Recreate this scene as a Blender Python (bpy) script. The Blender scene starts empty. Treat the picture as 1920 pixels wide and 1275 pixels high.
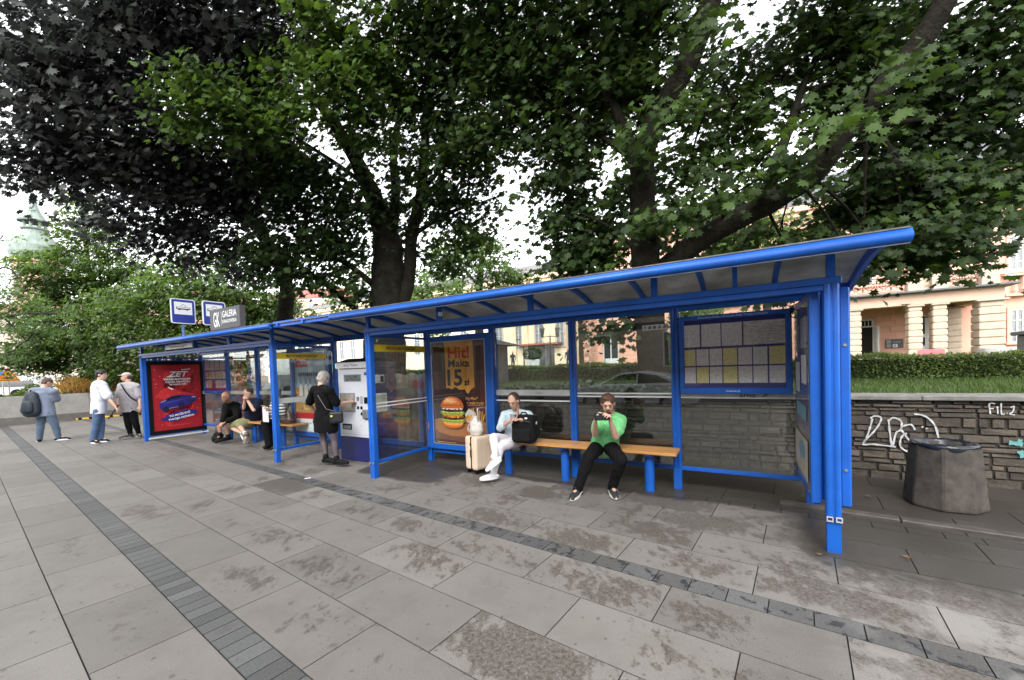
import bpy, bmesh, math, random
import numpy as np
from mathutils import Vector, Matrix, noise
R = math.radians
SC = bpy.context.scene
COL = SC.collection
random.seed(7); RNG = np.random.default_rng(11)

# ---------------------------------------------------------------- camera, sky, sun, exposure
CF, CCY, CP, CR, CH = 750.7, 708.1, -.02733, -.03359, 1.5      # focal px, optical row, pitch, roll, height
cf = Vector((0, math.cos(CP), math.sin(CP))); r0 = Vector((1, 0, 0)); u0 = r0.cross(cf)
cr = r0*math.cos(CR)+u0*math.sin(CR); cu = -r0*math.sin(CR)+u0*math.cos(CR)
cam = bpy.data.cameras.new('camera'); camo = bpy.data.objects.new('camera', cam); COL.objects.link(camo)
cam.sensor_width = 36; cam.lens = CF/1920*36; cam.shift_y = (CCY-637.5)/1920
cam.clip_end = 3000; cam.clip_start = .05
camo.matrix_world = Matrix(((cr.x, cu.x, -cf.x, 0), (cr.y, cu.y, -cf.y, 0), (cr.z, cu.z, -cf.z, CH), (0, 0, 0, 1)))
SC.camera = camo
SUN_EL, SUN_AZ = R(42), R(195)
w = bpy.data.worlds.new('World'); SC.world = w; w.use_nodes = True
nt = w.node_tree; nt.nodes.clear()
sky = nt.nodes.new('ShaderNodeTexSky'); sky.sky_type = 'NISHITA'; sky.sun_disc = False
sky.sun_elevation = SUN_EL; sky.sun_rotation = SUN_AZ; sky.dust_density = 1.2; sky.air_density = 1.; sky.ozone_density = .8
hs = nt.nodes.new('ShaderNodeHueSaturation'); hs.inputs['Saturation'].default_value = .12; hs.inputs['Value'].default_value = 2.6
bg = nt.nodes.new('ShaderNodeBackground'); bg.inputs['Strength'].default_value = .15
wo = nt.nodes.new('ShaderNodeOutputWorld')
nt.links.new(sky.outputs[0], hs.inputs['Color']); nt.links.new(hs.outputs[0], bg.inputs['Color']); nt.links.new(bg.outputs[0], wo.inputs[0])
sl = bpy.data.lights.new('sun', 'SUN'); sl.energy = 1.0; sl.angle = R(25); sl.color = (1, .97, .92)
so = bpy.data.objects.new('sun', sl); COL.objects.link(so)
sd = Vector((math.sin(SUN_AZ)*math.cos(SUN_EL), math.cos(SUN_AZ)*math.cos(SUN_EL), math.sin(SUN_EL)))
so.rotation_euler = (-sd).to_track_quat('-Z', 'Y').to_euler()
SC.view_settings.view_transform = 'Standard'; SC.view_settings.look = 'None'; SC.view_settings.gamma = 1
SC.view_settings.exposure = .85
SC.render.engine = 'CYCLES'
SC.cycles.transparent_max_bounces = 16; SC.cycles.max_bounces = 7; SC.cycles.diffuse_bounces = 3
SC.cycles.glossy_bounces = 3; SC.cycles.caustics_reflective = False; SC.cycles.caustics_refractive = False
SC.cycles.use_denoising = True

# ---------------------------------------------------------------- frames
SD = Vector((.8643, -.503, 0)); SN = Vector((.503, .8643, 0)); SROT = math.atan2(-.503, .8643)
PE = Vector((-.80998, .58645, 0)); PG = Vector((.58645, .80998, 0))
def W(t, m, z=0): return SD*t+SN*m+Vector((0, 0, z))
def ray(x, y): return cf+cr*((x-960)/CF)-cu*((y-CCY)/CF)
O = Vector((0, 0, CH))
def G(x, y, z=0):
    d = ray(x, y); return O+d*((z-CH)/d.z)
def PM(x, y, m):
    d = ray(x, y); return O+d*(m/(d.dot(SN)))
def PT(x, y, t):
    d = ray(x, y); return O+d*(t/(d.dot(SD)))
def PD(x, y, D): return O+ray(x, y)*D
def TZ(x, y, m):
    p = PM(x, y, m); return p.dot(SD), p.z

# ---------------------------------------------------------------- materials
MATS = {}
def srgb(r, g, b):
    f = lambda c: (c/12.92 if c <= .04045 else ((c+.055)/1.055)**2.4)
    return (f(r/255), f(g/255), f(b/255), 1)
def mat(name, col, rough=.6, var=0., vscale=8, bump=0., bscale=40, metal=0., spec=.5, emit=0, col2=None, trans=0, attr=None, detail=4, dirt=0, sheen=0, coat=0):
    if name in MATS: return MATS[name]
    m = bpy.data.materials.new(name); m.use_nodes = True; MATS[name] = m
    n = m.node_tree.nodes; l = m.node_tree.links; b = n['Principled BSDF']
    if len(col) == 3: col = (*col, 1)
    b.inputs['Base Color'].default_value = col; b.inputs['Roughness'].default_value = rough
    b.inputs['Metallic'].default_value = metal; b.inputs['Specular IOR Level'].default_value = spec
    b.inputs['Sheen Weight'].default_value = sheen; b.inputs['Coat Weight'].default_value = coat
    if emit: b.inputs['Emission Color'].default_value = col; b.inputs['Emission Strength'].default_value = emit
    tc = n.new('ShaderNodeTexCoord'); src = None
    if var or col2:
        nz = n.new('ShaderNodeTexNoise'); nz.inputs['Scale'].default_value = vscale; nz.inputs['Detail'].default_value = detail
        nz.inputs['Roughness'].default_value = .65
        l.new(tc.outputs['Object'], nz.inputs['Vector'])
        rp = n.new('ShaderNodeValToRGB'); rp.color_ramp.elements[0].position = .32; rp.color_ramp.elements[1].position = .68
        c2 = col2 if col2 else tuple(c*(1+var) for c in col[:3])
        c1 = col if col2 else tuple(c*(1-var) for c in col[:3])
        rp.color_ramp.elements[0].color = (*c1[:3], 1); rp.color_ramp.elements[1].color = (*c2[:3], 1)
        l.new(nz.outputs['Fac'], rp.inputs[0]); src = rp.outputs[0]
    if attr:
        at = n.new('ShaderNodeAttribute'); at.attribute_name = attr
        mx = n.new('ShaderNodeMix'); mx.data_type = 'RGBA'; mx.blend_type = 'MULTIPLY'; mx.inputs[0].default_value = 1
        if src: l.new(src, mx.inputs[6])
        else: mx.inputs[6].default_value = col
        l.new(at.outputs['Color'], mx.inputs[7]); src = mx.outputs[2]
    if dirt:
        d1 = n.new('ShaderNodeTexNoise'); d1.inputs['Scale'].default_value = 3.1; d1.inputs['Detail'].default_value = 8; d1.inputs['Roughness'].default_value = .75
        l.new(tc.outputs['Object'], d1.inputs['Vector'])
        r1 = n.new('ShaderNodeMapRange'); r1.inputs[1].default_value = .5; r1.inputs[2].default_value = .75; r1.inputs[4].default_value = dirt
        l.new(d1.outputs['Fac'], r1.inputs[0])
        mx = n.new('ShaderNodeMix'); mx.data_type = 'RGBA'; l.new(r1.outputs[0], mx.inputs[0])
        if src: l.new(src, mx.inputs[6])
        else: mx.inputs[6].default_value = col
        mx.inputs[7].default_value = (.06, .055, .045, 1); src = mx.outputs[2]
    if src: l.new(src, b.inputs['Base Color'])
    if bump:
        nb = n.new('ShaderNodeTexNoise'); nb.inputs['Scale'].default_value = bscale; nb.inputs['Detail'].default_value = 5
        l.new(tc.outputs['Object'], nb.inputs['Vector'])
        bp = n.new('ShaderNodeBump'); bp.inputs['Strength'].default_value = min(1, bump); bp.inputs['Distance'].default_value = .01 if bump <= 1 else .01*bump
        l.new(nb.outputs['Fac'], bp.inputs['Height']); l.new(bp.outputs[0], b.inputs['Normal'])
    if trans:
        tr = n.new('ShaderNodeBsdfTranslucent'); ms = n.new('ShaderNodeMixShader'); ms.inputs[0].default_value = trans
        if src: l.new(src, tr.inputs[0])
        else: tr.inputs[0].default_value = col
        l.new(b.outputs[0], ms.inputs[1]); l.new(tr.outputs[0], ms.inputs[2]); l.new(ms.outputs[0], n['Material Output'].inputs[0])
    return m
BLUE = mat('blue_paint', (.004, .098, .46), .42, var=.14, vscale=3.5, bump=.08, bscale=70, dirt=.22)
BLUE_D = mat('blue_paint_dark', (.004, .085, .47), .4, var=.1, vscale=3)  # slightly darker copy of the blue, without the dirt
NAVY = mat('navy_panel', srgb(36, 40, 110), .4, var=.06)
WHITE = mat('white_paint', (.75, .76, .78), .4, var=.04)
BLACK = mat('black_plastic', (.006, .006, .007), .6, spec=.15)
ALU = mat('aluminium', (.55, .56, .58), .35, metal=.8, var=.05)
STEEL = mat('steel_bracket', (.35, .34, .32), .4, metal=.7, var=.2)
def glass_mat(name, tint=(.93, .96, .95), haze=.05, hz=(.5, .5, .5), spec=.9):
    m = bpy.data.materials.new(name); m.use_nodes = True; n = m.node_tree.nodes; l = m.node_tree.links; n.clear()
    o = n.new('ShaderNodeOutputMaterial'); tr = n.new('ShaderNodeBsdfTransparent'); tr.inputs[0].default_value = (*tint, 1)
    gl = n.new('ShaderNodeBsdfGlossy'); gl.inputs['Roughness'].default_value = .015; gl.inputs[0].default_value = (1, 1, 1, 1)
    df = n.new('ShaderNodeBsdfDiffuse'); df.inputs[0].default_value = (*hz, 1)
    fr = n.new('ShaderNodeFresnel'); fr.inputs[0].default_value = 1.5
    mu = n.new('ShaderNodeMath'); mu.operation = 'MULTIPLY'; mu.inputs[1].default_value = spec; l.new(fr.outputs[0], mu.inputs[0])
    tc = n.new('ShaderNodeTexCoord'); nz = n.new('ShaderNodeTexNoise'); nz.inputs['Scale'].default_value = 2.2; nz.inputs['Detail'].default_value = 7; nz.inputs['Roughness'].default_value = .7
    l.new(tc.outputs['Object'], nz.inputs['Vector'])
    nf = n.new('ShaderNodeTexNoise'); nf.inputs['Scale'].default_value = 70; nf.inputs['Detail'].default_value = 2
    l.new(tc.outputs['Object'], nf.inputs['Vector'])
    mf = n.new('ShaderNodeMapRange'); mf.inputs[1].default_value = .7; mf.inputs[2].default_value = .74; mf.inputs[4].default_value = .25
    l.new(nf.outputs['Fac'], mf.inputs[0])
    mr = n.new('ShaderNodeMapRange'); mr.inputs[1].default_value = .35; mr.inputs[2].default_value = .8; mr.inputs[3].default_value = haze*.4; mr.inputs[4].default_value = haze*2.2
    l.new(nz.outputs['Fac'], mr.inputs[0])
    ad = n.new('ShaderNodeMath'); ad.operation = 'ADD'; l.new(mr.outputs[0], ad.inputs[0]); l.new(mf.outputs[0], ad.inputs[1])
    m1 = n.new('ShaderNodeMixShader'); l.new(ad.outputs[0], m1.inputs[0]); l.new(tr.outputs[0], m1.inputs[1]); l.new(df.outputs[0], m1.inputs[2])
    m2 = n.new('ShaderNodeMixShader'); l.new(mu.outputs[0], m2.inputs[0]); l.new(m1.outputs[0], m2.inputs[1]); l.new(gl.outputs[0], m2.inputs[2])
    l.new(m2.outputs[0], o.inputs[0]); MATS[name] = m; return m
GLASS = glass_mat('shelter_glass', haze=.03, hz=(.35, .35, .34), spec=.35)
GLASS_BACK = glass_mat('dusty_shelter_glass', (.80, .82, .80), .018, (.2, .19, .17), 1.95)
GLASS_CLEAN = glass_mat('cover_glass', (.97, .97, .97), .004, (.3, .3, .3), .45)
WGLASS = mat('window_glass', (.03, .035, .04), .08, spec=.9)
def paper_mat(name, col, ink=(.12, .12, .16), sc=60):
    m = mat(name, col, .6, spec=.3); n = m.node_tree.nodes; l = m.node_tree.links; b = n['Principled BSDF']
    tc = n.new('ShaderNodeTexCoord'); mp = n.new('ShaderNodeMapping'); mp.inputs['Scale'].default_value = (sc*.75, sc*.75, sc*3.2)
    l.new(tc.outputs['Object'], mp.inputs[0])
    v = n.new('ShaderNodeTexNoise'); v.inputs['Scale'].default_value = 1; v.inputs['Detail'].default_value = 1; l.new(mp.outputs[0], v.inputs['Vector'])
    r = n.new('ShaderNodeMapRange'); r.inputs[1].default_value = .50; r.inputs[2].default_value = .58; r.inputs[4].default_value = .34; l.new(v.outputs['Fac'], r.inputs[0])
    mx = n.new('ShaderNodeMix'); mx.data_type = 'RGBA'; l.new(r.outputs[0], mx.inputs[0]); mx.inputs[6].default_value = (*col[:3], 1); mx.inputs[7].default_value = (*ink, 1)
    l.new(mx.outputs[2], b.inputs['Base Color']); return m

# ---------------------------------------------------------------- object helpers
def root(name, label, cat, loc=(0, 0, 0), rz=0, group=None):
    o = bpy.data.objects.new(name, None); COL.objects.link(o); o.empty_display_size = .2
    o.location = loc; o.rotation_euler = (0, 0, rz); o['label'] = label; o['category'] = cat
    if group: o['group'] = group
    return o
def tag(o, label=None, cat=None, group=None, kind=None):
    if label: o['label'] = label
    if cat: o['category'] = cat
    if group: o['group'] = group
    if kind: o['kind'] = kind
    return o
def link_mesh(name, me, mats, parent=None, loc=None, rz=0, smooth=False):
    o = bpy.data.objects.new(name, me); COL.objects.link(o)
    if not isinstance(mats, (list, tuple)): mats = [mats]
    for m in mats: me.materials.append(m)
    if parent: o.parent = parent
    if loc is not None: o.location = loc
    if rz: o.rotation_euler = (0, 0, rz)
    if smooth: me.polygons.foreach_set('use_smooth', [True]*len(me.polygons))
    return o
def copy_tree(o, parent=None):
    c = o.copy(); COL.objects.link(c); c.parent = parent
    for ch in list(o.children): copy_tree(ch, c)
    return c
class MB:
    def __init__(s): s.v = []; s.f = []; s.mi = []; s.cur = 0; s.att = []; s.tone = 1.
    def add(s, vs, fs, mi=None):
        b = len(s.v); s.v += [tuple(v) for v in vs]; s.f += [tuple(b+i for i in f) for f in fs]
        s.mi += [s.cur if mi is None else mi]*len(fs); s.att += [s.tone]*len(fs)
    def box(s, x0, x1, y0, y1, z0, z1, mi=None, M=None):
        vs = [Vector((x, y, z)) for x in (x0, x1) for y in (y0, y1) for z in (z0, z1)]
        if M: vs = [M@v for v in vs]
        s.add(vs, [(0, 1, 3, 2), (4, 6, 7, 5), (0, 4, 5, 1), (2, 3, 7, 6), (0, 2, 6, 4), (1, 5, 7, 3)], mi); return s
    def bar(s, p, q, a, b, up=Vector((0, 0, 1)), mi=None):      # box bar p->q with section a (side) x b (up)
        p = Vector(p); q = Vector(q); d = (q-p).normalized(); sd_ = d.cross(up)
        if sd_.length < 1e-4: sd_ = d.cross(Vector((1, 0, 0)))
        sd_.normalize(); u = sd_.cross(d)
        vs = [c+sd_*(i*a/2)+u*(j*b/2) for c in (p, q) for i, j in ((-1, -1), (1, -1), (1, 1), (-1, 1))]
        s.add(vs, [(3, 2, 1, 0), (4, 5, 6, 7), (0, 1, 5, 4), (1, 2, 6, 5), (2, 3, 7, 6), (3, 0, 4, 7)], mi); return s
    def tube(s, pts, rad, n=10, caps=True, mi=None, sq=1., side=None):
        pts = [Vector(p) for p in pts]; k = len(pts)
        if not hasattr(rad, '__len__'): rad = [rad]*k
        vs = []; ref = side
        for i, p in enumerate(pts):
            d = (pts[min(i+1, k-1)]-pts[max(i-1, 0)]).normalized()
            a = (ref if ref is not None else (Vector((0, 0, 1)) if abs(d.z) < .9 else Vector((1, 0, 0))))
            a = (a-d*a.dot(d)).normalized(); b = d.cross(a); ref = a if side is None else side
            for j in range(n):
                t = 2*math.pi*j/n; vs.append(p+a*(math.cos(t)*rad[i])+b*(math.sin(t)*rad[i]*sq))
        fs = [(i*n+j, i*n+(j+1) % n, (i+1)*n+(j+1) % n, (i+1)*n+j) for i in range(k-1) for j in range(n)]
        if caps: fs += [tuple(range(n))[::-1], tuple((k-1)*n+j for j in range(n))]
        s.add(vs, fs, mi); return s
    def cyl(s, p, q, r, r2=None, n=16, mi=None): return s.tube([p, q], [r, r if r2 is None else r2], n, True, mi)
    def lathe(s, prof, c=(0, 0, 0), n=20, mi=None, sx=1, sy=1, ph=0):
        vs = []; c = Vector(c)
        for r_, z in prof:
            for j in range(n):
                t = 2*math.pi*j/n+ph; vs.append(c+Vector((math.cos(t)*r_*sx, math.sin(t)*r_*sy, z)))
        k = len(prof)
        fs = [(i*n+j, i*n+(j+1) % n, (i+1)*n+(j+1) % n, (i+1)*n+j) for i in range(k-1) for j in range(n)]
        fs += [tuple(range(n))[::-1], tuple((k-1)*n+j for j in range(n))]
        s.add(vs, fs, mi); return s
    def ell(s, c, rx, ry, rz, M=None, n=12, k=8, mi=None):
        c = Vector(c); vs = []; M = M or Matrix.Identity(3)
        vs.append(c+M@Vector((0, 0, -rz)))
        for i in range(1, k):
            a = -math.pi/2+math.pi*i/k
            for j in range(n):
                t = 2*math.pi*j/n; vs.append(c+M@Vector((math.cos(a)*math.cos(t)*rx, math.cos(a)*math.sin(t)*ry, math.sin(a)*rz)))
        vs.append(c+M@Vector((0, 0, rz))); L = len(vs)-1
        fs = [(0, 1+(j+1) % n, 1+j) for j in range(n)]
        fs += [(1+i*n+j, 1+i*n+(j+1) % n, 1+(i+1)*n+(j+1) % n, 1+(i+1)*n+j) for i in range(k-2) for j in range(n)]
        fs += [(1+(k-2)*n+j, 1+(k-2)*n+(j+1) % n, L) for j in range(n)]
        s.add(vs, fs, mi); return s
    def prism(s, poly, o, U, V, N, mi=None):      # 2-D outline on the plane o,U,V thickened by N
        o, U, V, N = Vector(o), Vector(U), Vector(V), Vector(N); k = len(poly)
        a = [o+U*x+V*y for x, y in poly]; vs = a+[p+N for p in a]
        s.add(vs, [tuple(range(k))[::-1], tuple(range(k, 2*k))]+[(i, (i+1) % k, k+(i+1) % k, k+i) for i in range(k)], mi); return s
    def mesh(s, name, bevel=0, tone=False):
        me = bpy.data.meshes.new(name); me.from_pydata(s.v, [], s.f); me.polygons.foreach_set('material_index', s.mi)
        if tone:
            a = me.attributes.new('tone', 'FLOAT', 'FACE'); a.data.foreach_set('value', s.att)
        if bevel or True:
            bm = bmesh.new(); bm.from_mesh(me)
            if bevel: bmesh.ops.bevel(bm, geom=[e for e in bm.edges if len(e.link_faces) == 2 and e.calc_face_angle(0) > .6], offset=bevel, segments=1, affect='EDGES', profile=.7)
            bmesh.ops.recalc_face_normals(bm, faces=bm.faces); bm.to_mesh(me); bm.free()
        return me
    def build(s, name, mats, parent=None, loc=None, rz=0, bevel=0, smooth=False, tone=False):
        return link_mesh(name, s.mesh(name, bevel, tone), mats, parent, loc, rz, smooth)
_tc = {}
def text_data(txt, bold=0., shear=0.):
    k = (txt, bold, shear)
    if k not in _tc:
        cu_ = bpy.data.curves.new('lettering', 'FONT'); cu_.body = txt; cu_.size = 1; cu_.align_x = 'CENTER'; cu_.offset = bold; cu_.shear = shear
        cu_.resolution_u = 3; o = bpy.data.objects.new('tmp', cu_); COL.objects.link(o)
        dg = bpy.context.evaluated_depsgraph_get(); me = bpy.data.meshes.new_from_object(o.evaluated_get(dg))
        _tc[k] = ([v.co.copy() for v in me.vertices], [tuple(p.vertices) for p in me.polygons])
        bpy.data.objects.remove(o); bpy.data.meshes.remove(me); bpy.data.curves.remove(cu_)
    return _tc[k]
class Flat:
    """printed sheet: layered flat shapes on the plane o + U*u + V*v, each layer a hair further out along N"""
    def __init__(s, o, U, V, N, step=.0012):
        s.o, s.U, s.V, s.N = [Vector(a) for a in (o, U, V, N)]; s.mb = MB(); s.k = 0; s.step = step
    def P(s, u, v): return s.o+s.U*u+s.V*v+s.N*(s.k*s.step)
    def poly(s, pts, mi, up=True):
        if up: s.k += 1
        s.mb.add([s.P(*p) for p in pts], [tuple(range(len(pts)))], mi); return s
    def rect(s, u0, u1, v0, v1, mi, up=True): return s.poly([(u0, v0), (u1, v0), (u1, v1), (u0, v1)], mi, up)
    def ell(s, cu_, cv, ru, rv, mi, n=22, rot=0, up=True, a0=0, a1=2*math.pi):
        c, d = math.cos(rot), math.sin(rot); p = []
        for i in range(n):
            a = a0+(a1-a0)*i/(n if a1-a0 > 6.2 else n-1); x, y = ru*math.cos(a), rv*math.sin(a); p.append((cu_+x*c-y*d, cv+x*d+y*c))
        return s.poly(p, mi, up)
    def text(s, txt, u, v, size, mi, w=None, bold=0., shear=0., rot=0, up=True):
        vs, fs = text_data(txt, bold, shear)
        if not vs: return s
        if up: s.k += 1
        x0 = min(a.x for a in vs); x1 = max(a.x for a in vs); sx = size if w is None else w/(x1-x0); c, d = math.cos(rot), math.sin(rot); xm = (x0+x1)/2
        out = []
        for a in vs:
            x, y = (a.x-xm)*sx, a.y*size; out.append(s.P(u+x*c-y*d, v+x*d+y*c))
        s.mb.add(out, fs, mi); return s
    def build(s, name, mats, parent):
        me = bpy.data.meshes.new(name); me.from_pydata(s.mb.v, [], s.mb.f); me.polygons.foreach_set('material_index', s.mb.mi)
        return link_mesh(name, me, mats, parent)
# ---------------------------------------------------------------- pavement
def pave():
    vs, fs, tone, kind, uv = [], [], [], [], []
    def slab(e0, e1, g0, g1, k, tn):
        j = .0035; e0 += j; e1 -= j; g0 += j; g1 -= j; b = len(vs)
        for e, g_ in ((e0, g0), (e1, g0), (e1, g1), (e0, g1)):
            p = PE*e+PG*g_; vs.append((p.x, p.y, 0))
        for e, g_ in ((e0, g0), (e1, g0), (e1, g1), (e0, g1)):
            p = PE*e+PG*g_; vs.append((p.x, p.y, -.02))
        fs.append((b+3, b+2, b+1, b)); tone.append(tn); kind.append(k); uv.extend([(-1, 1), (1, 1), (1, -1), (-1, -1)])
        for i in range(4):
            i2 = (i+1) % 4; fs.append((b+i, b+i2, b+4+i2, b+4+i)); tone.append(tn*.6); kind.append(k); uv.extend([(1, 1)]*4)
    rows = [(.325, .77, 0, 1), (.77, .955, 2, 0), (.955, 1.40, 0, 1), (1.40, 1.84, 0, 0), (1.84, 2.287, 0, 1), (2.287, 2.73, 0, 0), (2.73, 2.90, 3, 0),
            (2.90, 3.33, 0, 1), (3.33, 3.765, 0, 0), (3.765, 4.20, 0, 1), (4.20, 4.60, 0, 0), (4.60, 4.745, 4, 0)]
    g_ = .325; i = 0
    while g_ > -4.6: rows.append((g_-.445, g_, 0, i % 2)); g_ -= .445; i += 1
    g_ = 4.745; i = 0
    while g_ < 10: rows.append((g_, g_+.44, 1, i % 2)); g_ += .44; i += 1
    for g0, g1, k, off in rows:
        step = {0: .9, 1: .9, 2: .118, 3: .222, 4: .222}[k]; e = -7+(0 if off else .45)+.07
        while e < 22.8:
            # rough slab field stays in front of the far planter
            tn = random.choice((.86, .93, .97, 1., 1., 1.04, 1.1)) if k in (0, 1) else random.choice((.8, .95, 1., 1.1, 1.25))
            slab(e, min(e+step, 22.85), g0, g1, {0: 0, 1: 0, 2: 1, 3: 1, 4: .45}[k], tn); e += step
    me = bpy.data.meshes.new('pavement'); me.from_pydata(vs, [], fs)
    me.attributes.new('tone', 'FLOAT', 'FACE').data.foreach_set('value', tone)
    me.attributes.new('strip', 'FLOAT', 'FACE').data.foreach_set('value', kind)
    rs_ = random.Random(8); me.attributes.new('damp', 'FLOAT', 'FACE').data.foreach_set('value', [v_ for _ in range(len(tone)//5) for v_ in [rs_.gauss(-.01, .065)]*5])
    ul = me.uv_layers.new(name='slab'); ul.data.foreach_set('uv', [c for p in uv for c in p])
    o = link_mesh('pavement', me, pave_mat()); tag(o, 'grey granite slab pavement with darker sett strips and damp stains', kind='structure')
def pave_mat():
    m = bpy.data.materials.new('granite_slabs'); m.use_nodes = True; N = m.node_tree.nodes; L = m.node_tree.links; b = N['Principled BSDF']
    def nz(scale, det=5, rough=.6, vec=None, sc=None):
        n = N.new('ShaderNodeTexNoise'); n.inputs['Scale'].default_value = scale; n.inputs['Detail'].default_value = det; n.inputs['Roughness'].default_value = rough
        if sc is not None:
            mp = N.new('ShaderNodeMapping'); mp.inputs['Scale'].default_value = sc; mp.inputs['Rotation'].default_value = (0, 0, R(36)); L.new(tc.outputs['Object'], mp.inputs[0]); L.new(mp.outputs[0], n.inputs['Vector'])
        else: L.new(tc.outputs['Object'], n.inputs['Vector'])
        return n.outputs['Fac']
    def mth(op, a, c=None, clamp=False):
        n = N.new('ShaderNodeMath'); n.operation = op; n.use_clamp = clamp
        for i, x in enumerate((a, c)):
            if x is None: continue
            if isinstance(x, (int, float)): n.inputs[i].default_value = x
            else: L.new(x, n.inputs[i])
        return n.outputs[0]
    def mr(x, a, c, d=0, e=1, smooth=True):
        n = N.new('ShaderNodeMapRange'); n.interpolation_type = 'SMOOTHSTEP' if smooth else 'LINEAR'
        n.inputs[1].default_value = a; n.inputs[2].default_value = c; n.inputs[3].default_value = d; n.inputs[4].default_value = e; L.new(x, n.inputs[0]); return n.outputs[0]
    def mix(f, a, c, bt='MIX'):
        n = N.new('ShaderNodeMix'); n.data_type = 'RGBA'; n.blend_type = bt
        if isinstance(f, (int, float)): n.inputs[0].default_value = f
        else: L.new(f, n.inputs[0])
        for i, x in ((6, a), (7, c)):
            if isinstance(x, tuple): n.inputs[i].default_value = (*x, 1)
            else: L.new(x, n.inputs[i])
        return n.outputs[2]
    tc = N.new('ShaderNodeTexCoord')
    at = N.new('ShaderNodeAttribute'); at.attribute_name = 'tone'; st = N.new('ShaderNodeAttribute'); st.attribute_name = 'strip'
    uvn = N.new('ShaderNodeUVMap'); uvn.uv_map = 'slab'
    sx = N.new('ShaderNodeSeparateXYZ'); L.new(uvn.outputs[0], sx.inputs[0])
    # distance to slab centre 0..1
    u2 = mth('POWER', mth('ABSOLUTE', sx.outputs[0]), 2); v2 = mth('POWER', mth('ABSOLUTE', sx.outputs[1]), 2)
    centre = mth('SUBTRACT', 1, mth('MULTIPLY', mth('ADD', u2, v2), .75), True)
    sp = N.new('ShaderNodeSeparateXYZ'); L.new(tc.outputs['Object'], sp.inputs[0])
    X, Y = sp.outputs[0], sp.outputs[1]
    mco = mth('ADD', mth('MULTIPLY', X, .503), mth('MULTIPLY', Y, .8643)); tco = mth('ADD', mth('MULTIPLY', X, .8643), mth('MULTIPLY', Y, -.503))
    gco = mth('ADD', mth('MULTIPLY', X, .58645), mth('MULTIPLY', Y, .80998))
    # granite speckle
    sp1 = nz(320, 2, .5); sp2 = nz(95, 3, .6); big = nz(.9, 4, .6)
    base = mix(mr(sp1, .38, .62), (.13, .124, .116), (.40, .39, .37)); base = mix(mr(sp2, .3, .7, 0, .45), base, (.22, .207, .19))
    base = mix(mr(big, .35, .7, 0, .3), base, (.31, .305, .295)); base = mix(mr(nz(2.6, 5, .7), .42, .66, 0, .35), base, (.17, .16, .148))
    dark = mix(mr(sp2, .3, .7), (.105, .11, .115), (.17, .175, .18))
    base = mix(st.outputs['Fac'], base, dark)
    tn = N.new('ShaderNodeCombineColor')
    for i in range(3): L.new(at.outputs['Fac'], tn.inputs[i])
    base = mix(1, base, tn.outputs[0], 'MULTIPLY'); base = mix(1, base, (.65, .625, .595), 'MULTIPLY')
    # damp stains: slab centres plus wet zones
    patchy = nz(1.7, 4, .6); fine = nz(13, 9, .75, sc=(1, .6, 1)); fine2 = nz(42, 4, .7)
    zone = mr(gco, .5, 3.0, -.125, .0, False)
    right = mr(tco, -10., 1.0, -.01, .10, False); zr = mth('ADD', zone, right)
    amt = mth('ADD', mth('MULTIPLY', centre, .125), mth('ADD', mth('MULTIPLY', patchy, .62), zr))
    dmp = N.new('ShaderNodeAttribute'); dmp.attribute_name = 'damp'; amt = mth('ADD', amt, dmp.outputs['Fac'])
    f = mth('ADD', mth('MULTIPLY', fine, .9), mth('MULTIPLY', fine2, .26))
    stain = mr(mth('ADD', amt, f), 1.0, 1.05)
    stain = mth('MULTIPLY', stain, mth('SUBTRACT', 1, mth('MULTIPLY', st.outputs['Fac'], .6)))
    # full wet under / behind the shelter and at the right end
    wetn = mth('ADD', nz(1.6, 5, .65), mth('MULTIPLY', fine, .3))
    back = mth('MULTIPLY', mr(mco, 4.35, 4.85), mr(tco, -8.0, -5.0, .25, 1))
    rightw = mth('MULTIPLY', mth('MULTIPLY', mr(tco, -.15, .75), mr(mco, 3.0, 3.9)), .86)
    mid = mth('MULTIPLY', mth('MULTIPLY', mr(tco, -5.4, -4.9), mr(tco, -3.1, -3.9)), mr(mco, 3.7, 4.1))
    wet = mr(mth('ADD', mth('MAXIMUM', mth('MAXIMUM', back, rightw), mid), mth('MULTIPLY', wetn, 1.15)), 1.12, 1.5)
    # dark setts carry small wet blots
    blot = mth('MULTIPLY', mth('MULTIPLY', mr(nz(11, 3, .6), .56, .6), mr(st.outputs['Fac'], .8, .9)), mr(gco, 2.4, 2.6))
    blot = mth('MULTIPLY', blot, mr(tco, -7.5, -6.5))
    speck = mr(nz(23, 1, .4), .715, .735, 0, .7)
    col = mix(mth('MULTIPLY', stain, mr(mth('ADD', fine2, mth('MULTIPLY', sp2, .6)), .62, .95, 1, .35)), base, (.062, .05, .038))
    col = mix(mth('MULTIPLY', wet, .86), col, mix(fine, (.02, .017, .013), (.05, .043, .035)))
    col = mix(mth('MULTIPLY', blot, .85), col, (.018, .02, .022)); col = mix(speck, col, (.075, .068, .06))
    painted_glare = mth('MULTIPLY', mth('MULTIPLY', mr(tco, .1, 1.), mr(mco, 3.7, 3.1)), mr(nz(3, 5, .6), .48, .6)); col = mix(mth('MULTIPLY', painted_glare, .25), col, (.36, .35, .33))  # pale patches paint shiny wet glare into the slab colour at right
    L.new(col, b.inputs['Base Color'])
    allw = mth('MAXIMUM', mth('MULTIPLY', wet, .9), mth('MULTIPLY', stain, .35), True)
    rg = mr(allw, 0, 1, .66, .34, False); rg = mth('ADD', rg, mth('MULTIPLY', sp2, .08)); L.new(rg, b.inputs['Roughness']); b.inputs['Specular IOR Level'].default_value = .45
    bp = N.new('ShaderNodeBump'); bp.inputs['Strength'].default_value = .35; bp.inputs['Distance'].default_value = .004
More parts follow.
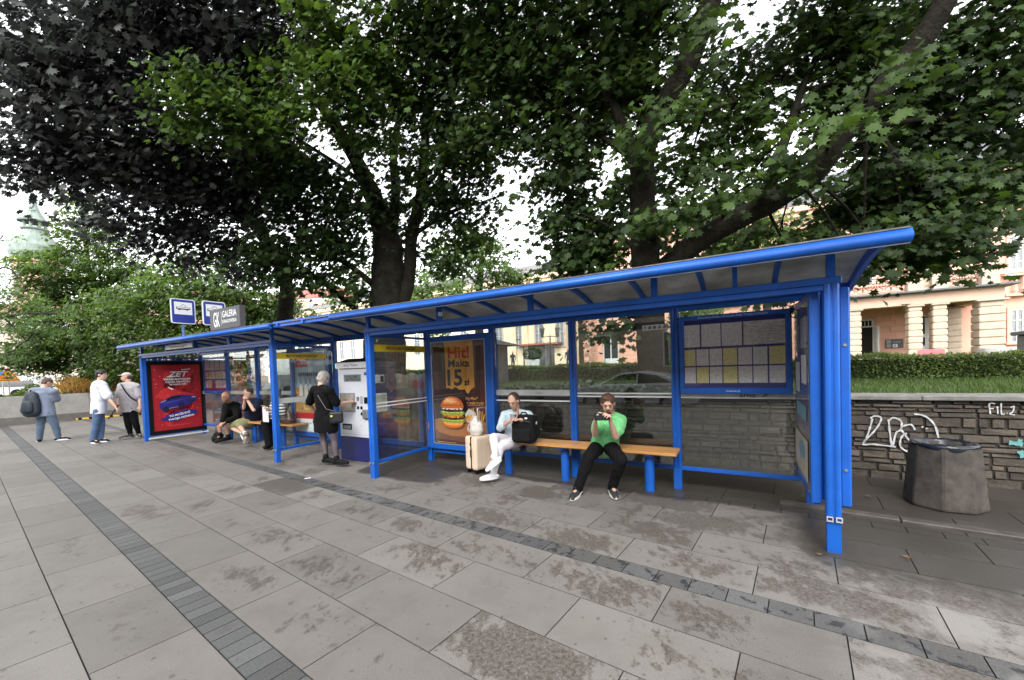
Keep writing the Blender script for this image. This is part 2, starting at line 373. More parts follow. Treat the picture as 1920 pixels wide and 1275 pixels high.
    L.new(mth('ADD', sp2, mth('MULTIPLY', nz(12, 4), .6)), bp.inputs['Height']); L.new(bp.outputs[0], b.inputs['Normal'])
    return m
pave()
# ground under the joints, road behind the camera, ground to the horizon
def sheet(name, pts, z, m, label=None):
    me = bpy.data.meshes.new(name); me.from_pydata([(x, y, z) for x, y in pts], [], [tuple(range(len(pts)))])
    o = link_mesh(name, me, m); tag(o, label, kind='structure'); return o
def cw(*p):  # pavement-frame outline
    return [((PE*e+PG*g_).x, (PE*e+PG*g_).y) for e, g_ in p]
sheet('ground', cw((-1500, -4.56), (1500, -4.56), (1500, 1500), (-1500, 1500)), -.035, mat('ground_soil', (.09, .085, .075), .9, var=.25, vscale=.4))
sheet('pavement_bed', cw((-7, -4.56), (22.9, -4.56), (22.9, 10), (-7, 10)), -.012, mat('joint_sand', (.035, .032, .03), .95, var=.3, vscale=30), 'dark joint filling between the slabs')
sheet('road', cw((-1500, -1500), (1500, -1500), (1500, -4.5), (-1500, -4.5)), -.24, mat('asphalt', (.05, .05, .052), .8, var=.2, vscale=20, bump=.3, bscale=150), 'asphalt road on the street side')
sheet('side_road', cw((24.5, -4.5), (60, -4.5), (60, 14), (24.5, 14)), -.015, MATS['asphalt'], 'asphalt side road beyond the planter')
# kerb in front of the wall on the right
k = MB()
for i in range(16):
    e0 = -7+i*.9
    a = PE*e0+PG*4.9; M = Matrix.Translation(a)@Matrix.Rotation(math.atan2(PE.y, PE.x), 4, 'Z')
    if e0 < .2: k.box(.004, .896, -.06, .06, -.05, .026, M=M)
o = k.build('kerb', mat('wet_kerb_stone', (.075, .066, .056), .4, var=.3, vscale=9, bump=.5, bscale=50), bevel=.006); tag(o, 'dark wet kerb stones beside the shelter end', kind='structure')

# ---------------------------------------------------------------- retaining wall of dark stone with graffiti
def stone_wall():
    t0, t1, H = -15.2, 9.5, .95
    r_ = root('retaining_wall', 'low dark stone retaining wall with pale coping running behind the bus shelters', 'stone wall', W(t0, 6.4), SROT)
    rnd = random.Random(5); mb = MB(); mb.tone = .5; mb.box(0, t1-t0, .022, .4, -.05, H)
    z = -.02; first = True
    while z < H-.02:
        h = rnd.choice((.05, .06, .075, .09, .11, .045)); h = min(h, H-z)
        if H-z-h < .04: h = H-z
        x = rnd.uniform(-.3, 0)
        while x < t1-t0:
            L_ = rnd.uniform(.09, .34)*(1 if h > .08 else 1.2); x1 = min(x+L_, t1-t0)
            mb.tone = rnd.choice((.6, .7, .8, .9, 1., 1.1, 1.3)); d = rnd.uniform(-.006, .007)
            def stone(a, b_, c, e_):
                if b_-a < .03: return
                j = .005; q = rnd.uniform(.002, .01); g1, g2 = rnd.uniform(-.006, .006), rnd.uniform(-.006, .006)
                vs = [(a+j, .05, c+j), (b_-j, .05, c+j), (b_-j, .05, e_-j), (a+j, .05, e_-j),
                      (a+j+q+.004, d-.004+g1, c+j+q), (b_-j-q-.004, d+g2, c+j+q), (b_-j-q-.004, d+.004+g1, e_-j-q), (a+j+q+.004, d+g2, e_-j-q)]
                mb.add(vs, [(0, 1, 2, 3), (7, 6, 5, 4), (0, 4, 5, 1), (1, 5, 6, 2), (2, 6, 7, 3), (3, 7, 4, 0)])
            if h > .12 and rnd.random() < .35:
                s_ = h*rnd.uniform(.35, .65); stone(max(x, 0), x1, z, z+s_); mb.tone *= rnd.uniform(.7, 1.3); stone(max(x, 0), x1, z+s_, z+h)
            else: stone(max(x, 0), x1, z, z+h)
            x = x1
        z += h
    mb.build('stonework', mat('dark_wall_stone', (.043, .035, .026), .8, var=.5, vscale=7, bump=1., bscale=38, attr='tone', detail=8, col2=(.098, .080, .060)), r_, tone=True)
    cp = MB(); x = 0
    while x < t1-t0:
        L_ = rnd.uniform(.9, 1.3); cp.box(x+.003, min(x+L_, t1-t0)-.003, -.05, .42, H, H+.055); x += L_
    cp.build('coping', mat('coping_concrete', (.17, .165, .15), .8, var=.25, vscale=6, bump=.5, bscale=60, dirt=.4), r_, bevel=.008)
    # spray tags
    def stroke(mb_, pts, wd, dep=.004):
        # pts are photo pixels on the wall face
        P = []
        for x_, y_ in pts:
            t_, z_ = TZ(x_, y_, 6.38); P.append(Vector((t_-t0, -.022, z_)))
        S = []
        for i in range(len(P)-1):
            p0 = P[max(i-1, 0)]; p1 = P[i]; p2 = P[i+1]; p3 = P[min(i+2, len(P)-1)]
            for q in range(5):
                t = q/5; S.append(.5*((2*p1)+(p2-p0)*t+(2*p0-5*p1+4*p2-p3)*t*t+(3*p1-p0-3*p2+p3)*t**3))
        S.append(P[-1]); vs = []
        for i, p in enumerate(S):
            d = (S[min(i+1, len(S)-1)]-S[max(i-1, 0)]).normalized(); s_ = Vector((-d.z, 0, d.x))*wd/2*(1+.25*math.sin(i*1.7))
            vs += [p+s_, p-s_]
        mb_.add(vs, [(2*i, 2*i+1, 2*i+3, 2*i+2) for i in range(len(S)-1)])
    g1 = MB()
    for p in ([(1632, 784), (1640, 780), (1652, 783), (1648, 796), (1636, 812), (1618, 832), (1640, 833), (1680, 838)],
              [(1636, 785), (1630, 806), (1624, 822), (1617, 834)], [(1668, 788), (1675, 783), (1690, 790), (1688, 806), (1680, 812), (1674, 836)], [(1666, 786), (1668, 806), (1672, 838)],
              [(1700, 812), (1690, 820), (1688, 836), (1698, 845), (1710, 846)], [(1716, 806), (1708, 796), (1692, 800), (1690, 806)], [(1714, 776), (1734, 780), (1752, 796), (1760, 822)],
              [(1728, 800), (1731, 801)], [(1736, 803), (1739, 804)], [(1690, 806), (1702, 822), (1712, 836), (1722, 838)]): stroke(g1, p, .017)
    g1.build('graffiti_tag', mat('white_spray', (.46, .46, .46), .8, var=.35, vscale=30), r_)
    g2 = MB()
    for p in ([(1857, 776), (1855, 757), (1866, 757)], [(1856, 766), (1863, 766)], [(1870, 762), (1871, 776)], [(1877, 756), (1878, 776), (1884, 775)], [(1888, 774), (1889, 776)], [(1895, 764), (1901, 762), (1899, 772), (1893, 776), (1903, 778)]): stroke(g2, p, .011)
    g2.build('graffiti_tag', MATS['white_spray'], r_)
    g3 = MB()
    for p in ([(1892, 830), (1908, 832), (1918, 834)], [(1908, 826), (1916, 828)], [(1912, 845), (1919, 858)]): stroke(g3, p, .04)
    g3.build('graffiti_tag', mat('teal_spray', (.12, .34, .33), .7), r_)
stone_wall()
# ---------------------------------------------------------------- bus shelters (local x along the row, y away from the street)
FM, BM = 3.85, 5.03
def T(x, m, y=750): return TZ(x, y, m)[0]
YEL = mat('yellow_band', srgb(214, 184, 40), .5); INK = mat('dark_print', (.02, .02, .03), .5)
FROST = mat('frosted_band', (.48, .5, .49), .7, var=.15, vscale=5); WLINE = mat('white_film', (.72, .74, .74), .6)
POLY = mat('roof_sheet', (.31, .31, .30), .55, var=.3, vscale=2.2, trans=.45, dirt=.35)
PSHEET = paper_mat('timetable_paper', (.92, .90, .93)); PYEL = paper_mat('timetable_yellow_paper', (.92, .85, .38)); PMAP = paper_mat('map_paper', (.86, .82, .80), sc=40)
BOARD = mat('timetable_blue_board', srgb(38, 40, 120), .45, var=.15, vscale=3)
def roof_z(m):      # shallow barrel: lip 2.235 at m 3.5, crown near m 4.2, back 2.19
    a = max(0, (m-3.5)/(5.2-3.5)); return 2.255+.135*math.sin(math.pi*min(1, a**.8))-.065*a
def post(r_, x, y, z0, z1, name='post', w_=.094, d_=.08, foot=True, mt=BLUE, turn=False):
    mb = MB(); zf = z0
    if foot: mb.box(x-w_*.5+.004, x+w_*.5-.004, y-d_*.5+.004, y+d_*.5-.004, z0, .26); zf = .245
    a = w_/2
    if turn: mb.box(x-d_/2, x+d_/2, y-a, y+a, zf, z1)
    else:
        mb.box(x-a+.012, x+a-.012, y-d_/2+.01, y+d_/2-.01, zf, z1)
        for sx in (-1, 1):
            mb.tube([(x+sx*(a-.021), y-d_/2+.018, zf), (x+sx*(a-.021), y-d_/2+.018, z1)], .022, 10)
            mb.box(x+sx*(a-.02)-.018, x+sx*(a-.02)+.018, y-.02, y+d_/2, zf, z1)
    return mb.build(name, mt, r_, bevel=0)
def shelter(t0, t1, bays, label, side_t, ad_t):
    """t0..t1 between the two ends, bays = back post positions"""
    r_ = root('bus_shelter', label, 'bus shelter', W(t0, FM), SROT, 'blue bus shelters in a row')
    X = lambda t: t-t0; Y = lambda m: m-FM
    for t in (t0, t1): post(r_, X(t), 0, 0, 2.04)
    for t in bays: post(r_, X(t), Y(BM), 0, 2.11)
    tops = MB()
    n = round((t1-t0)/(.6375)) if False else len(bays)-1
    for i, t in enumerate(bays):
        tt = t0+(t1-t0)*i/(len(bays)-1)
        for bx in ((X(tt)-.026, X(tt)+.026, -.026, .026, 2.09, roof_z(FM)-.01), (X(t)-.03, X(t)+.03, Y(BM)-.025, Y(BM)+.025, 2.105, roof_z(BM)-.012)):
            q_ = MB(); q_.box(*bx); q_.build('roof_support', BLUE, r_)
    for t in (-.06,):
        if t0 < t < t1: tops.box(X(t)-.018, X(t)+.018, -.02, .02, 2.09, roof_z(FM)-.01); tops.build('roof_support', BLUE, r_)
    b = MB(); b.box(X(t0)-.06, X(t1)+.06, -.045, .03, 2.04, 2.093); b.box(X(t0), X(t1), -.03, .02, 1.995, 2.04); b.build('front_beam', BLUE, r_, bevel=.005)
    b = MB(); b.box(X(t0)-.03, X(t1)+.03, Y(BM)-.03, Y(BM)+.03, 2.075, 2.125); b.build('back_rail', BLUE, r_, bevel=.004)
    b = MB(); b.box(X(t0)-.03, X(t1)+.03, Y(BM)-.025, Y(BM)+.025, .225, .27); b.build('back_bottom_rail', BLUE, r_, bevel=.004)
    # roof
    ov = .36; x0, x1 = X(t0)-ov, X(t1)+ov
    if t1 < -5: x0 = X(t0)-.24; x1 = X(t1)+2.02
    else: x0 = X(t0)-.34
    xg = X(t1)+.57 if t1 < -5 else x1
    b = MB(); ms = [3.54+i*(5.14-3.54)/12 for i in range(13)]
    vs = [(x, Y(m), roof_z(m)+.012+dz) for dz in (0, .008) for m in ms for x in (x0+.02, x1-.02)]; K = len(ms)*2
    fs = [(2*i, 2*i+1, 2*i+3, 2*i+2) for i in range(12)]+[(K+2*i, K+2*i+2, K+2*i+3, K+2*i+1) for i in range(12)]
    fs += [(0, K, K+1, 1), (24, 25, K+25, K+24)]+[(2*i, 2*i+2, K+2*i+2, K+2*i) for i in range(12)]+[(2*i+1, K+2*i+1, K+2*i+3, 2*i+3) for i in range(12)]
    b.add(vs, fs); b.build('roof_sheet', POLY, r_, smooth=False)
    b = MB()
    b.tube([(x0, Y(3.5), 2.25), (xg, Y(3.5), 2.25)], .034, 14); b.tube([(x0, Y(3.53), 2.228), (xg, Y(3.53), 2.228)], .025, 10)
    b.box(x0, xg, Y(3.49), Y(3.56), 2.272, 2.296); b.build('front_gutter', BLUE, r_, smooth=True)
    if xg < x1:
        b = MB(); b.box(xg+.002, x1-.01, Y(3.56), Y(3.585), 2.235, 2.322); b.build('link_fascia', BLUE_D, r_, bevel=.004)
    b = MB(); b.box(x0+.01, xg-.01, Y(3.485), Y(3.70), 2.2965, 2.306); b.box(x0+.01, xg-.01, Y(3.5), Y(3.51), 2.2, 2.206); b.build('gutter_trim', mat('weathered_trim', (.13, .13, .125), .6, var=.4, vscale=9), r_)
    b = MB(); b.box(x0, x1, Y(5.12), Y(5.22), 2.12, 2.235); b.build('back_gutter', BLUE, r_, bevel=.02)
    nr = round((x1-x0)/.64)
    for i in range(nr+1):
        x = x0+.02+(x1-x0-.04)*i/nr; end = i in ((0, nr) if xg == x1 else (0,)); b = MB()
        pts = [Vector((x, Y(m), roof_z(m)-(.012 if not end else .02))) for m in ms]
        vs = []; hw, hh = (.022, .022) if not end else (.02, .04)
        for p in pts: vs += [p+Vector((-hw, 0, -hh)), p+Vector((hw, 0, -hh)), p+Vector((hw, 0, hh)), p+Vector((-hw, 0, hh))]
        fs = [(4*k+a, 4*k+(a+1) % 4, 4*k+4+(a+1) % 4, 4*k+4+a) for k in range(12) for a in range(4)]+[(3, 2, 1, 0), (48, 49, 50, 51)]
        b.add(vs, fs); b.build('roof_rib', BLUE, r_)
    # back panes
    for a, c in zip(bays[:-1], bays[1:]):
        if any(abs(a-q) < .1 for q in ad_t): continue
        b = MB(); b.box(X(a)+.05, X(c)-.05, Y(BM)-.004, Y(BM)+.004, .272, 2.073); b.build('glass_pane', GLASS if t1 < -5 else GLASS_BACK, r_)
    # open end with a glass side panel
    t = side_t; x = X(t); b = MB(); b.box(x-.004, x+.004, .05, Y(BM)-.05, .24, 1.97); b.build('side_glass', GLASS, r_)
    b = MB(); b.box(x-.02, x+.02, .04, Y(BM)-.04, .19, .235); b.build('side_rail', BLUE, r_, bevel=.004); b = MB(); b.box(x-.018, x+.018, .02, Y(BM)-.02, 1.985, 2.02); b.build('side_rail', BLUE, r_, bevel=.004)
    b = MB()
    for z in (.215,):
        b.cyl((x-.035, -.05, z), (x-.035, -.035, z), .018, n=12); b.cyl((x+.03, -.05, z), (x+.03, -.035, z), .018, n=12)
    b.build('clamp_bolt', STEEL, r_)
    return r_, X, Y
bayR = [-4.53, -3.25, -1.98, -.70, .57]
RS, RX, RY = shelter(-4.53, .57, bayR, 'blue bus shelter nearest the camera with burger poster and timetable board', -4.53, [-4.53])
bayL = [T(270, FM, 750), T(437, BM, 720), T(497, BM, 720), T(556, BM, 720), T(621, BM, 720)]
tL0, tL1 = -12.45, -6.93
bayL = [tL0, tL0+1.38, tL0+2.76, tL0+4.14, tL1]
LS, LX, LY = shelter(tL0, tL1, bayL, 'farther blue bus shelter on the left with red poster at its end', -6.93, [bayL[3]])
# frosted strips and film lines
def pane_strip(r_, X, t0, t1, z0, z1, m_, name, y=-.0075):
    b = MB(); b.box(X(t0)+.052, X(t1)-.052, BM-FM+y-.0015, BM-FM+y+.0015, z0, z1); return b.build(name, m_, r_)
pane_strip(RS, RX, -.70, .57, 1.068, 1.128, FROST, 'frosted_band')
pane_strip(RS, RX, -3.25, -1.98, 1.085, 1.165, FROST, 'frosted_band'); pane_strip(RS, RX, -3.25, -1.98, 1.0, 1.02, WLINE, 'film_line')
pane_strip(RS, RX, -1.98, -.70, 1.07, 1.087, WLINE, 'film_line'); pane_strip(RS, RX, -1.98, -.70, 1.112, 1.128, WLINE, 'film_line')
for i in (0, 1, 2): pane_strip(LS, LX, bayL[i], bayL[i+1], 1.06, 1.14, FROST, 'frosted_band')
N_ = Vector((0, -1, 0)); U_ = Vector((1, 0, 0)); V_ = Vector((0, 0, 1))
f = Flat((RX(.02), BM-FM-.0105, 1.082), U_, V_, N_); f.text('ams', 0, 0, .075, 0, w=.15); f.poly([(.13, .0), (.19, .028), (.13, .056), (.137, .045), (.17, .028), (.137, .012)], 0); f.build('logo_lettering', [INK], RS)
f = Flat((RX(-2.5), BM-FM-.0105, 1.105), U_, V_, N_); f.text('ams', 0, 0, .05, 0, w=.10); f.build('logo_lettering', [mat('grey_print', (.2, .2, .2), .6)], RS)
def side_strip(r_, x, y0, y1, z0, z1, m_, name, dx=.0075):
    b = MB(); b.box(x+dx-.0015, x+dx+.0015, y0, y1, z0, z1); return b.build(name, m_, r_)
# the street side of these end panes is seen from the camera's side (+x)
for (r_, x, y0, y1, z0) in ((RS, RX(-4.53), .08, 1.12, 1.78), (LS, LX(-6.93), .05, 1.0, 1.77)):
    o = side_strip(r_, x, y0, y1, z0, z0+.10, YEL, 'yellow_band'); o['label'] = 'yellow band lettered for a double stop'
    f = Flat((x+.0105, (y0+y1)/2, z0+.032), (0, -1, 0) if False else (0, 1, 0), V_, (1, 0, 0)); f.text('PRZYSTANEK PODWÓJNY', 0, -.003, .062, 0, w=.60, bold=.03); f.build('band_lettering', [INK], r_)
for z in (.985, 1.035): side_strip(RS, RX(-4.53), .06, 1.12, z, z+.016, WLINE, 'film_line')
side_strip(LS, LX(-6.93), .06, 1.12, 1.0, 1.09, FROST, 'frosted_band')
# pictogram sticker at the top of a back pane
b = MB(); x0 = T(1203, 4.99, 603); x1 = T(1250, 4.99, 603); b.box(RX(x0), RX(x1), BM-FM-.012, BM-FM-.006, 1.88, 1.945); b.build('pictogram_sticker', WLINE, RS, bevel=.004)
f = Flat((RX(x0), BM-FM-.0125, 1.88), U_, V_, N_)
for i in range(5):
    u = .03+i*(x1-x0-.06)/4; f.ell(u, .033, .016, .018, 0, up=False); f.ell(u, .033, .011, .012, 1, up=(i == 0)); f.poly([(u-.015, .018), (u-.011, .015), (u+.015, .048), (u+.011, .051)], 0, up=False)
f.build('pictograms', [INK, WLINE], RS)

# timetable boards
def timetable(r_, X, t0, t1, z0, z1, m_, big=True):
    y = m_-FM; w_, h = t1-t0, z1-z0
    b = MB(); fw = .05
    b.box(X(t0), X(t1), y-.05, y-.012, z0, z0+fw+.02); b.box(X(t0), X(t1), y-.05, y-.012, z1-fw, z1)
    b.box(X(t0), X(t0)+fw, y-.0495, y-.0125, z0+fw+.02, z1-fw); b.box(X(t1)-fw, X(t1), y-.0495, y-.0125, z0+fw+.02, z1-fw)
    fr = b.build('timetable_case', BLUE, r_, bevel=.004)
    b = MB(); b.box(X(t0)+fw, X(t1)-fw, y-.03, y-.02, z0+fw+.02, z1-fw); b.build('backing', BOARD, fr)
    cols = [(.045, .155), (.165, .28), (.29, .405), (.415, .54), (.55, .67), (.68, .8), (.815, .945)]
    r1 = [(.045, .2), (.215, .395), (.405, .585), (.6, .945)]
    allr = [(r1, .60, .885, {3: 2, 0: 3, 1: 3, 2: 3}), (cols, .36, .57, {0: 1, 3: 1, 6: 1}), (cols, .135, .34, {1: 1, 3: 1})]
    if not big: allr = [([(.06+i*.22, .26+i*.22) for i in range(4)], .64, .9, {}), ([(.06+i*.148, .195+i*.148) for i in range(6)], .4, .6, {1: 1, 3: 1, 4: 1}), ([(.06, .195), (.208, .343), (.504, .64), (.652, .788), (.80, .93)], .15, .36, {1: 1})]
    for cs, v0, v1, sp in allr:
        for i, (a, c) in enumerate(cs):
            k_ = sp.get(i, 0); s_ = MB(); s_.box(X(t0)+w_*a, X(t0)+w_*c, y-.0345, y-.0325, z0+h*v0, z0+h*v1)
            s_.build('timetable_sheet', {0: PSHEET, 1: PYEL, 2: PMAP, 3: PSHEET}[k_], fr)
    f = Flat((X(t0), y-.0515, z0), U_, V_, N_)
    if big:
        f.text('Komunikacja Miejska w Krakowie | Public Transport in Krakow', w_*.5, h-.036, .03, 0, w=w_*.62); f.text('krakow.pl', w_*.5, .022, .034, 0, w=.13)
    else: f.text('krakow.pl', w_*.5, .025, .04, 0, w=.15)
    f.build('board_lettering', [WLINE], fr)
    b = MB(); b.box(X(t0)+fw+.001, X(t1)-fw-.001, y-.043, y-.041, z0+fw+.021, z1-fw-.001); b.build('cover_glass', GLASS_CLEAN, fr)
    return fr
timetable(RS, RX, -.645, .42, 1.125, 2.0, 5.0)
tA, zA = TZ(388, 684, 5.0); tB, zB = TZ(431, 747, 5.0)
timetable(LS, LX, tA-.12, tB, 1.08, 1.99, 5.0, False)
# cable loops hanging at the right back corner
b = MB(); c = PM(1491, 582, 4.9); rr = .045
def loc(r_, t0, p): return Vector((p.dot(SD)-t0, p.dot(SN)-FM, p.z))
pl = lambda x, y, m=4.9: loc(RS, -4.53, PM(x, y, m))
b.tube([pl(1524, 546), pl(1505, 565), pl(1488, 572), pl(1482, 585), pl(1484, 594), pl(1492, 596), pl(1499, 590), pl(1498, 582), pl(1490, 580), pl(1483, 586)], .006, 6)
b.tube([pl(1492, 593), pl(1493, 700), pl(1496, 880)], .008, 6); b.build('cable', BLACK, RS, smooth=True)
# poles carrying small white caps on the front beam
for r_, X, t0, px in ((RS, RX, -4.53, 826), (LS, LX, tL0, 430)):
    t = T(px, FM, 600 if px > 800 else 650); b = MB(); b.cyl((X(t), -.0, 2.094), (X(t), 0, 2.15), .022, n=12); b.build('sensor_stem', BLUE, r_)
    b = MB(); b.cyl((X(t), 0, 2.151), (X(t), 0, 2.20), .03, n=14); b.build('sensor_cap', WHITE, r_, smooth=False)
# small sticker sign hanging in front of the left shelter: stop name
tN0, zN0 = TZ(311, 660, 3.72); tN1, zN1 = TZ(361, 650, 3.72)
b = MB(); b.box(LX(tN0), LX(tN1), 3.72-FM-.008, 3.72-FM+.008, 2.105, 2.2); b.build('name_plate', WHITE, LS, bevel=.003)
f = Flat((LX((tN0+tN1)/2), 3.72-FM-.0085, 2.13), U_, V_, N_); f.text('Teatr Słowackiego 01', 0, 0, .06, 0, w=(tN1-tN0)*.62); f.build('plate_lettering', [INK], LS)

# end light-box cases
def end_case(r_, X, t, sgn, poster=None):
    x = X(t); b = MB()
    b.box(x-.125, x-.055, .06, BM-FM+.0, .33, 2.03); b.box(x+.055, x+.125, .06, BM-FM, .33, 2.02); b.box(x-.055, x+.055, .1, BM-FM-.02, .36, 1.99)
    cs = b.build('light_box_case', BLUE, r_, bevel=.012)
    b = MB()
    for z in (.62, 1.58): b.cyl((x+.09, .052, z), (x+.09, .0605, z), .012, n=10)
    b.build('lock_screw', STEEL, cs)
    return cs
ec = end_case(RS, RX, .57, 1)
b = MB()   # inner display window of the near end case (seen edge on) and the steel clip below
x = RX(.57); f = Flat((x-.1255, .12, .40), (0, BM-FM-.17, 0), (0, 0, 1.55), (-1, 0, 0))
f.rect(0, 1, 0, 1, 0); f.rect(.05, .95, .30, .97, 1); f.rect(.1, .5, .76, .93, 2); f.rect(.56, .9, .74, .90, 3); f.rect(.1, .45, .56, .72, 2); f.rect(.55, .88, .5, .68, 2); f.rect(.12, .8, .36, .44, 4); f.rect(.05, .95, .04, .26, 5); f.ell(.4, .18, .2, .05, 4); f.ell(.7, .12, .18, .04, 2)
f.build('poster', [mat('pale_sheet', (.36, .37, .38), .4), mat('violet_sheet', (.20, .20, .36), .4), mat('white_sheet', (.46, .46, .5), .4), mat('green_grey_sheet', (.24, .30, .27), .4), mat('teal_sheet', (.12, .26, .32), .4), mat('sand_sheet', (.42, .37, .30), .4)], ec)
b = MB(); b.box(x-.131, x-.128, .12, BM-FM-.05, .40, 1.95); b.build('display_glass', GLASS_CLEAN, ec)
b = MB(); zz = .262
for sx in (-1, 1):
    for (a0, a1, c0, c1) in ((0, .006, 0, .036), (.034, .04, 0, .036), (.006, .034, 0, .006), (.006, .034, .03, .036)):
        b.box(x+sx*.028-.02+a0, x+sx*.028-.02+a1, -.062, -.045, zz-.018+c0, zz-.018+c1)
b.build('profile_clip', mat('bare_clip', (.5, .47, .42), .5, metal=.3, var=.2), RS)
# ---------------------------------------------------------------- advert frames and posters
def ad_frame(r_, X, t0, t1, name='advert_case'):
    y = BM-FM; a0, a1 = X(t0)+.0, X(t1)+.0; z0, z1 = .215, 2.02; b = MB(); f_ = .085
    b.box(a0, a0+f_, y-.09, y+.06, z0, z1); b.box(a1-f_-.05, a1, y-.09, y+.06, z0, z1)
    b.box(a0+f_, a1-f_-.05, y-.088, y+.058, z0, z0+.085); b.box(a0+f_, a1-f_-.05, y-.088, y+.058, z1-.085, z1)
    b.box(a0+.01, a1-.01, y-.03, y+.03, z0-.075, z0-.03)
    b.box(a0+f_, a1-f_-.05, y-.03, y+.05, z0+.085, z1-.085)
    c = b.build(name, BLUE, r_, bevel=.008)
    return c, a0+f_, a1-f_-.05, z0+.085, z1-.085, y-.0315
def C(*c, r=.45): return mat('print_%d_%d_%d' % c, srgb(*c), r, spec=.4)
def trim(name, r_, x0, x1, z0, z1, y):
    b = MB(); q = .012
    b.box(x0, x1, y-.012, y, z0, z0+q); b.box(x0, x1, y-.012, y, z1-q, z1); b.box(x0, x0+q, y-.0118, y, z0+q, z1-q); b.box(x1-q, x1, y-.0118, y, z0+q, z1-q)
    b.build(name, ALU, r_)
# burger poster
cs, x0, x1, z0, z1, y = ad_frame(RS, RX, -4.47, -3.20)
w_, h_ = x1-x0, z1-z0
f = Flat((x0, y, z0), (w_, 0, 0), (0, 0, h_), (0, -1, 0)); PM_ = [C(58, 30, 28), C(92, 34, 34), C(247, 176, 60), C(205, 52, 38), C(34, 24, 22), C(196, 128, 74), C(140, 84, 50), C(200, 104, 42), C(232, 150, 70), C(84, 44, 28), C(120, 160, 60), C(236, 190, 70), C(240, 236, 226), C(226, 160, 60), C(160, 56, 40), C(70, 30, 20), C(178, 214, 110)]
f.rect(0, 1, 0, 1, 0); f.rect(.72, 1, .28, 1, 1); f.rect(0, .1, .5, .97, 1, up=False); f.poly([(.78, .35), (.86, .35), (.9, .95), (.82, .95)], 0)  # reddish panel at right paints reflected cars into the print
f.ell(.45, .17, .62, .095, 5, 40); f.poly([(0, .0), (1, 0), (1, .13), (.9, .105), (.6, .08), (.3, .08), (.08, .11), (0, .14)], 6)
f.poly([(0, 0), (1, 0), (1, .05), (.5, .03), (0, .05)], 9)
f.poly([(.235, 1), (.765, 1), (.775, .56), (.74, .545), (.70, .53), (.665, .495), (.63, .50), (.60, .535), (.5, .53), (.42, .56), (.36, .535), (.30, .55), (.25, .545)], 2)
f.text('Hit!', .5, .835, .155, 3, w=.40, bold=.03); f.text('Maka', .5, .75, .105, 4, w=.40, bold=.02); f.text('15', .42, .575, .215, 4, w=.28, bold=.03); f.text('zł', .64, .575, .085, 4, w=.10, bold=.02)
f.text('Big Mac*', .72, .438, .036, 2, w=.22, bold=.01); f.text('+ małe frytki', .78, .395, .036, 2, w=.30, bold=.01); f.rect(.64, .92, .383, .386, 2)
# fries
for i in range(14):
    a = random.uniform(-.5, .9); u = .66+.018*i; v = .22+random.uniform(0, .03); l_ = random.uniform(.07, .13)
    f.poly([(u, v), (u+.02, v), (u+.02+math.sin(a)*l_*.8, v+l_), (u+math.sin(a)*l_*.8, v+l_)], 11 if i % 2 else 13)
f.poly([(.60, .30), (.68, .355), (.80, .31), (.76, .24), (.64, .22)], 12)
for cu_, cv in ((.64, .27), (.68, .26), (.72, .255), (.76, .25), (.80, .245), (.7, .275), (.77, .27)): f.ell(cu_, cv, .04, .017, 8 if cu_ > .7 else 13, 10, rot=.5)
# bun, patties, lettuce
f.ell(.385, .205, .19, .045, 7, 26); f.ell(.385, .215, .19, .03, 8, 26)
def frill(cv, ru, rv, mi, n=30):
    f.poly([(.385+ru*math.cos(a)*(1+.06*math.sin(a*9)), cv+rv*math.sin(a)+.008*math.sin(a*13)) for a in [2*math.pi*i/n for i in range(n)]], mi)
frill(.235, .225, .022, 10); frill(.247, .2, .014, 16); f.ell(.385, .262, .2, .022, 9, 26); frill(.275, .2, .01, 11); f.ell(.385, .29, .195, .018, 7, 26); f.ell(.385, .298, .19, .014, 8, 26)
[f.ell(.385+random.uniform(-.18, .18), .262+random.uniform(-.014, .014), random.uniform(.006, .02), .005, random.choice((15, 6, 9)), 7, up=(i_ == 0)) for i_ in range(40)]
frill(.312, .235, .022, 10); frill(.322, .21, .013, 16); f.ell(.385, .338, .205, .022, 9, 26); [f.ell(.385+random.uniform(-.18, .18), .338+random.uniform(-.014, .014), random.uniform(.006, .02), .005, random.choice((15, 6, 9)), 7, up=(i_ == 0)) for i_ in range(40)]; frill(.352, .2, .008, 12)
f.poly([(.17, .365)]+[(.385-.215*math.cos(a), .365+.105*math.sin(a)) for a in [math.pi*i/18 for i in range(1, 18)]]+[(.60, .365), (.5, .352), (.27, .352)], 7)
for q_ in range(6): k_ = 1-q_*.13; f.poly([(.385-.012*q_-.20*k_*math.cos(a), .378+.008*q_+.088*k_*math.sin(a)) for a in [math.pi*i/14 for i in range(15)]], len(PM_)+q_)
for i in range(26):
    u = .385+random.uniform(-.14, .14); v = .40+random.uniform(0, .055); f.ell(u, v, .006, .0032, 12, 6, rot=random.uniform(0, 3), up=(i == 0))
f.rect(.1, .45, .022, .026, 13)
o = f.build('poster', PM_+[mat('bun_%d' % q_, srgb(*c_), .5, var=.12, vscale=22) for q_, c_ in enumerate(((176, 84, 32), (196, 102, 42), (212, 122, 54), (224, 142, 70), (232, 160, 90), (240, 184, 120)))], cs); o['label'] = 'brown burger poster with an orange price banner'
b = MB(); b.box(x0, x1, y-.04, y-.036, z0, z1); b.build('cover_glass', GLASS_CLEAN, cs); trim('poster_trim', cs, x0, x1, z0, z1, y-.041)
